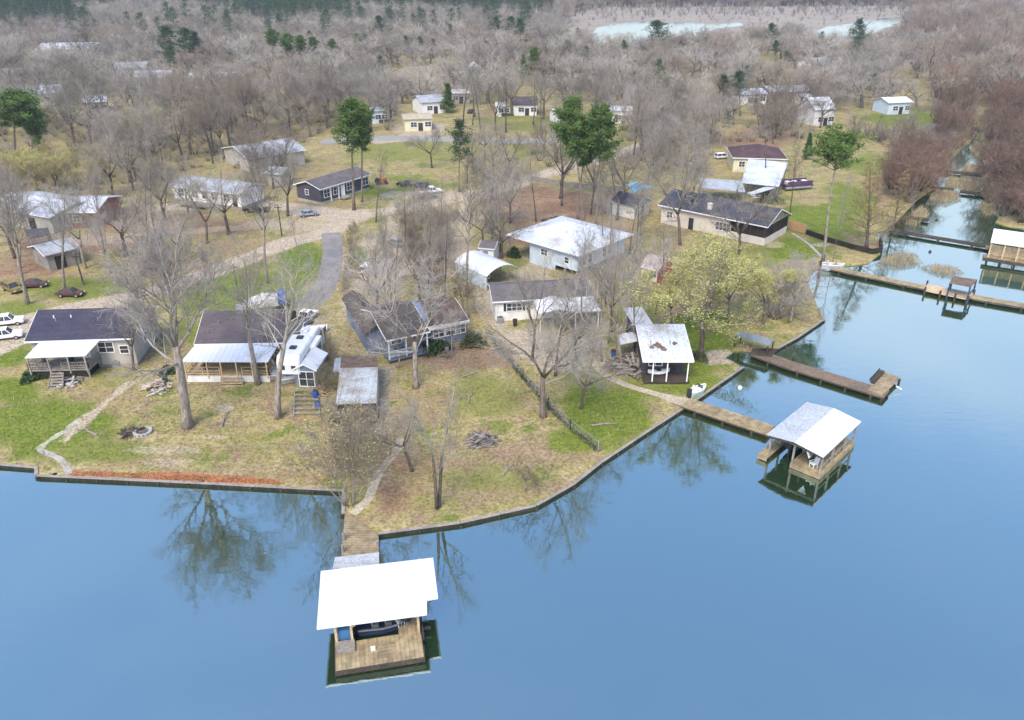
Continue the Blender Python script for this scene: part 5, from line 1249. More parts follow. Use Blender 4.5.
# tractor
p = at(381,184); r = thing('tractor', 'small red tractor on the lawn right of the charcoal mobile home', 'tractor', p, R(15))
m = MB(); m.box(-.2,1.3,-.3,.3,.6,1.1); m.box(-.9,-.2,-.5,.5,.6,.75); m.build('body', M['orange_red'], r, bevel=.05)
for x, s, rr in ((-.6,-1,.6),(-.6,1,.6),(1.0,-1,.36),(1.0,1,.36)): m = MB(); m.tube([Vector((x,s*.42,rr)),Vector((x,s*.7,rr))],[rr,rr],12); m.build('wheel', M['tyre'], r)
m = MB(); m.box(-.75,-.3,-.25,.25,.752,1.2); m.build('seat', M['plastic_dark'], r)
# purple machine and white truck by the big carport
p = at(796,189); r = thing('pontoon_boat', 'purple pontoon boat on a trailer right of the white carport roof', 'boat', p, R(15))
m = MB(); m.box(-3,3,-1.2,1.2,.9,1.1); m.build('deck', M['purple_paint'], r); m = MB()
for s in (-1,1): m.tube([Vector((-3,s*.9,.55)),Vector((2.6,s*.9,.55)),Vector((3.3,s*.9,.75))],[.33,.33,.08],10)
m.build('pontoons', M['steel'], r); m = MB()
for s in (-1,1): m.bar((-2.8,s*1.15,1.5),(2.8,s*1.15,1.5),.06,.75)
m.build('side_panels', M['purple_paint'], r); m = MB()
for x in (-2.3,-.8,1.4): m.box(x,x+.8,-.9,.9,1.103,1.6)
m.build('seats', M['plastic_white'], r)
# fifth-wheel camper
a_, b_ = at(286.5,357.5,GZ+3.6), at(309,325,GZ+3.6); d = b_-a_; L = min(d.length, 11.5); ang = math.atan2(d.y,d.x)
r = thing('camper_trailer', 'long white camper trailer with roof vents parked beside the brown roofed house', 'camper', (a_.x,a_.y,GZ), ang); EXC.append((*((a_+b_)/2)[:2],7))
m = MB(); m.ext_y([(0,1.5),(0,2.9),(.5,3.6),(L,3.6),(L,.75),(2.6,.75),(2.3,1.5)], -1.25, 1.25); m.build('body', M['plastic_white'], r, bevel=.1)
for x in (2.0,4.6,8.6): m = MB(); m.box(x,x+.7,-.35,.35,3.603,3.75); m.build('roof_vent', M['plastic_dark'], r)
m = MB(); m.box(6.2,7.3,-.45,.45,3.603,3.9); m.build('air_conditioner', M['plastic_white'], r, bevel=.08)
m = MB(); m.box(4.0,6.8,-1.9,-1.253,1.1,3.1); m.build('slide_out', M['plastic_white'], r, bevel=.05)
for x, w, y0 in ((1.2,1.2,-1),(3.0,.8,-1),(4.6,1.6,-1.66),(7.6,1.4,-1),(9.6,1.0,-1)):
    yy = -1.256 if y0 == -1 else -1.906
    m = MB(); m.box(x,x+w,yy-.03,yy,1.9,2.7); m.build('window', M['glass'], r)
for y in (-.85,.35): m = MB(); m.box(-.03,-.003,y,y+.5,2.1,2.6); m.build('window', M['glass'], r)
m = MB(); m.box(8.9,9.5,-1.29,-1.256,.9,2.9); m.build('door', M['trim_white'], r)
for x in (7.2,8.2):
    for s in (-1,1): m = MB(); m.tube([Vector((x,s*1.0,.4)),Vector((x,s*1.24,.4))],[.4,.4],14); m.build('wheel', M['tyre'], r)
for s in (-1,1): m = MB(); m.box(2.0,2.15,s*.9-.07,s*.9+.07,0,1.5); m.build('landing_leg', M['steel'], r)
# tarp covered camper behind house 2
p = at(243,311); q = at(288,306.5); d = q-p; L = d.length
r = thing('covered_boat', 'boat wrapped in a grey cover with a blue tarp end behind the brown roofed house', 'boat', (p.x,p.y,GZ), math.atan2(d.y,d.x)); EXC.append((*((p+q)/2)[:2],4))
m = MB(); L1 = L*.8; st = [(0,.5,1.2),(L*.15,1.1,1.7),(L*.5,1.25,2.3),(L1,1.2,2.1)]
vs = []; 
for x,w,hh in st: vs += [(x,-w,.7),(x,-w*.9,hh*.75),(x,0,hh),(x,w*.9,hh*.75),(x,w,.7)]
fs = [(i*5+j,i*5+5+j,i*5+6+j,i*5+1+j) for i in range(3) for j in range(4)]+[(0,1,2,3,4),(19,18,17,16,15)]; m.add(vs,fs); m.build('cover', M['tarp_grey'], r)
m = MB(); m.box(L1+.01,L,-1.2,1.2,.6,2.2); m.build('tarp', M['tarp_blue'], r, bevel=.25)
m = MB(); m.ext_y([(0,.55),(L*.8,.55),(L*.8,.69),(-.8,.69)], -.9,.9); m.build('trailer_frame', M['steel'], r)
for s in (-1,1): m = MB(); m.tube([Vector((L*.55,s*1.0,.33)),Vector((L*.55,s*1.2,.33))],[.33,.33],12); m.build('wheel', M['tyre'], r)
# trailer under the arched carport
p = at(484,283); r = thing('cargo_trailer', 'white enclosed trailer with a black spare tyre poking out of the arched carport', 'trailer', p, cp_.rotation_euler.z+math.pi/2)
m = MB(); m.box(-.2,5,-1.0,1.0,.5,2.1); m.build('body', M['plastic_white'], r, bevel=.08); m = MB(); m.tube([Vector((-.4,-.3,1.2)),Vector((-.21,-.3,1.2))],[.42,.42],14); m.build('spare_tyre', M['tyre'], r)
for s in (-1,1): m = MB(); m.tube([Vector((2.6,s*1.01,.36)),Vector((2.6,s*1.2,.36))],[.36,.36],12); m.build('wheel', M['tyre'], r)
# kayak
p = at(658.5,373.5,GZ+.34); r = thing('kayak', 'white kayak lying on the porch of the white roofed cabin', 'kayak', (p.x,p.y,GZ+.31), R(8))
m = MB(); n = 12; vs = []
for i in range(n+1):
    t = i/n; w = .55*math.sin(math.pi*t)**.6+.01; x = (t-.5)*2.5; lift = .18*abs(2*t-1)**2.5
    for j in range(8): a = 2*math.pi*j/8; vs.append((x, w*math.cos(a), .25+lift+.24*math.sin(a)))
m.add(vs, [(i*8+j,i*8+8+j,i*8+8+(j+1)%8,i*8+(j+1)%8) for i in range(n) for j in range(8)]); m.build('hull', M['plastic_white'], r)
m = MB(); m.tube([Vector((0,0,.47)),Vector((0,0,.52))],[.3,.3],10); m.build('cockpit', M['plastic_dark'], r)
# small boat on shore under the pine
p = at(821,268); r = boat('small grey boat pulled up on the bank at the start of the pale channel dock', p, R(-12), 3.2, 1.2, ('tarp_grey','tarp_grey'), z=GZ-.05, seats=1)
p = at(690,397.5); r = boat('small white and green dinghy on the grass where the sandy path meets the walkway', p, R(35), 2.2, 1.0, ('plastic_green','plastic_white'), z=GZ-.05, seats=1)
# ------------------------------------------------------------------ small yard things
def firering(label, px, rad, mat, n=14):
    p = at(*px); r = thing('fire_pit', label, 'fire pit', p); m = MB()
    for i in range(n):
        a = 2*math.pi*i/n; c = Vector((math.cos(a)*rad, math.sin(a)*rad, 0)); t = Vector((-math.sin(a), math.cos(a), 0))*rad*math.pi/n*.95
        m.bar(c-t+Vector((0,0,.13)), c+t+Vector((0,0,.13)), .28, .3)
    m.build('stone_ring', M[mat], r); m = MB(); m.cyl((0,0),rad-.15,.0,.06,14); m.build('ashes', M['ash'], r)
firering('round pale stone fire ring on the left lawn', (143,433), .75, 'stone')
def heap(name, label, cat, px, rad, hgt, n, mats, seed, group=None, long=1.0):
    p = at(*px); r = thing(name, label, cat, p, 0, group); rr = random.Random(seed)
    names = ('boards','panels','scraps')
    for mi, mt in enumerate(mats):
        m = MB()
        for i in range(n//len(mats)):
            a = rr.uniform(0,6.28); d = rad*math.sqrt(rr.random()); z = max(.05, hgt*(1-d/rad)*rr.random())+.04
            c = Vector((math.cos(a)*d, math.sin(a)*d, z)); th = rr.uniform(0,6.28); l = rr.uniform(.25,.9)*long
            v = Vector((math.cos(th)*l, math.sin(th)*l, rr.uniform(-.2,.25)*l))
            if (c-v).z < .02: v.z = 0
            m.bar(c-v, c+v, rr.uniform(.05,.35) if mi else rr.uniform(.04,.12), rr.uniform(.04,.09))
        m.build(names[mi], M[mt], r)
    return r
heap('scrap_pile', 'pile of white boards and scrap beside the big tree on the left lawn', 'scrap pile', (157,388), 1.5, .9, 70, ['wood_grey','tarp_grey','wood_new'], 4)
heap('brush_pile', 'grey burn pile of sticks in the middle of the central lawn', 'brush pile', (481,441), 1.3, .6, 120, ['debris','ash','wood_grey'], 5)
heap('brush_pile', 'small grey stick pile behind the round fire ring', 'brush pile', (133,433), .9, .4, 50, ['debris','wood_dark'], 6)
heap('brush_pile', 'tangle of grey branches against the left side of the kayak cabin', 'brush pile', (632,366), 2.6, 1.8, 200, ['debris','wood_grey'], 7, long=1.7)
heap('scrap_pile', 'row of dumped junk behind the stained tin hip roof', 'scrap pile', (560,222), 3.5, 1.0, 90, ['wood_dark','wood_grey','plastic_dark'], 8)
heap('scrap_pile', 'pale rubble scattered below the blue grey cottage', 'scrap pile', (446,352), 1.2, .3, 30, ['wood_grey','debris'], 10)
heap('scrap_pile', 'heap of leaves and yellow straw right of the small blue garden shed', 'scrap pile', (323,392), .9, .7, 50, ['wood_new','reed'], 11)
heap('scrap_pile', 'scatter of junk in front of the purple pontoon boat', 'scrap pile', (762,196), 2.5, .7, 60, ['wood_grey','wood_new','trim_white'], 12)
heap('scrap_pile', 'clutter of boxes under the small raised deck of the left house', 'scrap pile', (70,381), 1.6, .5, 40, ['plastic_dark','wood_grey','tarp_grey'], 13)
# pallets, tarped things, barrel
p0 = [at(295,393),at(318,393),at(320,416),at(294,416)]; c = sum(p0,Vector())/4
r = thing('timber_frame', 'flat open timber frame of rails lying on the grass below the small blue shed', 'frame', c); m = MB()
for t in (0,.2,.4,.6,.8,1): m.bar(p0[3].lerp(p0[0],t)+Vector((0,0,.35)), p0[2].lerp(p0[1],t)+Vector((0,0,.35)), .09)
wpart(r, m, 'cross_rails', M['wood_grey']); m = MB()
for a_, b_ in ((p0[0],p0[3]),(p0[1],p0[2])): m.bar(a_+Vector((0,0,.25)), b_+Vector((0,0,.25)), .1)
wpart(r, m, 'side_rails', M['steel']); m = MB()
for q in p0: m.box(q.x-.05,q.x+.05,q.y-.05,q.y+.05,GZ-.05,GZ+.3)
wpart(r, m, 'legs', M['wood_grey'])
for i, (px, lab) in enumerate((((316,398),'blue barrel standing at the top right of the timber rails'),((318,409),'blue barrel standing at the lower right of the timber rails'))):
    p = at(*px); r = thing('barrel', lab, 'barrel', p, 0, 'blue barrels by the timber rails'); m = MB(); m.tube([Vector((0,0,z)) for z in (.0,.1,.45,.8,.9)],[.26,.3,.32,.3,.26],14); m.build('body', M['plastic_blue'], r); m = MB(); m.cyl((0,0),.22,.903,.94,12); m.build('lid', M['plastic_dark'], r)
for i, (px, lab, s) in enumerate((((281,378),'white tarped appliance heap in front of the camper nose, left one',1.1),((290,381),'white tarped appliance heap in front of the camper nose, right one',1.3))):
    p = at(*px); r = thing('tarped_load', lab, 'covered load', p, .4*i); m = MB(); m.box(-s,s,-.7,.7,0,.9); m.build('load', M['plastic_white'], r, bevel=.2); m = MB(); m.quad_slab((-s,-.75,.95),(s,-.75,1.1),(s,.75,.95),(-s,.75,1.15),.06); m.build('tarp', M['tarp_grey'], r)
    m = MB(); m.box(-s*.9,s*.9,-.78,-.715,.1,.6); m.build('boards', M['wood_grey'], r)
p = at(387,352); r = thing('water_tank', 'white upright propane cylinder at the corner of the blue grey cottage', 'tank', p); m = MB(); m.tube([Vector((0,0,z)) for z in (.02,.12,1.1,1.3)],[.22,.26,.26,.1],12); m.build('body', M['plastic_white'], r); m = MB(); m.cyl((0,0),.06,1.3,1.45,8); m.build('valve', M['steel'], r)
p = at(323,331); r = thing('water_tank', 'small white tank lying beside the parked camper', 'tank', p); m = MB(); m.tube([Vector((x,0,.45)) for x in (-.7,-.6,.6,.7)],[.15,.4,.4,.15],12); m.build('body', M['plastic_white'], r); m = MB(); m.box(-.4,-.3,-.25,.25,0,.12); m.box(.3,.4,-.25,.25,0,.12); m.build('feet', M['steel'], r)
for px, lab in (((740,388),'small white buoy floating between walkway and L-shaped dock'),((420,562),'little white float by the front boathouse corner'),((936.5,220),'small dark float in the far channel, farther'),((930,252),'small dark float in the far channel, nearer')):
    p = at(*px, .0); r = thing('buoy', lab, 'buoy', (p.x,p.y,0)); m = MB(); m.tube([Vector((0,0,z)) for z in (-.15,.0,.15,.28)],[.1,.24,.22,.06],10); m.build('float', M['plastic_dark' if 'dark' in lab else 'plastic_white'], r); m = MB(); m.cyl((0,0),.03,.28,.5,6); m.build('stem', M['steel'], r)
for px, lab in (((500,322.5),'grey air conditioner on the ground left of the white mobile home'),((716,224),'grey air conditioner on the ground beside the long cream house'),((118,365.5),'grey air conditioner against the left house wall'),((330,192),'grey air conditioner beside the charcoal mobile home')):
    p = at(*px); r = thing('air_conditioner', lab, 'air conditioner', p); m = MB(); m.box(-.4,.4,-.4,.4,.05,.75); m.build('cabinet', M['steel'], r, bevel=.03); m = MB(); m.cyl((0,0),.32,.753,.79,14); m.build('fan_grille', M['plastic_dark'], r); m = MB(); m.box(-.5,.5,-.5,.5,-.03,.05); m.build('pad', M['concrete'], r)
for px, lab, mt in (((46,352.5),'brown patio chair on the raised deck of the left house, left one','wood_dark'),((72,352),'dark patio chair on the raised deck of the left house, middle one','plastic_dark')):
    p = at(px[0],px[1]+12,GZ+1.2); chair(lab, p, .2, 'patio chairs on the raised deck', mt, z=GZ+1.2)
for px, lab, mt in (((205,369),'black patio chair at the left end of the pale timber porch','plastic_dark'),((256,369),'grey patio chair at the right end of the pale timber porch','wood_grey')):
    p = at(*px,GZ+.85); chair(lab, p, -.2, 'patio chairs on the timber porch', mt, z=GZ+.85)
for px, lab, mt in (((166,384),'green wheelie bin beside the scrap pile','bush'),((447,352),'grey dustbin at the cottage corner','steel'),((515,326),'dark dustbin beside the white mobile home','plastic_dark'),((613,357),'blue dustbin behind the branch tangle by the cabin','plastic_blue')):
    p = at(*px); r = thing('dustbin', lab, 'bin', p, .4); m = MB(); m.tube([Vector((0,0,0)),Vector((0,0,.85))],[.24,.3],8); m.build('body', M[mt], r); m = MB(); m.cyl((0,0),.32,.853,.92,8); m.build('lid', M['plastic_dark'], r)
rr = random.Random(12)
for i, (px, lab) in enumerate((((470,398),'bleached log lying on the lawn above the burn pile'),((560,418),'grey log beside the trunk of the broad bare tree'),((604,425),'fallen pale limb on the green strip right of the ivy fence'),((90,432),'short log near the left lawn path'),((225,420),'fallen branch on the tan lawn below the timber porch'),((300,448),'thin fallen branch on the lawn below the timber rails'),((508,470),'fallen branch near the small weeping tree'),((610,300),'pale log on the bare soil below the gambrel shed'),((470,375),'bleached branch below the dark bush of the cottage'))):
    p = at(*px); r = thing('fallen_log', lab, 'log', p, rr.uniform(0,3.1)); L = rr.uniform(.7,1.6); m = MB(); m.tube([Vector((-L,0,.1)),Vector((0,.08,.1)),Vector((L,-.05,.09))],[.11,.09,.05],7); m.build('stem', M['bark_pale'], r)
    for k in range(3): m = MB(); x = rr.uniform(-.5,.8)*L; m.tube([Vector((x,0,.1)),Vector((x+.4,rr.choice((-1,1))*.5,.3))],[.045,.015],5); m.build('limb', M['bark_pale'], r)
# stepping slabs in front of the cabin
for px, lab, w in (((660,380.5),'long pale concrete slab right in front of the cabin porch',2.2),((644,375.5),'square pale slab left of the cabin porch',1.0),((628,369),'pale slab half under the branch tangle',1.3)):
    p = at(*px); r = thing('concrete_slab', lab, 'slab', p); m = MB(); m.box(-w/2,w/2,-.35,.35,-.05,.1); m.build('slab', M['concrete'], r, bevel=.02)
# ------------------------------------------------------------------ fences
def fence(name, label, pts, h, kind, group=None, step=2.4):
    P = [at(*p) for p in pts]; c = P[0]; r = thing(name, label, 'fence', c, 0, group); ps = MB(); rl = MB(); pn = MB()
    for a_, b_ in zip(P[:-1],P[1:]):
        n = max(1,int((b_-a_).length/step))
        for i in range(n+1): q = a_.lerp(b_,i/n); ps.box(q.x-.05,q.x+.05,q.y-.05,q.y+.05,GZ-.1,GZ+h+.06)
        if kind == 'board':
            pn.bar(a_+Vector((0,0,h*.5)), b_+Vector((0,0,h*.5)), .05, h*.94)
        else:
            for z in (h,h*.5,.1): rl.bar(a_+Vector((0,0,z)), b_+Vector((0,0,z)), .035)
            k = int((b_-a_).length/.35)
            for i in range(k):
                q0, q1 = a_.lerp(b_,i/k), a_.lerp(b_,(i+1)/k); pn.bar(q0+Vector((0,0,.1)), q1+Vector((0,0,h)), .015); pn.bar(q1+Vector((0,0,.1)), q0+Vector((0,0,h)), .015)
    wpart(r, ps, 'posts', M['steel' if kind == 'wire' else 'wood_grey'])
    if rl.v: wpart(r, rl, 'rails', M['steel'])
    wpart(r, pn, 'panel' if kind == 'board' else 'wire_mesh', M['wood_fence'] if 'orange' in label else M['steel'] if kind == 'wire' else M['wood_grey'])
    return r, P
fence('wooden_fence','short orange cedar fence at the end of the screened porch',[(787.5,229),(806,234)],1.7,'board')
fence('wooden_fence','long low grey board fence behind the stained tin hip roof',[(530,180.5),(560,186),(600,191),(622,193)],1.1,'board')
r, P = fence('wire_fence','ivy grown wire fence running down the central lawn to the bulkhead',[(487,335),(500,352),(523,379),(548,408),(570,430),(598,452)],1.2,'wire')
rr = random.Random(5); m = MB()
for a_, b_ in zip(P[:-1],P[1:]):
    L = (b_-a_).length
    for i in range(int(L*50)):
        t = rr.random(); den = .5+.5*math.sin((a_+(b_-a_)*t).y*.9)+.4
        if rr.random() > den: continue
        q = a_.lerp(b_,t)+Vector((rr.gauss(0,.12),rr.gauss(0,.12),abs(rr.gauss(0,.45)))); 
        if q.z > GZ+1.5: continue
        u = Vector((rr.uniform(-1,1),rr.uniform(-1,1),rr.uniform(-1,1))).normalized()*rr.uniform(.07,.16); v = perp(u, rr)*rr.uniform(.05,.1)
        m.add([q-u,q+v,q+u,q-v],[(0,1,2,3)])
wpart(r, m, 'ivy', M['vine'])
# utility poles and thin poles
for (bx,by,tx,ty,lab) in ((282,236,277.5,205,'thin bare pole beside the gravel fork'),(239,300,233,264,'slim pole on the lawn left of the dark drive'),(84,285,74.5,254,'slim leaning pole right of the maroon wreck'),(872,140,882,115,'pale leaning pole on the far right lawn'),(766,186,765.5,139,'tall thin mast rising through the white carport roof')):
    b = at(bx,by); t = at_y(tx,ty,b.y); r = thing('wooden_pole', lab, 'pole', b); m = MB(); v = t-b; m.tube([Vector((0,0,-.2)),v*.5,v],[.13,.11,.09],8); m.build('shaft', M['bark'], r); m = MB(); m.box(v.x-.5,v.x+.5,v.y-.05,v.y+.05,v.z-.5,v.z-.38); m.build('crossarm', M['wood_dark'], r)
# ------------------------------------------------------------------ single trees that can be told apart
rng = random.Random(19)
def pick(k): return rng.choice(T[k])
NB = 0
def bt(kind, lab, bx, by, tx, ty, wf=1.0, cat='bare tree', name='bare_tree', rz=None, grp=None):
    global NB
    if cat == 'bare tree': NB += 1
    o = tree_px(pick(kind), name, lab, cat, bx, by, tx, ty, wf, rz, grp)
    EXC.append((o.location.x, o.location.y, 5.0 if cat == 'pine tree' else 2.2)); return o
bt('oak_big','very large pale bare tree leaning left on the left lawn, thickest trunk there',188,427,158,222,1.1)
bt('trunky','tall slim bare tree on the lawn in front of the camper',278,418,253,248,1.0)
bt('trunky','slim bare tree rising in front of the brown roofed house porch',258,384,249,243,1.0)
bt('oak','short bare tree leaning left beside the front path',412,471,385,375,.8)
bt('twin','pale twin stemmed bare tree at the water edge of the central lawn',438,508,432,372,.75)
bt('oak','bare tree with broad crown in front of the white carport home',543,417,545,262,.95)
bt('weep','small weeping twiggy tree near the water on the central lawn',524,492,528,436,.7)
bt('oak','leaning bare tree on the green strip right of the ivy fence',581,408,592,318,.8)
bt('pale','tall pale bare tree with many stems behind the tin cabin lean-to',622,366,604,222,.62)
bt('pale','slender pale bare tree just right of the many stemmed one',633,352,646,228,.5)
bt('tall','bare tree between the gambrel shed and the tin cabin',655,314,668,234,.6)
bt('budgreen','fresh green leafing tree beside the white roofed cabin',700,357,706,234,1.35,'leafing tree','leafing_tree')
bt('bud','yellow green leafing tree behind the fresh green one',728,322,732,248,1.2,'leafing tree','leafing_tree')
bt('bud','thin yellow leafing tree leaning over the shelter roof',764,326,766,262,1.3,'leafing tree','leafing_tree')
bt('pale','grey willow right at the back of the willow group',806,300,806,252,1.4,'willow','willow_tree')
bt('bud','pale yellow leafing tree left of the fresh green one',672,330,672,262,1.3,'leafing tree','leafing_tree')
bt('pale','pale willow with drooping bare twigs at the channel bank',790,322,792,262,1.6,'willow','willow_tree')
bt('brush_pale','low pale willow scrub spreading over the bank right of the yellow green trees',775,318,778,270,2.0,'willow','willow_tree')
bt('cypress','brown conical cypress on the bank of the far channel',866,249,880,158,1.1,'cypress','cypress_tree')
bt('cypress','second brown cypress behind the conical one at the dark dock',893,229,903,168,1.0,'cypress','cypress_tree')
bt('tall','thin bare snag standing in the channel beside the dark dock',909,230,916,178,.35)
bt('brush_olive','bushy olive twigged tree beside the front pier path',350,505,345,410,.9)
bt('brush_olive','third olive twigged bush left of the front path by the bulkhead',338,478,334,430,1.2)
bt('brush_olive','second olive twigged bush just above the front path tree',362,455,366,400,1.2)
bt('pale','whitish bare tree with spreading crown in front of the blue grey cottage',416,388,415,250,1.3)
bt('oak','bare tree at the left front corner of the white mobile home',532,360,540,252,.65)
bt('oak','bare tree between the white carport and the ivy fence',576,362,576,290,.7)
bt('brush_olive','tangled young tree rooted beside the ivy fence by the gravel lane',467,318,462,262,.9)
bt('oak','dark trunk bare tree overhanging the left end of the cottage roof',377,318,378,232,.9)
bt('pale','white barked forked tree on the lane beside the white car',372,276,374,222,1.0)
bt('trunky','tall slim bare tree right of the gravel lane below the conifer',466,296,468,165,.7)
bt('oak','stout short bare tree with dark forks left of the arched carport',502,258,499,196,.9)
bt('oak','stump-like stout bare tree on the left dirt track',137,299,128,232,1.1)
bt('trunky','dark bare tree at the far left beside the brown wreck',28,304,14,166,.75)
bt('trunky','leaning dark bare tree above the maroon wreck',65,290,44,184,.7)
bt('trunky','tall straight bare tree on the red soil right of the tin sheds',105,256,96,158,.6)
bt('tall','left trunk of the bare trio on the red dirt yard',148,242,138,160,.8)
bt('tall','middle trunk of the bare trio on the red dirt yard',154,236,152,152,.8)
bt('tall','right trunk of the bare trio on the red dirt yard',161,238,164,158,.8)
bt('oak','bare tree with curved low limbs in front of the white mobile home',207,243,203,172,1.0)
bt('oak','big dark bare tree in front of the right end of the white mobile home',229,234,218,150,1.05)
bt('oak','broad bare tree with dark double trunk beside the pale gravel drive',288,216,288,148,.95)
bt('trunky','tall bare tree beside the left dirt track and dark driveway',267,283,264,160,.7)
bt('tall','thin leaning bare tree on the gravel left of the dark driveway',297,247,289,212,.7)
bt('tall','bare tree on the lawn in front of the charcoal mobile home',376,222,378,148,.75)
bt('oak','old dark branching tree at the lower porch of the left house',134,370,128,292,.8)
bt('pale','pale tree with drooping grey crown over the left tin sheds',20,268,14,196,1.1)
bt('oak','heavy grey crowned bare tree at the left end of the long cream house',680,245,672,142,.8)
bt('oak','second heavy grey bare tree overlapping the long cream house roof',690,226,698,146,.65)
bt('oak','bare tree growing in front of the cream house porch windows',739,258,748,166,.9)
bt('tall','dark bare tree at the right end of the screened porch',790,216,792,142,.7)
bt('tall','left one of the dark bare trees right of the tin hip roof',603,262,604,172,.7)
bt('oak','bare tree between the gambrel shed and the tin hip roof',612,332,606,236,.55)
bt('tall','bare tree behind the tin hip roof beside the pine trunks',536,222,532,150,.8)
bt('oak','leafless oak on the lawn right of the dark pine by the street',492,200,490,135,1.0)
bt('oak','leafless oak behind the pine on the green street verge',432,168,428,112,.8)
bt('red','small reddish leafless tree above the cream gambrel shed',640,236,642,192,1.1)
bt('tall','leaning pale pole-like tree beside the tall right pine',832,266,852,172,.28)
bt('pale','pale bare tree at the back of the right lawn',932-20,132,915,96,1.0)
# pines
PN = [('pine','left one of the two tall pines in front of the charcoal mobile home',354,210,350,95,1.15),('pine','right one of the two tall pines in front of the charcoal mobile home',362,202,362,102,.9),
 ('pine_dark','dark bushy pine standing on the verge of the dirt street',459,192,459,118,.9),('pine_wide','largest bright green pine crown behind the tin hip roof',584,227,578,99,.85),('pine_wide','right bright green pine crown behind the tin hip roof',596,226,608,106,.8),('pine','third slimmer pine of the clump behind the tin hip roof',576,222,590,118,.8),
 ('pine_flat','tall flat topped pine at the start of the pale channel dock',823,261,841,134,1.0),
 ('pine_young','round conical conifer by the far tan building',449,113,448,82,1.5),('pine_wide','big dark pine at the far left edge',14,172,12,92,1.5),('pine_wide','smaller pine beside the big far left one',32,168,32,110,1.0),('pine_young','low dark conifer below the far left pines',38,150,38,120,1.0),
 ('pine_dark','left dark pine of the pair in the right woods',726,112,724,74,1.2),('pine_dark','right dark pine of the pair in the right woods',740,116,742,70,1.3),('pine_dark','short dark pine under the right woods pair',729,128,728,108,1.3),
 ('pine_dark','dark crooked pine by the far white bayou pool',661,58,661,19,1.9),('pine_dark','small dark conifer left of the far bayou pool',625,62,624,40,1.2),('pine_dark','dark pine on the far left bank above the white roofs',165,78,167,24,1.2),('pine_dark','second dark pine joined to the far left bank one',183,74,182,27,1.5),('pine_dark','third dark pine of the far left bank group',196,72,194,30,1.2),('pine_dark','slim dark pine below the far left bank group',170,84,170,44,1.0),
 ('pine','bright pine at the left of the upper middle grove',253,66,252,40,1.2),('pine','first pine of the upper middle green grove',272,68,272,28,1.3),('pine','second pine of the upper middle green grove',286,74,286,32,1.4),('pine','third pine of the upper middle green grove',300,70,300,34,1.4),('pine','fourth pine of the upper middle green grove',312,68,314,36,1.3),('pine','fifth pine of the upper middle green grove',330,66,332,38,1.3),('pine','lone green pine right of the upper middle grove',358,58,357,33,1.2),
 ('pine_dark','dark round pine alone in the upper middle woods',382,44,381,15,1.5),('pine_dark','slender pine above the conical conifer',407,58,407,35,1.0),('pine_dark','short dark pine right of the slender one',422,58,421,36,1.0),('pine','green pine above the far gabled white roof',485,64,485,40,1.3),('pine_dark','dark pine in the upper centre clump, left',497,44,496,16,1.5),('pine_dark','dark pine in the upper centre clump, middle',510,42,510,16,1.6),('pine_dark','dark pine in the upper centre clump, right',521,48,520,18,1.5),
 ('pine','green pine left of the big central pines far behind',535,88,535,46,1.2),('pine_young','small green conifer beside the far central pine',524,80,524,54,1.4),('pine_dark','dark pine in the far right woods above the domed building',776,62,776,40,1.3),('pine_dark','dark pine between the far right pale roofs',774,52,773,22,1.1),('pine_dark','twisted dark pine on the far right bayou bank',860,62,860,18,1.2),('pine_young','dark bushy conifer behind the right lawn',632,98,634,70,1.0),('pine_young','small dark conifer right of the purple pontoon boat',806,160,812,132,1.2)]
for k, lab, bx, by, tx, ty, wf in PN:
    bt(k, lab, bx, by, tx, ty, wf, 'pine tree', 'pine_tree')
# shrubs
def shrub(lab, bx, by, hgt, kind, wf=1.3, grp=None, name='shrub'):
    P = pick(kind); b = at(bx, by); EXC.append((b.x,b.y,1.0)); return plant(P, name, lab, 'shrub', b, hgt, rng.uniform(0,6.28), (0,0), wf, grp)
for i in range(15):
    t = i/14; bx = 402+31*t+rng.uniform(-3,3); by = 228+58*t+rng.uniform(-4,4)
    shrub('brown bare bush in the unkempt row along the bare lane', bx, by, rng.uniform(2.5,4.2), 'brush', 1.2, 'bare bushes in the row along the bare lane')
for i in range(8):
    t = i/7; bx = 355-10*t+rng.uniform(-2,2); by = 232+66*t
    shrub('tan bare bush on the strip right of the dark driveway', bx, by, rng.uniform(2.0,3.2), 'brush_olive', 1.1, 'tan bushes beside the dark driveway')
for i in range(7):
    shrub('olive bush in the strip between camper and rusty shed', 326+rng.uniform(-5,6), 345+i*8, rng.uniform(1.5,2.8), 'brush_olive', 1.3, 'olive bushes between camper and rusty shed')
for i in range(6): shrub('grey twiggy scrub at the foot of the rusty shed', 338+i*8, 416+rng.uniform(-3,8), rng.uniform(1.5,2.6), 'brush_pale', 1.5, 'twiggy scrub below the rusty shed')
def mound(name, lab, px, r_, hgt, mat, seed, n=700):
    p = at(*px); o = thing(name, lab, 'bush', p); rr = random.Random(seed); m = MB(); st = MB()
    for i in range(n):
        d = Vector((rr.gauss(0,1),rr.gauss(0,1),abs(rr.gauss(0,1)))).normalized()*rr.uniform(.6,1.05); k = 1+.3*math.sin(3*math.atan2(d.y,d.x)+seed)
        q = Vector((d.x*r_*k, d.y*r_*k, d.z*hgt*.9+.05)); u = Vector((rr.uniform(-1,1),rr.uniform(-1,1),rr.uniform(-.6,.6))).normalized()*rr.uniform(.1,.22); v = perp(u, rr)*rr.uniform(.06,.12)
        m.add([q-u,q+v,q+u,q-v],[(0,1,2,3)])
    for i in range(9): a = i*.7; st.tube([Vector((0,0,-.05)),Vector((math.cos(a)*r_*.5,math.sin(a)*r_*.5,hgt*.6))],[.04,.015],4)
    m.build('foliage', M[mat], o); st.build('stems', M['bark'], o); return o
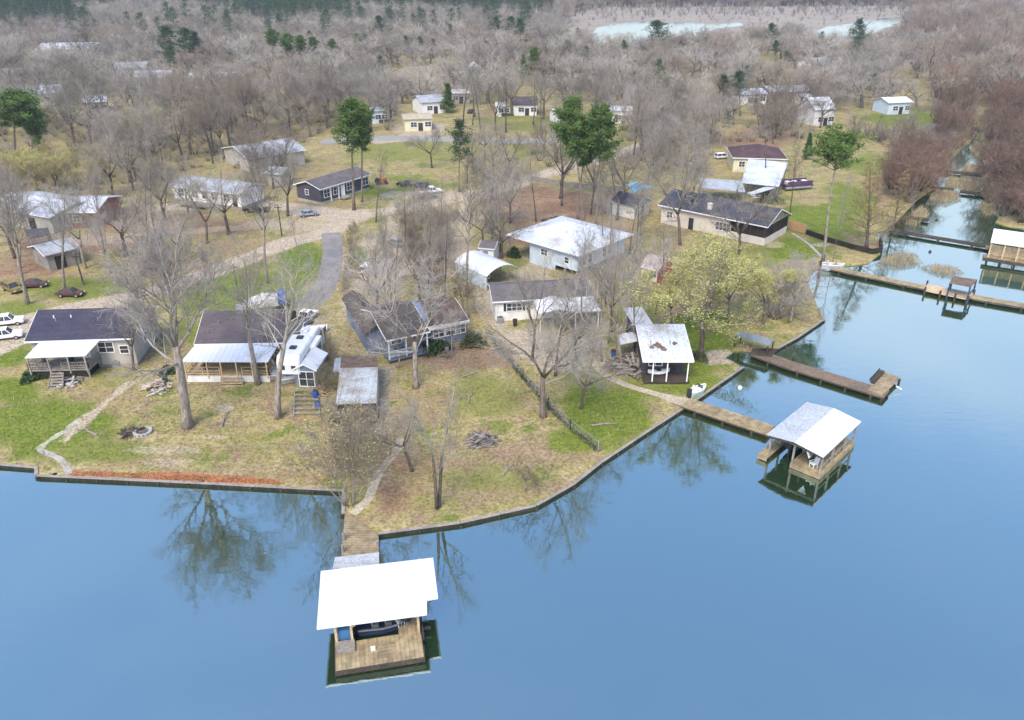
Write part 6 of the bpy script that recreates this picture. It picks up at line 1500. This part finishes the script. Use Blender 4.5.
mound('evergreen_bush','dark evergreen bush in front of the blue grey cottage',(433,352),1.5,1.6,'bush',1); mound('evergreen_bush','smaller dark bush right of the cottage ramp',(441,349),1.2,1.3,'bush',2)
mound('evergreen_bush','dark bush by the right corner of the blue grey cottage',(474,345),1.5,1.8,'vine',3); mound('evergreen_bush','small round bush left of the stained tin hip roof',(514,257),1.0,1.8,'bush',4)
mound('evergreen_bush','green ground bush below the rusty shed, left',(345,420),1.3,.7,'bush',5); mound('evergreen_bush','green ground bush below the rusty shed, right',(367,418),1.3,.7,'bush',6)
mound('evergreen_bush','dark shrub beneath the left house deck',(34,378),1.4,.9,'bush',7); mound('evergreen_bush','green weedy shrub beside the scrap pile on the left lawn',(168,373),.9,.9,'bush',8)
mound('evergreen_bush','rounded evergreen bush in the woods by the pale tin roofed building',(245,167),2.0,2.4,'vine',9); mound('evergreen_bush','bush cluster beside the pale lean-to of the big carport',(770,202),2.4,2.2,'bush',10)
mound('evergreen_bush','dark bush below the fresh green leafing tree',(698,359),1.2,1.0,'vine',11,400)
# ------------------------------------------------------------------ woods: trees placed by the patch of wood they stand in
TRK = []
for pts, w_, st in TRACKS+STREET: TRK.append((wp(pts), w_+1.0))
def clear(x, y):
    for ex, ey, er in EXC:
        if (x-ex)**2+(y-ey)**2 < er*er: return False
    for ln, w_ in TRK:
        for (ax,ay),(bx,by) in zip(ln[:-1],ln[1:]):
            ex, ey = bx-ax, by-ay; t = max(0,min(1,((x-ax)*ex+(y-ay)*ey)/(ex*ex+ey*ey+1e-9)))
            if (x-ax-t*ex)**2+(y-ay-t*ey)**2 < w_*w_: return False
    if np_in(x, y): return False
    return True
def np_in(x, y):
    return bool(sdist(np.array([x]), np.array([y]), water_poly)[0] < .8)
def inside(x, y, poly):
    c = False; n = len(poly)
    for i in range(n):
        (ax,ay),(bx,by) = poly[i], poly[(i+1)%n]
        if (ay > y) != (by > y) and x < ax+(y-ay)*(bx-ax)/(by-ay): c = not c
    return c
LAWN = [wp([(330,146),(560,146),(560,112),(470,118),(450,150),(430,215),(300,205),(325,165)]), wp([(770,200),(880,178),(900,150),(860,140),(800,165)]), wp([(845,112),(935,110),(945,128),(850,132)])]
placed = []
def wood(zone, n, kinds, hr, lab, grp, wf=(.85,1.2), cat='bare tree', name='bare_tree', mind=3.5, lawn=True):
    global NB
    poly = wp(zone); xs_ = [p[0] for p in poly]; ys_ = [p[1] for p in poly]; k = 0; tries = 0
    while k < n and tries < n*80:
        tries += 1
        x, y = rng.uniform(min(xs_),max(xs_)), rng.uniform(min(ys_),max(ys_))
        if not inside(x, y, poly) or not clear(x, y): continue
        if lawn and any(inside(x, y, L_) for L_ in LAWN): continue
        if any((x-a)**2+(y-b)**2 < mind*mind for a, b in placed): continue
        placed.append((x,y)); k += 1
        if cat == 'bare tree': NB += 1
        plant(pick(rng.choice(kinds)), name, lab, cat, Vector((x,y,GZ)), rng.uniform(*hr), rng.uniform(0,6.28), (rng.gauss(0,.04),0), rng.uniform(*wf), grp)
wood([(-10,208),(-10,178),(62,174),(108,180),(108,201)], 13, ['budochre','bud'], (6.5,9), 'yellow budding tree in the left woods above the bright metal barns','yellow budding trees above the left barns', (1.1,1.4), 'budding tree','budding_tree')
wood([(118,160),(120,132),(165,132),(165,160)], 5, ['budochre','bud'], (7,10), 'yellow budding tree among grey ones left of the white mobile home woods','yellow budding trees in the left woods', (1.1,1.4), 'budding tree','budding_tree')
wood([(100,196),(110,150),(170,150),(172,178),(150,198)], 11, ['oak','pale','tall'], (11,15), 'grey bare tree in the wood left of the white mobile home','bare trees left of the white mobile home')
wood([(-20,150),(-20,112),(170,108),(170,150)], 30, ['oak','pale','tall','oak'], (13,18), 'grey bare tree in the left woods below the long white roof','bare trees in the left woods')
wood([(-10,300),(-10,228),(60,226),(104,262),(64,284)], 4, ['tall','oak','pale'], (11,15), 'bare tree among the tin sheds and wrecked cars at the left edge','bare trees among the left tin sheds')
wood([(165,246),(165,208),(240,203),(262,238)], 2, ['tall','oak'], (11,15), 'bare tree in the red dirt yard below the white mobile home','bare trees in the red dirt yard')
wood([(172,168),(172,122),(262,118),(240,150),(235,170)], 22, ['oak','tall','tan'], (13,18), 'bare tree in the wood behind the white mobile home','bare trees behind the white mobile home')
wood([(244,138),(262,112),(340,112),(330,145),(310,140)], 18, ['tan','red','oak'], (11,15), 'tan bare tree behind the large pale tin roofed building','tan bare trees behind the pale tin roof')
wood([(235,188),(262,166),(292,164),(284,190)], 6, ['oak','tan'], (9,13), 'bare tree left of the charcoal mobile home','bare trees left of the charcoal mobile home')
wood([(340,134),(340,108),(398,108),(398,130)], 9, ['oak','tan','pale'], (12,16), 'bare tree around the turquoise shed by the street','bare trees by the turquoise shed')
wood([(455,136),(455,116),(545,108),(545,136)], 10, ['tall','oak'], (13,18), 'tall bare tree on the far lawn above the street','bare trees on the far lawn above the street', lawn=False)
wood([(460,190),(470,160),(545,150),(560,165),(530,176),(500,190)], 9, ['oak','tan'], (8,13), 'bare tree on the rough ground beside the dirt street','bare trees beside the dirt street')
wood([(610,150),(640,120),(720,118),(720,150),(680,165),(640,172)], 22, ['pale','oak','red'], (12,16), 'pale bare tree in the wood between big pines and maroon roofed house','pale bare trees in the middle right wood')
wood([(640,212),(650,175),(700,168),(696,180),(662,196)], 5, ['oak','pale'], (11,14), 'bare tree behind the left end of the long cream house','bare trees behind the long cream house')
wood([(560,136),(560,116),(640,112),(640,128)], 9, ['oak','tall'], (12,16), 'bare tree in the wood behind the two big green pines','bare trees behind the big green pines')
wood([(720,140),(720,116),(820,114),(830,132),(790,145)], 18, ['tan','oak','pale'], (10,14), 'tan bare tree behind the maroon roofed house','bare trees behind the maroon roofed house')
wood([(820,160),(835,134),(930,138),(935,160),(880,172)], 8, ['tan','red','oak'], (5,8), 'brown bare tree between right lawn and channel','brown bare trees beside the channel')
wood([(548,215),(556,196),(640,200),(640,225),(612,228)], 6, ['tall','oak'], (11,15), 'bare tree on the leaf strewn yard behind the tin hip roof','bare trees behind the tin hip roof')
wood([(60,282),(80,262),(200,246),(230,250),(150,276)], 5, ['pale','oak'], (9,13), 'bare tree along the left dirt track below the red dirt yard','bare trees along the left dirt track')
wood([(470,258),(476,222),(520,215),(508,236),(500,262)], 5, ['oak','pale'], (10,13), 'bare tree left of the stained tin hip roof','bare trees left of the tin hip roof')
wood([(592,300),(602,226),(660,215),(668,300),(640,310)], 4, ['tall'], (11,14), 'bare tree between the tin hip roof and the leafing trees','bare trees right of the tin hip roof')
wood([(505,385),(520,345),(600,345),(595,380)], 2, ['tall','pale'], (8,11), 'bare tree on the sandy yard below the white mobile home','bare trees on the sandy yard')
wood([(380,330),(388,248),(478,236),(482,304),(440,322)], 9, ['tall'], (10,14), 'thin tall bare tree around the gravel lane and cottage roof','thin bare trees by the gravel lane', (.5,.7))
wood([(556,372),(596,300),(650,300),(642,350),(604,376)], 5, ['trunky','tall'], (12,16), 'tall pale trunked bare tree between the white mobile home and the cabin','tall trees left of the cabin', (.45,.6))
for bx, by, tx, ty, lab in ((398,368,400,318,'pale low tree right in front of the cottage porch'),(452,352,452,302,'pale low tree in front of the cottage right wing'),(372,352,368,306,'pale low tree in front of the cottage left wing')): bt('pale', lab, bx, by, tx, ty, 1.1)
wood([(352,345),(352,300),(372,290),(400,292),(386,305)], 4, ['pale','tan'], (6,9), 'bare tree at the left wing of the leaf strewn cottage','bare trees left of the leaf strewn cottage')
wood([(412,250),(408,222),(462,214),(462,250),(440,282)], 12, ['pale','tan'], (6,9), 'pale young bare tree right of the bare lane bush row','pale young trees right of the bush row')
wood([(385,316),(388,300),(440,292),(462,306),(440,318)], 8, ['pale','oak'], (7,9.5), 'grey bare tree close behind the leaf strewn cottage roof','bare trees behind the leaf strewn cottage')
for zone, n, lab, grp in (([(898,205),(885,175),(930,178),(925,200)],15,'brown red thicket bush left of the far channel docks','thicket bushes left of the far docks'),([(900,188),(905,164),(932,166),(930,188)],14,'dark red thicket bush right at the far dock root','thicket bushes at the far dock root')):
    poly = wp(zone)
    wood(zone, n, ['brush','brush'], (5,9), lab, grp, (1.2,1.6), 'shrub', 'thicket_bush', mind=1.8)
wood([(1000,222),(992,192),(1000,176),(1090,176),(1130,236),(1040,230)], 34, ['brush','red'], (7,12), 'reddish bare tree on the right bank above the edge boathouse','reddish trees above the edge boathouse', (1.0,1.5), 'red thicket tree','thicket_tree', mind=2.6)
wood([(990,176),(986,130),(996,112),(1090,112),(1090,176)], 58, ['brush','red','red'], (8,12), 'reddish bare tree in the dense thicket right of the channel','reddish trees in the right thicket', (1.0,1.5), 'red thicket tree','thicket_tree', mind=3.4)
wood([(930,160),(925,128),(968,120),(968,136),(948,152)], 12, ['red','tan','brush'], (7,11), 'reddish bare tree left of the narrow channel end','reddish trees left of the channel end', (1.0,1.4), 'red thicket tree','thicket_tree', mind=3)

# ------------------------------------------------------------------ far woods: past counting, one object per kind of wood
def lowtree(seed, Ht, style, **kw): return bare(seed, Ht, style, n=(5,5,4,3), rad=.3, **kw)
def lodmesh(nm, g, bark, twig, leaf=None):
    m = MB(); 
    for src, mi in ((g.tr,0),(g.cr,1),(g.lf,2)):
        b = len(m.v); m.v += src.v; m.f += [tuple(b+i for i in f) for f in src.f]; m.mi += [mi]*len(src.f)
    me = bpy.data.meshes.new(nm); me.from_pydata(m.v,[],m.f)
    for mt in (bark, twig, leaf or twig): me.materials.append(mt)
    me.polygons.foreach_set('material_index', m.mi); me.update(); return me
def fat(g, k):      # thicker twigs so that a far crown still shades whole pixels
    return g
FARM = {'far_grey': [lodmesh('far_grey', bare(s, 14, st, n=(6,6,6,4), rad=.45, ang=(32,70), limb_ang=(24,72), fork=.26, up=.03), M['bark'], M['twig']) for s, st in ((201,'oak'),(202,'oak'),(203,'oak'))],
        'far_pale': [lodmesh('far_pale', bare(s, 13, 'oak', n=(6,6,6,4), rad=.45, ang=(32,70), limb_ang=(24,72), fork=.26, up=.03), M['bark_pale'], M['twig_pale']) for s in (211,)],
        'far_tan': [lodmesh('far_tan', bare(215, 12, 'oak', n=(6,6,6,4), rad=.45, ang=(30,66)), M['bark'], M['twig_tan'])],
        'far_red': [lodmesh('far_red', bare(s, 11, st, n=(5,5,6,4), rad=.36, lo=.15), M['bark'], M['twig_red']) for s, st in ((221,'tall'),(222,'vase'))],
        'far_pine': [lodmesh('far_pine', pine(s, 19, .55, .2, 26, ncl=3, leaves=12, csize=1.2), M['bark_pine'], M['bark_pine'], M['needle_dark']) for s in (231,232)]}
SRC = {}
SEED_SPOTS = {'far_grey':((60,100),(215,106),(300,106)),'far_pale':((690,108),),'far_tan':((780,108),),'far_red':((1010,106),(1016,100)),'far_pine':((240,30),(270,26))}
SEED_LAB = {'far_grey':('front-row grey bare tree of the far woods above the left white roof','front-row grey bare tree of the far woods above the white mobile home','front-row grey bare tree of the far woods above the pale tin roof'),
 'far_pale':('front-row pale bare tree of the far woods above the middle right wood',),'far_tan':('front-row tan bare tree of the far woods above the maroon roofed house',),'far_red':('front-row reddish tree at the back of the right thicket, left one','front-row reddish tree at the back of the right thicket, right one'),
 'far_pine':('dark pine at the front of the top left pine forest, left one','dark pine at the front of the top left pine forest, right one')}
for k, ms in FARM.items():
    SRC[k] = []
    for me_, px, lab in zip(ms, SEED_SPOTS[k], SEED_LAB[k]):
        o = link(bpy.data.objects.new('pine_tree' if 'pine' in k else 'bare_tree', me_)); o.location = at(*px); tag(o, lab, 'pine tree' if 'pine' in k else 'bare tree'); SRC[k].append(o)
        if 'pine' not in k: NB += 1
def scatter_object(name, label, pts, srcs, kinds, widen=1.0):
    """one object holding points; its geometry nodes plant a copy of a real tree on each"""
    me_ = bpy.data.meshes.new(name); me_.from_pydata([p[:3] for p in pts], [], [])
    for nm, i, tp in (('size',3,'FLOAT'),('turn',4,'FLOAT')):
        a = me_.attributes.new(nm, tp, 'POINT'); a.data.foreach_set('value', [p[i] for p in pts])
    a = me_.attributes.new('sort', 'INT', 'POINT'); a.data.foreach_set('value', [p[5] for p in pts])
    o = link(bpy.data.objects.new(name, me_)); tag(o, label, kinds, kind='stuff')
    ng = bpy.data.node_groups.new(name, 'GeometryNodeTree')
    ng.interface.new_socket('Geometry', in_out='INPUT', socket_type='NodeSocketGeometry'); ng.interface.new_socket('Geometry', in_out='OUTPUT', socket_type='NodeSocketGeometry')
    nd = ng.nodes; gi = nd.new('NodeGroupInput'); go = nd.new('NodeGroupOutput'); ip = nd.new('GeometryNodeInstanceOnPoints'); gt = nd.new('GeometryNodeGeometryToInstance')
    for s in reversed(srcs):
        oi = nd.new('GeometryNodeObjectInfo'); oi.transform_space = 'ORIGINAL'; oi.inputs['Object'].default_value = s; oi.inputs['As Instance'].default_value = False
        ng.links.new(oi.outputs['Geometry'], gt.inputs[0])
    def na(nm, tp): n = nd.new('GeometryNodeInputNamedAttribute'); n.data_type = tp; n.inputs['Name'].default_value = nm; return n.outputs['Attribute']
    cx = nd.new('ShaderNodeCombineXYZ'); ng.links.new(na('turn','FLOAT'), cx.inputs[2])
    ng.links.new(gi.outputs[0], ip.inputs['Points']); ng.links.new(gt.outputs[0], ip.inputs['Instance']); ip.inputs['Pick Instance'].default_value = True
    ng.links.new(na('sort','INT'), ip.inputs['Instance Index']); ng.links.new(cx.outputs[0], ip.inputs['Rotation'])
    sz = nd.new('ShaderNodeCombineXYZ'); s_ = na('size','FLOAT')
    wx = nd.new('ShaderNodeMath'); wx.operation = 'MULTIPLY'; wx.inputs[1].default_value = widen; ng.links.new(s_, wx.inputs[0])
    for i in range(2): ng.links.new(wx.outputs[0], sz.inputs[i])
    ng.links.new(s_, sz.inputs[2])
    ng.links.new(sz.outputs[0], ip.inputs['Scale']); ng.links.new(ip.outputs[0], go.inputs[0])
    md = o.modifiers.new('planting', 'NODES'); md.node_group = ng; return o
npr = np.random.RandomState(77)
def field(zone, spacing, nsrc, size, noisew=None, excl=True, open_=False):
    poly = wp(zone); P = np.array(poly); x0, x1, y0, y1 = P[:,0].min(), P[:,0].max(), P[:,1].min(), P[:,1].max()
    nxg, nyg = int((x1-x0)/spacing)+1, int((y1-y0)/spacing)+1
    gx, gy = np.meshgrid(np.arange(nxg), np.arange(nyg)); gx = x0+(gx+npr.rand(*gx.shape))*spacing; gy = y0+(gy+npr.rand(*gy.shape))*spacing
    gx, gy = gx.ravel(), gy.ravel(); ok = sdist(gx, gy, poly) < 0
    ok &= np.abs(gx) < gy*.72+40
    gx, gy = gx[ok], gy[ok]; ok = np.ones(len(gx), bool)
    ok &= sdist(gx, gy, water_poly) > 1
    for p in pools: ok &= sdist(gx, gy, p) > 3
    if not open_: ok &= sdist(gx, gy, CLEARING) > 0
    for g in GLADES: ok &= sdist(gx, gy, g) > 0
    if excl:
        for ex, ey, er in EXC:
            if ey > 200: ok &= ((gx-ex)/er)**2+((gy-ey+er*.9)/(er*1.7))**2 > 1
    gx, gy = gx[ok], gy[ok]
    return [(float(x),float(y),GZ-.1,float(size[0]+(size[1]-size[0])*r1),float(r2*6.28),int(r3*nsrc)) for x,y,r1,r2,r3 in zip(gx,gy,npr.rand(len(gx)),npr.rand(len(gx)),npr.rand(len(gx)))]
CLEARING = wp([(560,40),(570,14),(600,8),(900,6),(915,12),(912,26),(890,44),(858,52),(805,54),(790,34),(750,32),(720,40),(690,52),(650,54),(590,52)])
GLADES = [wp(g) for g in ([(372,80),(380,68),(462,66),(486,76),(470,88),(400,86)],[(640,98),(650,84),(716,82),(722,94),(690,104)],[(40,108),(60,98),(120,98),(128,108)],[(214,104),(226,90),(300,88),(310,100)],[(500,118),(500,92),(560,90),(562,118)],[(722,78),(740,66),(790,66),(800,76)],[(130,92),(150,82),(210,82),(200,94)],[(880,100),(890,86),(930,84),(930,100)],[(470,60),(480,52),(540,52),(548,62)])]
greys = SRC['far_grey']+SRC['far_pale']+SRC['far_tan']
pts = field([(-60,110),(-60,20),(560,20),(560,110)], 9.2, 5, (.55,1.1)) + field([(560,112),(560,50),(700,50),(780,40),(930,48),(925,112)], 9.0, 5, (.5,1.05))
scatter_object('bare_woods', 'far grey bare woods stretching behind the houses', pts, greys, 'woods', 1.35); print('FAR grey', len(pts))
pts = field([(-30,36),(-30,-4),(560,-4),(545,26),(420,24),(300,34),(200,30),(90,38)], 10, 2, (.8,1.3), excl=False) + field([(-30,52),(-30,36),(560,24),(560,48)], 24, 2, (.7,1.15)) + field([(-30,108),(-30,50),(920,50),(920,108)], 40, 2, (.45,.8))
scatter_object('pine_forest', 'dark blue green pine forest along the top left', [p for p in pts if math.sin(p[0]*.013+1)+math.sin(p[0]*.031+p[1]*.011)+math.sin(p[1]*.02+p[0]*.005) > -1.15], SRC['far_pine'], 'forest'); print('FAR pine', len(pts))
pts = field([(-30,30),(-30,-4),(560,-4),(560,30)], 13, 5, (.8,1.15), excl=False)
scatter_object('hill_woods', 'hazy bare trees mixed through the top left pine forest', pts, greys, 'woods')
pts = field([(540,26),(540,-4),(1060,-4),(1060,50),(900,48),(905,16),(780,20),(700,22),(600,24)], 9.5, 4, (.9,1.3), excl=False)
pts += field([(550,18),(560,4),(915,3),(912,12),(800,17),(700,16),(600,19)], 15, 4, (.3,.6), excl=False, open_=True)
scatter_object('swamp_woods', 'purple brown bare swamp woods beyond the far marsh', pts, SRC['far_red']+SRC['far_tan']+SRC['far_grey'][:1], 'woods', 1.3); print('FAR swamp', len(pts))
pts = field([(925,122),(928,52),(1060,50),(1060,116),(985,112)], 6.2, 5, (.75,1.25))
scatter_object('red_thicket', 'dense reddish brown thicket behind the right channel bank', pts, SRC['far_red']+[SRC['far_red'][0]]+SRC['far_tan']+SRC['far_grey'][:1], 'thicket', 1.15); print('FAR red', len(pts))
brush_src = []
for me_, px, lab in ((lodmesh('low_brush', bare(241, 3.2, 'vase', n=(4,4,4,3), rad=.11, stems=7), M['bark'], M['twig_tan']), (120,204), 'tan low brush at the front of the left wood beside the white mobile home'), (lodmesh('low_brush', bare(242, 3.0, 'vase', n=(4,4,4,3), rad=.11, stems=6), M['bark'], M['twig']), (690,172), 'grey low brush behind the long low shed roof')):
    o = link(bpy.data.objects.new('shrub', me_)); o.location = at(*px); tag(o, lab, 'shrub'); brush_src.append(o)
def brush_field(zone, sp):
    return [p for p in field(zone, sp, 2, (.5,1.25)) if clear(p[0], p[1]) and not any(inside(p[0],p[1],L_) for L_ in LAWN)]
pts = []
for z_, sp in (([(-20,198),(-20,112),(170,108),(170,200),(110,200)],4.4),([(172,172),(172,112),(340,112),(335,140),(262,150),(240,172)],4.4),([(235,190),(262,160),(296,160),(284,192)],4),([(340,134),(340,108),(398,108),(398,130)],4),([(610,172),(640,112),(830,114),(830,136),(720,146),(700,176)],4),([(820,165),(835,134),(940,128),(935,162),(880,175)],2.8),([(556,135),(556,112),(640,112),(640,130)],4),([(455,136),(455,116),(545,108),(545,136)],8),([(40,268),(20,240),(60,262)],3),([(985,215),(985,112),(1090,112),(1090,225)],2.4),([(925,165),(928,112),(975,112),(968,140)],2.4),([(400,285),(405,225),(470,215),(466,250),(440,285)],3.4),([(470,192),(470,160),(560,150),(565,176),(510,195)],6)):
    pts += brush_field(z_, sp)
scatter_object('undergrowth', 'low bare brush and saplings on the floor of the woods', pts, brush_src, 'undergrowth', 1.3)
scatter_object('marsh_scrub', 'low scrub dotted over the pale far marsh', [(x,y,z,s,t,k) for x,y,z,s,t,k in field([(545,44),(560,16),(760,12),(910,8),(910,60),(780,50),(700,60),(590,60)], 13, 2, (.3,.9), excl=False, open_=True)], brush_src, 'scrub', 1.5)
# reeds: clumps on the mud islands and the channel edges
def reeds(name, label, zone_list, per, seed, hgt=(.4,1.2), mat='reed'):
    rr = random.Random(seed); m = MB()
    for zone in zone_list:
        poly = wp(zone); xs_ = [p[0] for p in poly]; ys_ = [p[1] for p in poly]
        A_ = (max(xs_)-min(xs_))*(max(ys_)-min(ys_))
        for i in range(int(A_*per)):
            x, y = rr.uniform(min(xs_),max(xs_)), rr.uniform(min(ys_),max(ys_))
            if not inside(x,y,poly): continue
            h = rr.uniform(*hgt); a = rr.uniform(0,6.28); b = rr.uniform(.1,.7)*h
            p = Vector((x,y,-.05)); q = p+Vector((math.cos(a)*b,math.sin(a)*b,h)); s_ = Vector((-math.sin(a),math.cos(a),0))*.03
            m.add([p-s_,p+s_,q],[(0,1,2)])
    o = m.build(name, M[mat]); tag(o, label, 'reeds', kind='stuff'); return o
reeds('weed_mat', 'low grey mats of dead weed floating in the channel', [[(876,264),(882,254),(900,251),(916,252),(924,262),(914,267),(898,269),(884,268)],[(920,266),(934,262),(958,266),(966,272),(956,277),(940,276),(928,272)],[(925,204),(934,190),(960,190),(962,200),(946,206)],[(958,178),(966,170),(988,172),(986,186),(966,188)]], 60, 9, (.06,.35), 'weed')
reeds('reed_bed', 'dead pale reeds on mud islands in the channel', [[(879,262),(888,255),(912,253),(918,262),(900,266)],[(930,270),(935,264),(955,268),(958,274),(944,274)],[(918,264),(925,266),(930,268),(925,268)],[(930,200),(936,190),(958,191),(958,198),(945,202)],[(944,186),(950,176),(985,182),(975,190)],[(960,172),(966,164),(984,166),(980,176)],[(970,150),(976,142),(983,146),(978,156)],[(985,214),(978,206),(990,196),(996,215)],[(905,222),(912,212),(922,206),(930,214),(915,226)]], 26, 3)
for i, (bx,by,h_) in enumerate(((986,131,4),(990,147,4.5),(985,160,4),(994,170,5),(990,183,5),(998,190,5.5),(988,203,4),(1002,216,5),(972,140,4),(960,148,4),(947,158,4.5),(938,170,4.5),(930,180,4),(1010,214,6),(1022,222,6))):
    b = at(bx,by); plant(pick('brush'), 'thicket_bush', 'reddish bush right on the waterline of the narrow far channel', 'shrub', b, h_*1.2, rng.uniform(0,6.28), (0,0), 1.4, 'bushes on the channel waterline')
reeds('marsh_grass', 'tan marsh grass on both banks of the narrow far channel', [[(915,164),(930,150),(966,138),(972,140),(950,160),(930,166)],[(984,196),(986,140),(996,140),(1004,176),(1010,214),(1004,222),(992,210)]], 9, 4, (.6,1.6))
# weeds and low scrub over the rough ground
def grass_tufts(zones, dens, seed):
    rr = random.Random(seed); m = MB()
    for zone in zones:
        poly = wp(zone); xs_ = [p[0] for p in poly]; ys_ = [p[1] for p in poly]
        for i in range(int((max(xs_)-min(xs_))*(max(ys_)-min(ys_))*dens)):
            x, y = rr.uniform(min(xs_),max(xs_)), rr.uniform(min(ys_),max(ys_))
            if not inside(x,y,poly): continue
            for k in range(4):
                h = rr.uniform(.12,.4); a = rr.uniform(0,6.28); p = Vector((x+rr.gauss(0,.1),y+rr.gauss(0,.1),GZ-.02)); q = p+Vector((math.cos(a)*h*.6,math.sin(a)*h*.6,h)); s_ = Vector((-math.sin(a),math.cos(a),0))*.035
                m.add([p-s_,p+s_,q],[(0,1,2)])
    o = m.build('weed_tufts', leafmat('dry_weeds', (.30,.25,.12), (.22,.22,.09))); tag(o, 'dry weeds and tufts over the rough lawns', 'weeds', kind='stuff')
rr = random.Random(31); m = MB(); poly = wp([(74,471.5),(180,475),(276,480),(286,484.5),(190,481),(74,475.5)]); xs_ = [p[0] for p in poly]; ys_ = [p[1] for p in poly]
for i in range(9000):
    x, y = rr.uniform(min(xs_),max(xs_)), rr.uniform(min(ys_),max(ys_))
    if not inside(x,y,poly): continue
    h = rr.uniform(.06,.2); a = rr.uniform(0,6.28); p = Vector((x,y,GZ-.02)); q = p+Vector((math.cos(a)*h*.9,math.sin(a)*h*.5,h)); s_ = Vector((-math.sin(a),math.cos(a),0))*.05
    m.add([p-s_,p+s_,q],[(0,1,2)])
tag(m.build('orange_grass', leafmat('rusty_orange_grass', (.44,.17,.075), (.40,.22,.11))), 'rusty orange grass strip along the left bulkhead', 'grass', kind='stuff')
grass_tufts([[(0,463),(0,400),(130,380),(345,420),(345,488),(190,480),(40,470)],[(378,528),(400,440),(480,350),(598,455),(535,500),(460,518)],[(600,458),(500,350),(590,345),(690,398)],[(345,400),(345,250),(362,250),(375,350),(380,420)]], 1.6, 8)
print('BARE', NB)
# ------------------------------------------------------------------ air, light, camera
hz = MB(); hz.box(-4000,4000,-700,5600,-2.7,CZ+2.5)
hm = bpy.data.materials.new('haze'); hm.use_nodes = True; nt = hm.node_tree; nt.nodes.remove(nt.nodes['Principled BSDF'])
pv = nt.nodes.new('ShaderNodeVolumePrincipled'); pv.inputs['Color'].default_value = (.66,.80,.97,1); pv.inputs['Density'].default_value = HAZE = .00017; pv.inputs['Anisotropy'].default_value = .2
nt.links.new(pv.outputs[0], nt.nodes['Material Output'].inputs['Volume'])
tag(hz.build('haze', hm), kind='stuff')
EL, AZ = 52, 200              # a high veiled sun behind the camera
world = bpy.data.worlds.new('World'); sc.world = world; world.use_nodes = True; nt = world.node_tree
sky = nt.nodes.new('ShaderNodeTexSky'); sky.sky_type = 'NISHITA'; sky.sun_disc = False; sky.sun_elevation = R(EL); sky.sun_rotation = R(AZ); sky.air_density = 1.0; sky.dust_density = 0.9; sky.ozone_density = 3.0; sky.altitude = 100
tc = nt.nodes.new('ShaderNodeTexCoord'); sp = nt.nodes.new('ShaderNodeSeparateXYZ'); nt.links.new(tc.outputs['Generated'], sp.inputs[0])
mp = nt.nodes.new('ShaderNodeMapping'); mp.inputs['Scale'].default_value = (2,2,5); nt.links.new(tc.outputs['Generated'], mp.inputs[0])
cl = noise(nt, mp.outputs[0], 1.3, 5, .55)          # a veil of cloud low round the horizon, thinning upwards
ad = nt.nodes.new('ShaderNodeMath'); ad.operation = 'MULTIPLY_ADD'; nt.links.new(cl, ad.inputs[0]); ad.inputs[1].default_value = -.28; nt.links.new(sp.outputs[2], ad.inputs[2])
hi = noise(nt, mp.outputs[0], .8, 4, .5)            # and soft bright patches higher up
hm_ = nt.nodes.new('ShaderNodeMath'); hm_.operation = 'MULTIPLY_ADD'; nt.links.new(ramp(nt, hi, .42, .72), hm_.inputs[0]); hm_.inputs[1].default_value = .09
nt.links.new(ramp(nt, ad.outputs[0], .40, -.02), hm_.inputs[2]); hm_.use_clamp = True
veil = hm_.outputs[0]
nt.links.new(mixc(nt, veil, sky.outputs[0], (3.6,3.72,3.9)), nt.nodes['Background'].inputs[0]); nt.nodes['Background'].inputs[1].default_value = .15
sd_ = bpy.data.lights.new('Sun', 'SUN'); sd_.energy = 1.5; sd_.angle = R(25); sd_.color = (1,.87,.70)
so = link(bpy.data.objects.new('Sun', sd_)); v = Vector((math.sin(R(AZ))*math.cos(R(EL)), math.cos(R(AZ))*math.cos(R(EL)), math.sin(R(EL))))
so.rotation_euler = (-v).to_track_quat('-Z','Y').to_euler()
cd = bpy.data.cameras.new('Camera'); cd.sensor_width = 36; cd.lens = 36*F/1024; cd.clip_start = .5; cd.clip_end = 9000
co = link(bpy.data.objects.new('Camera', cd)); co.location = (0,0,CZ); co.rotation_euler = (R(90)-PITCH,0,0); sc.camera = co
sc.view_settings.view_transform = 'Standard'; sc.view_settings.look = 'None'; sc.view_settings.gamma = 1; sc.view_settings.use_curve_mapping = False; sc.view_settings.exposure = 1.58
sc.cycles.max_bounces = 6; sc.cycles.diffuse_bounces = 2; sc.cycles.glossy_bounces = 3; sc.cycles.transparent_max_bounces = 6; sc.cycles.volume_bounces = 0; sc.cycles.volume_step_rate = 4
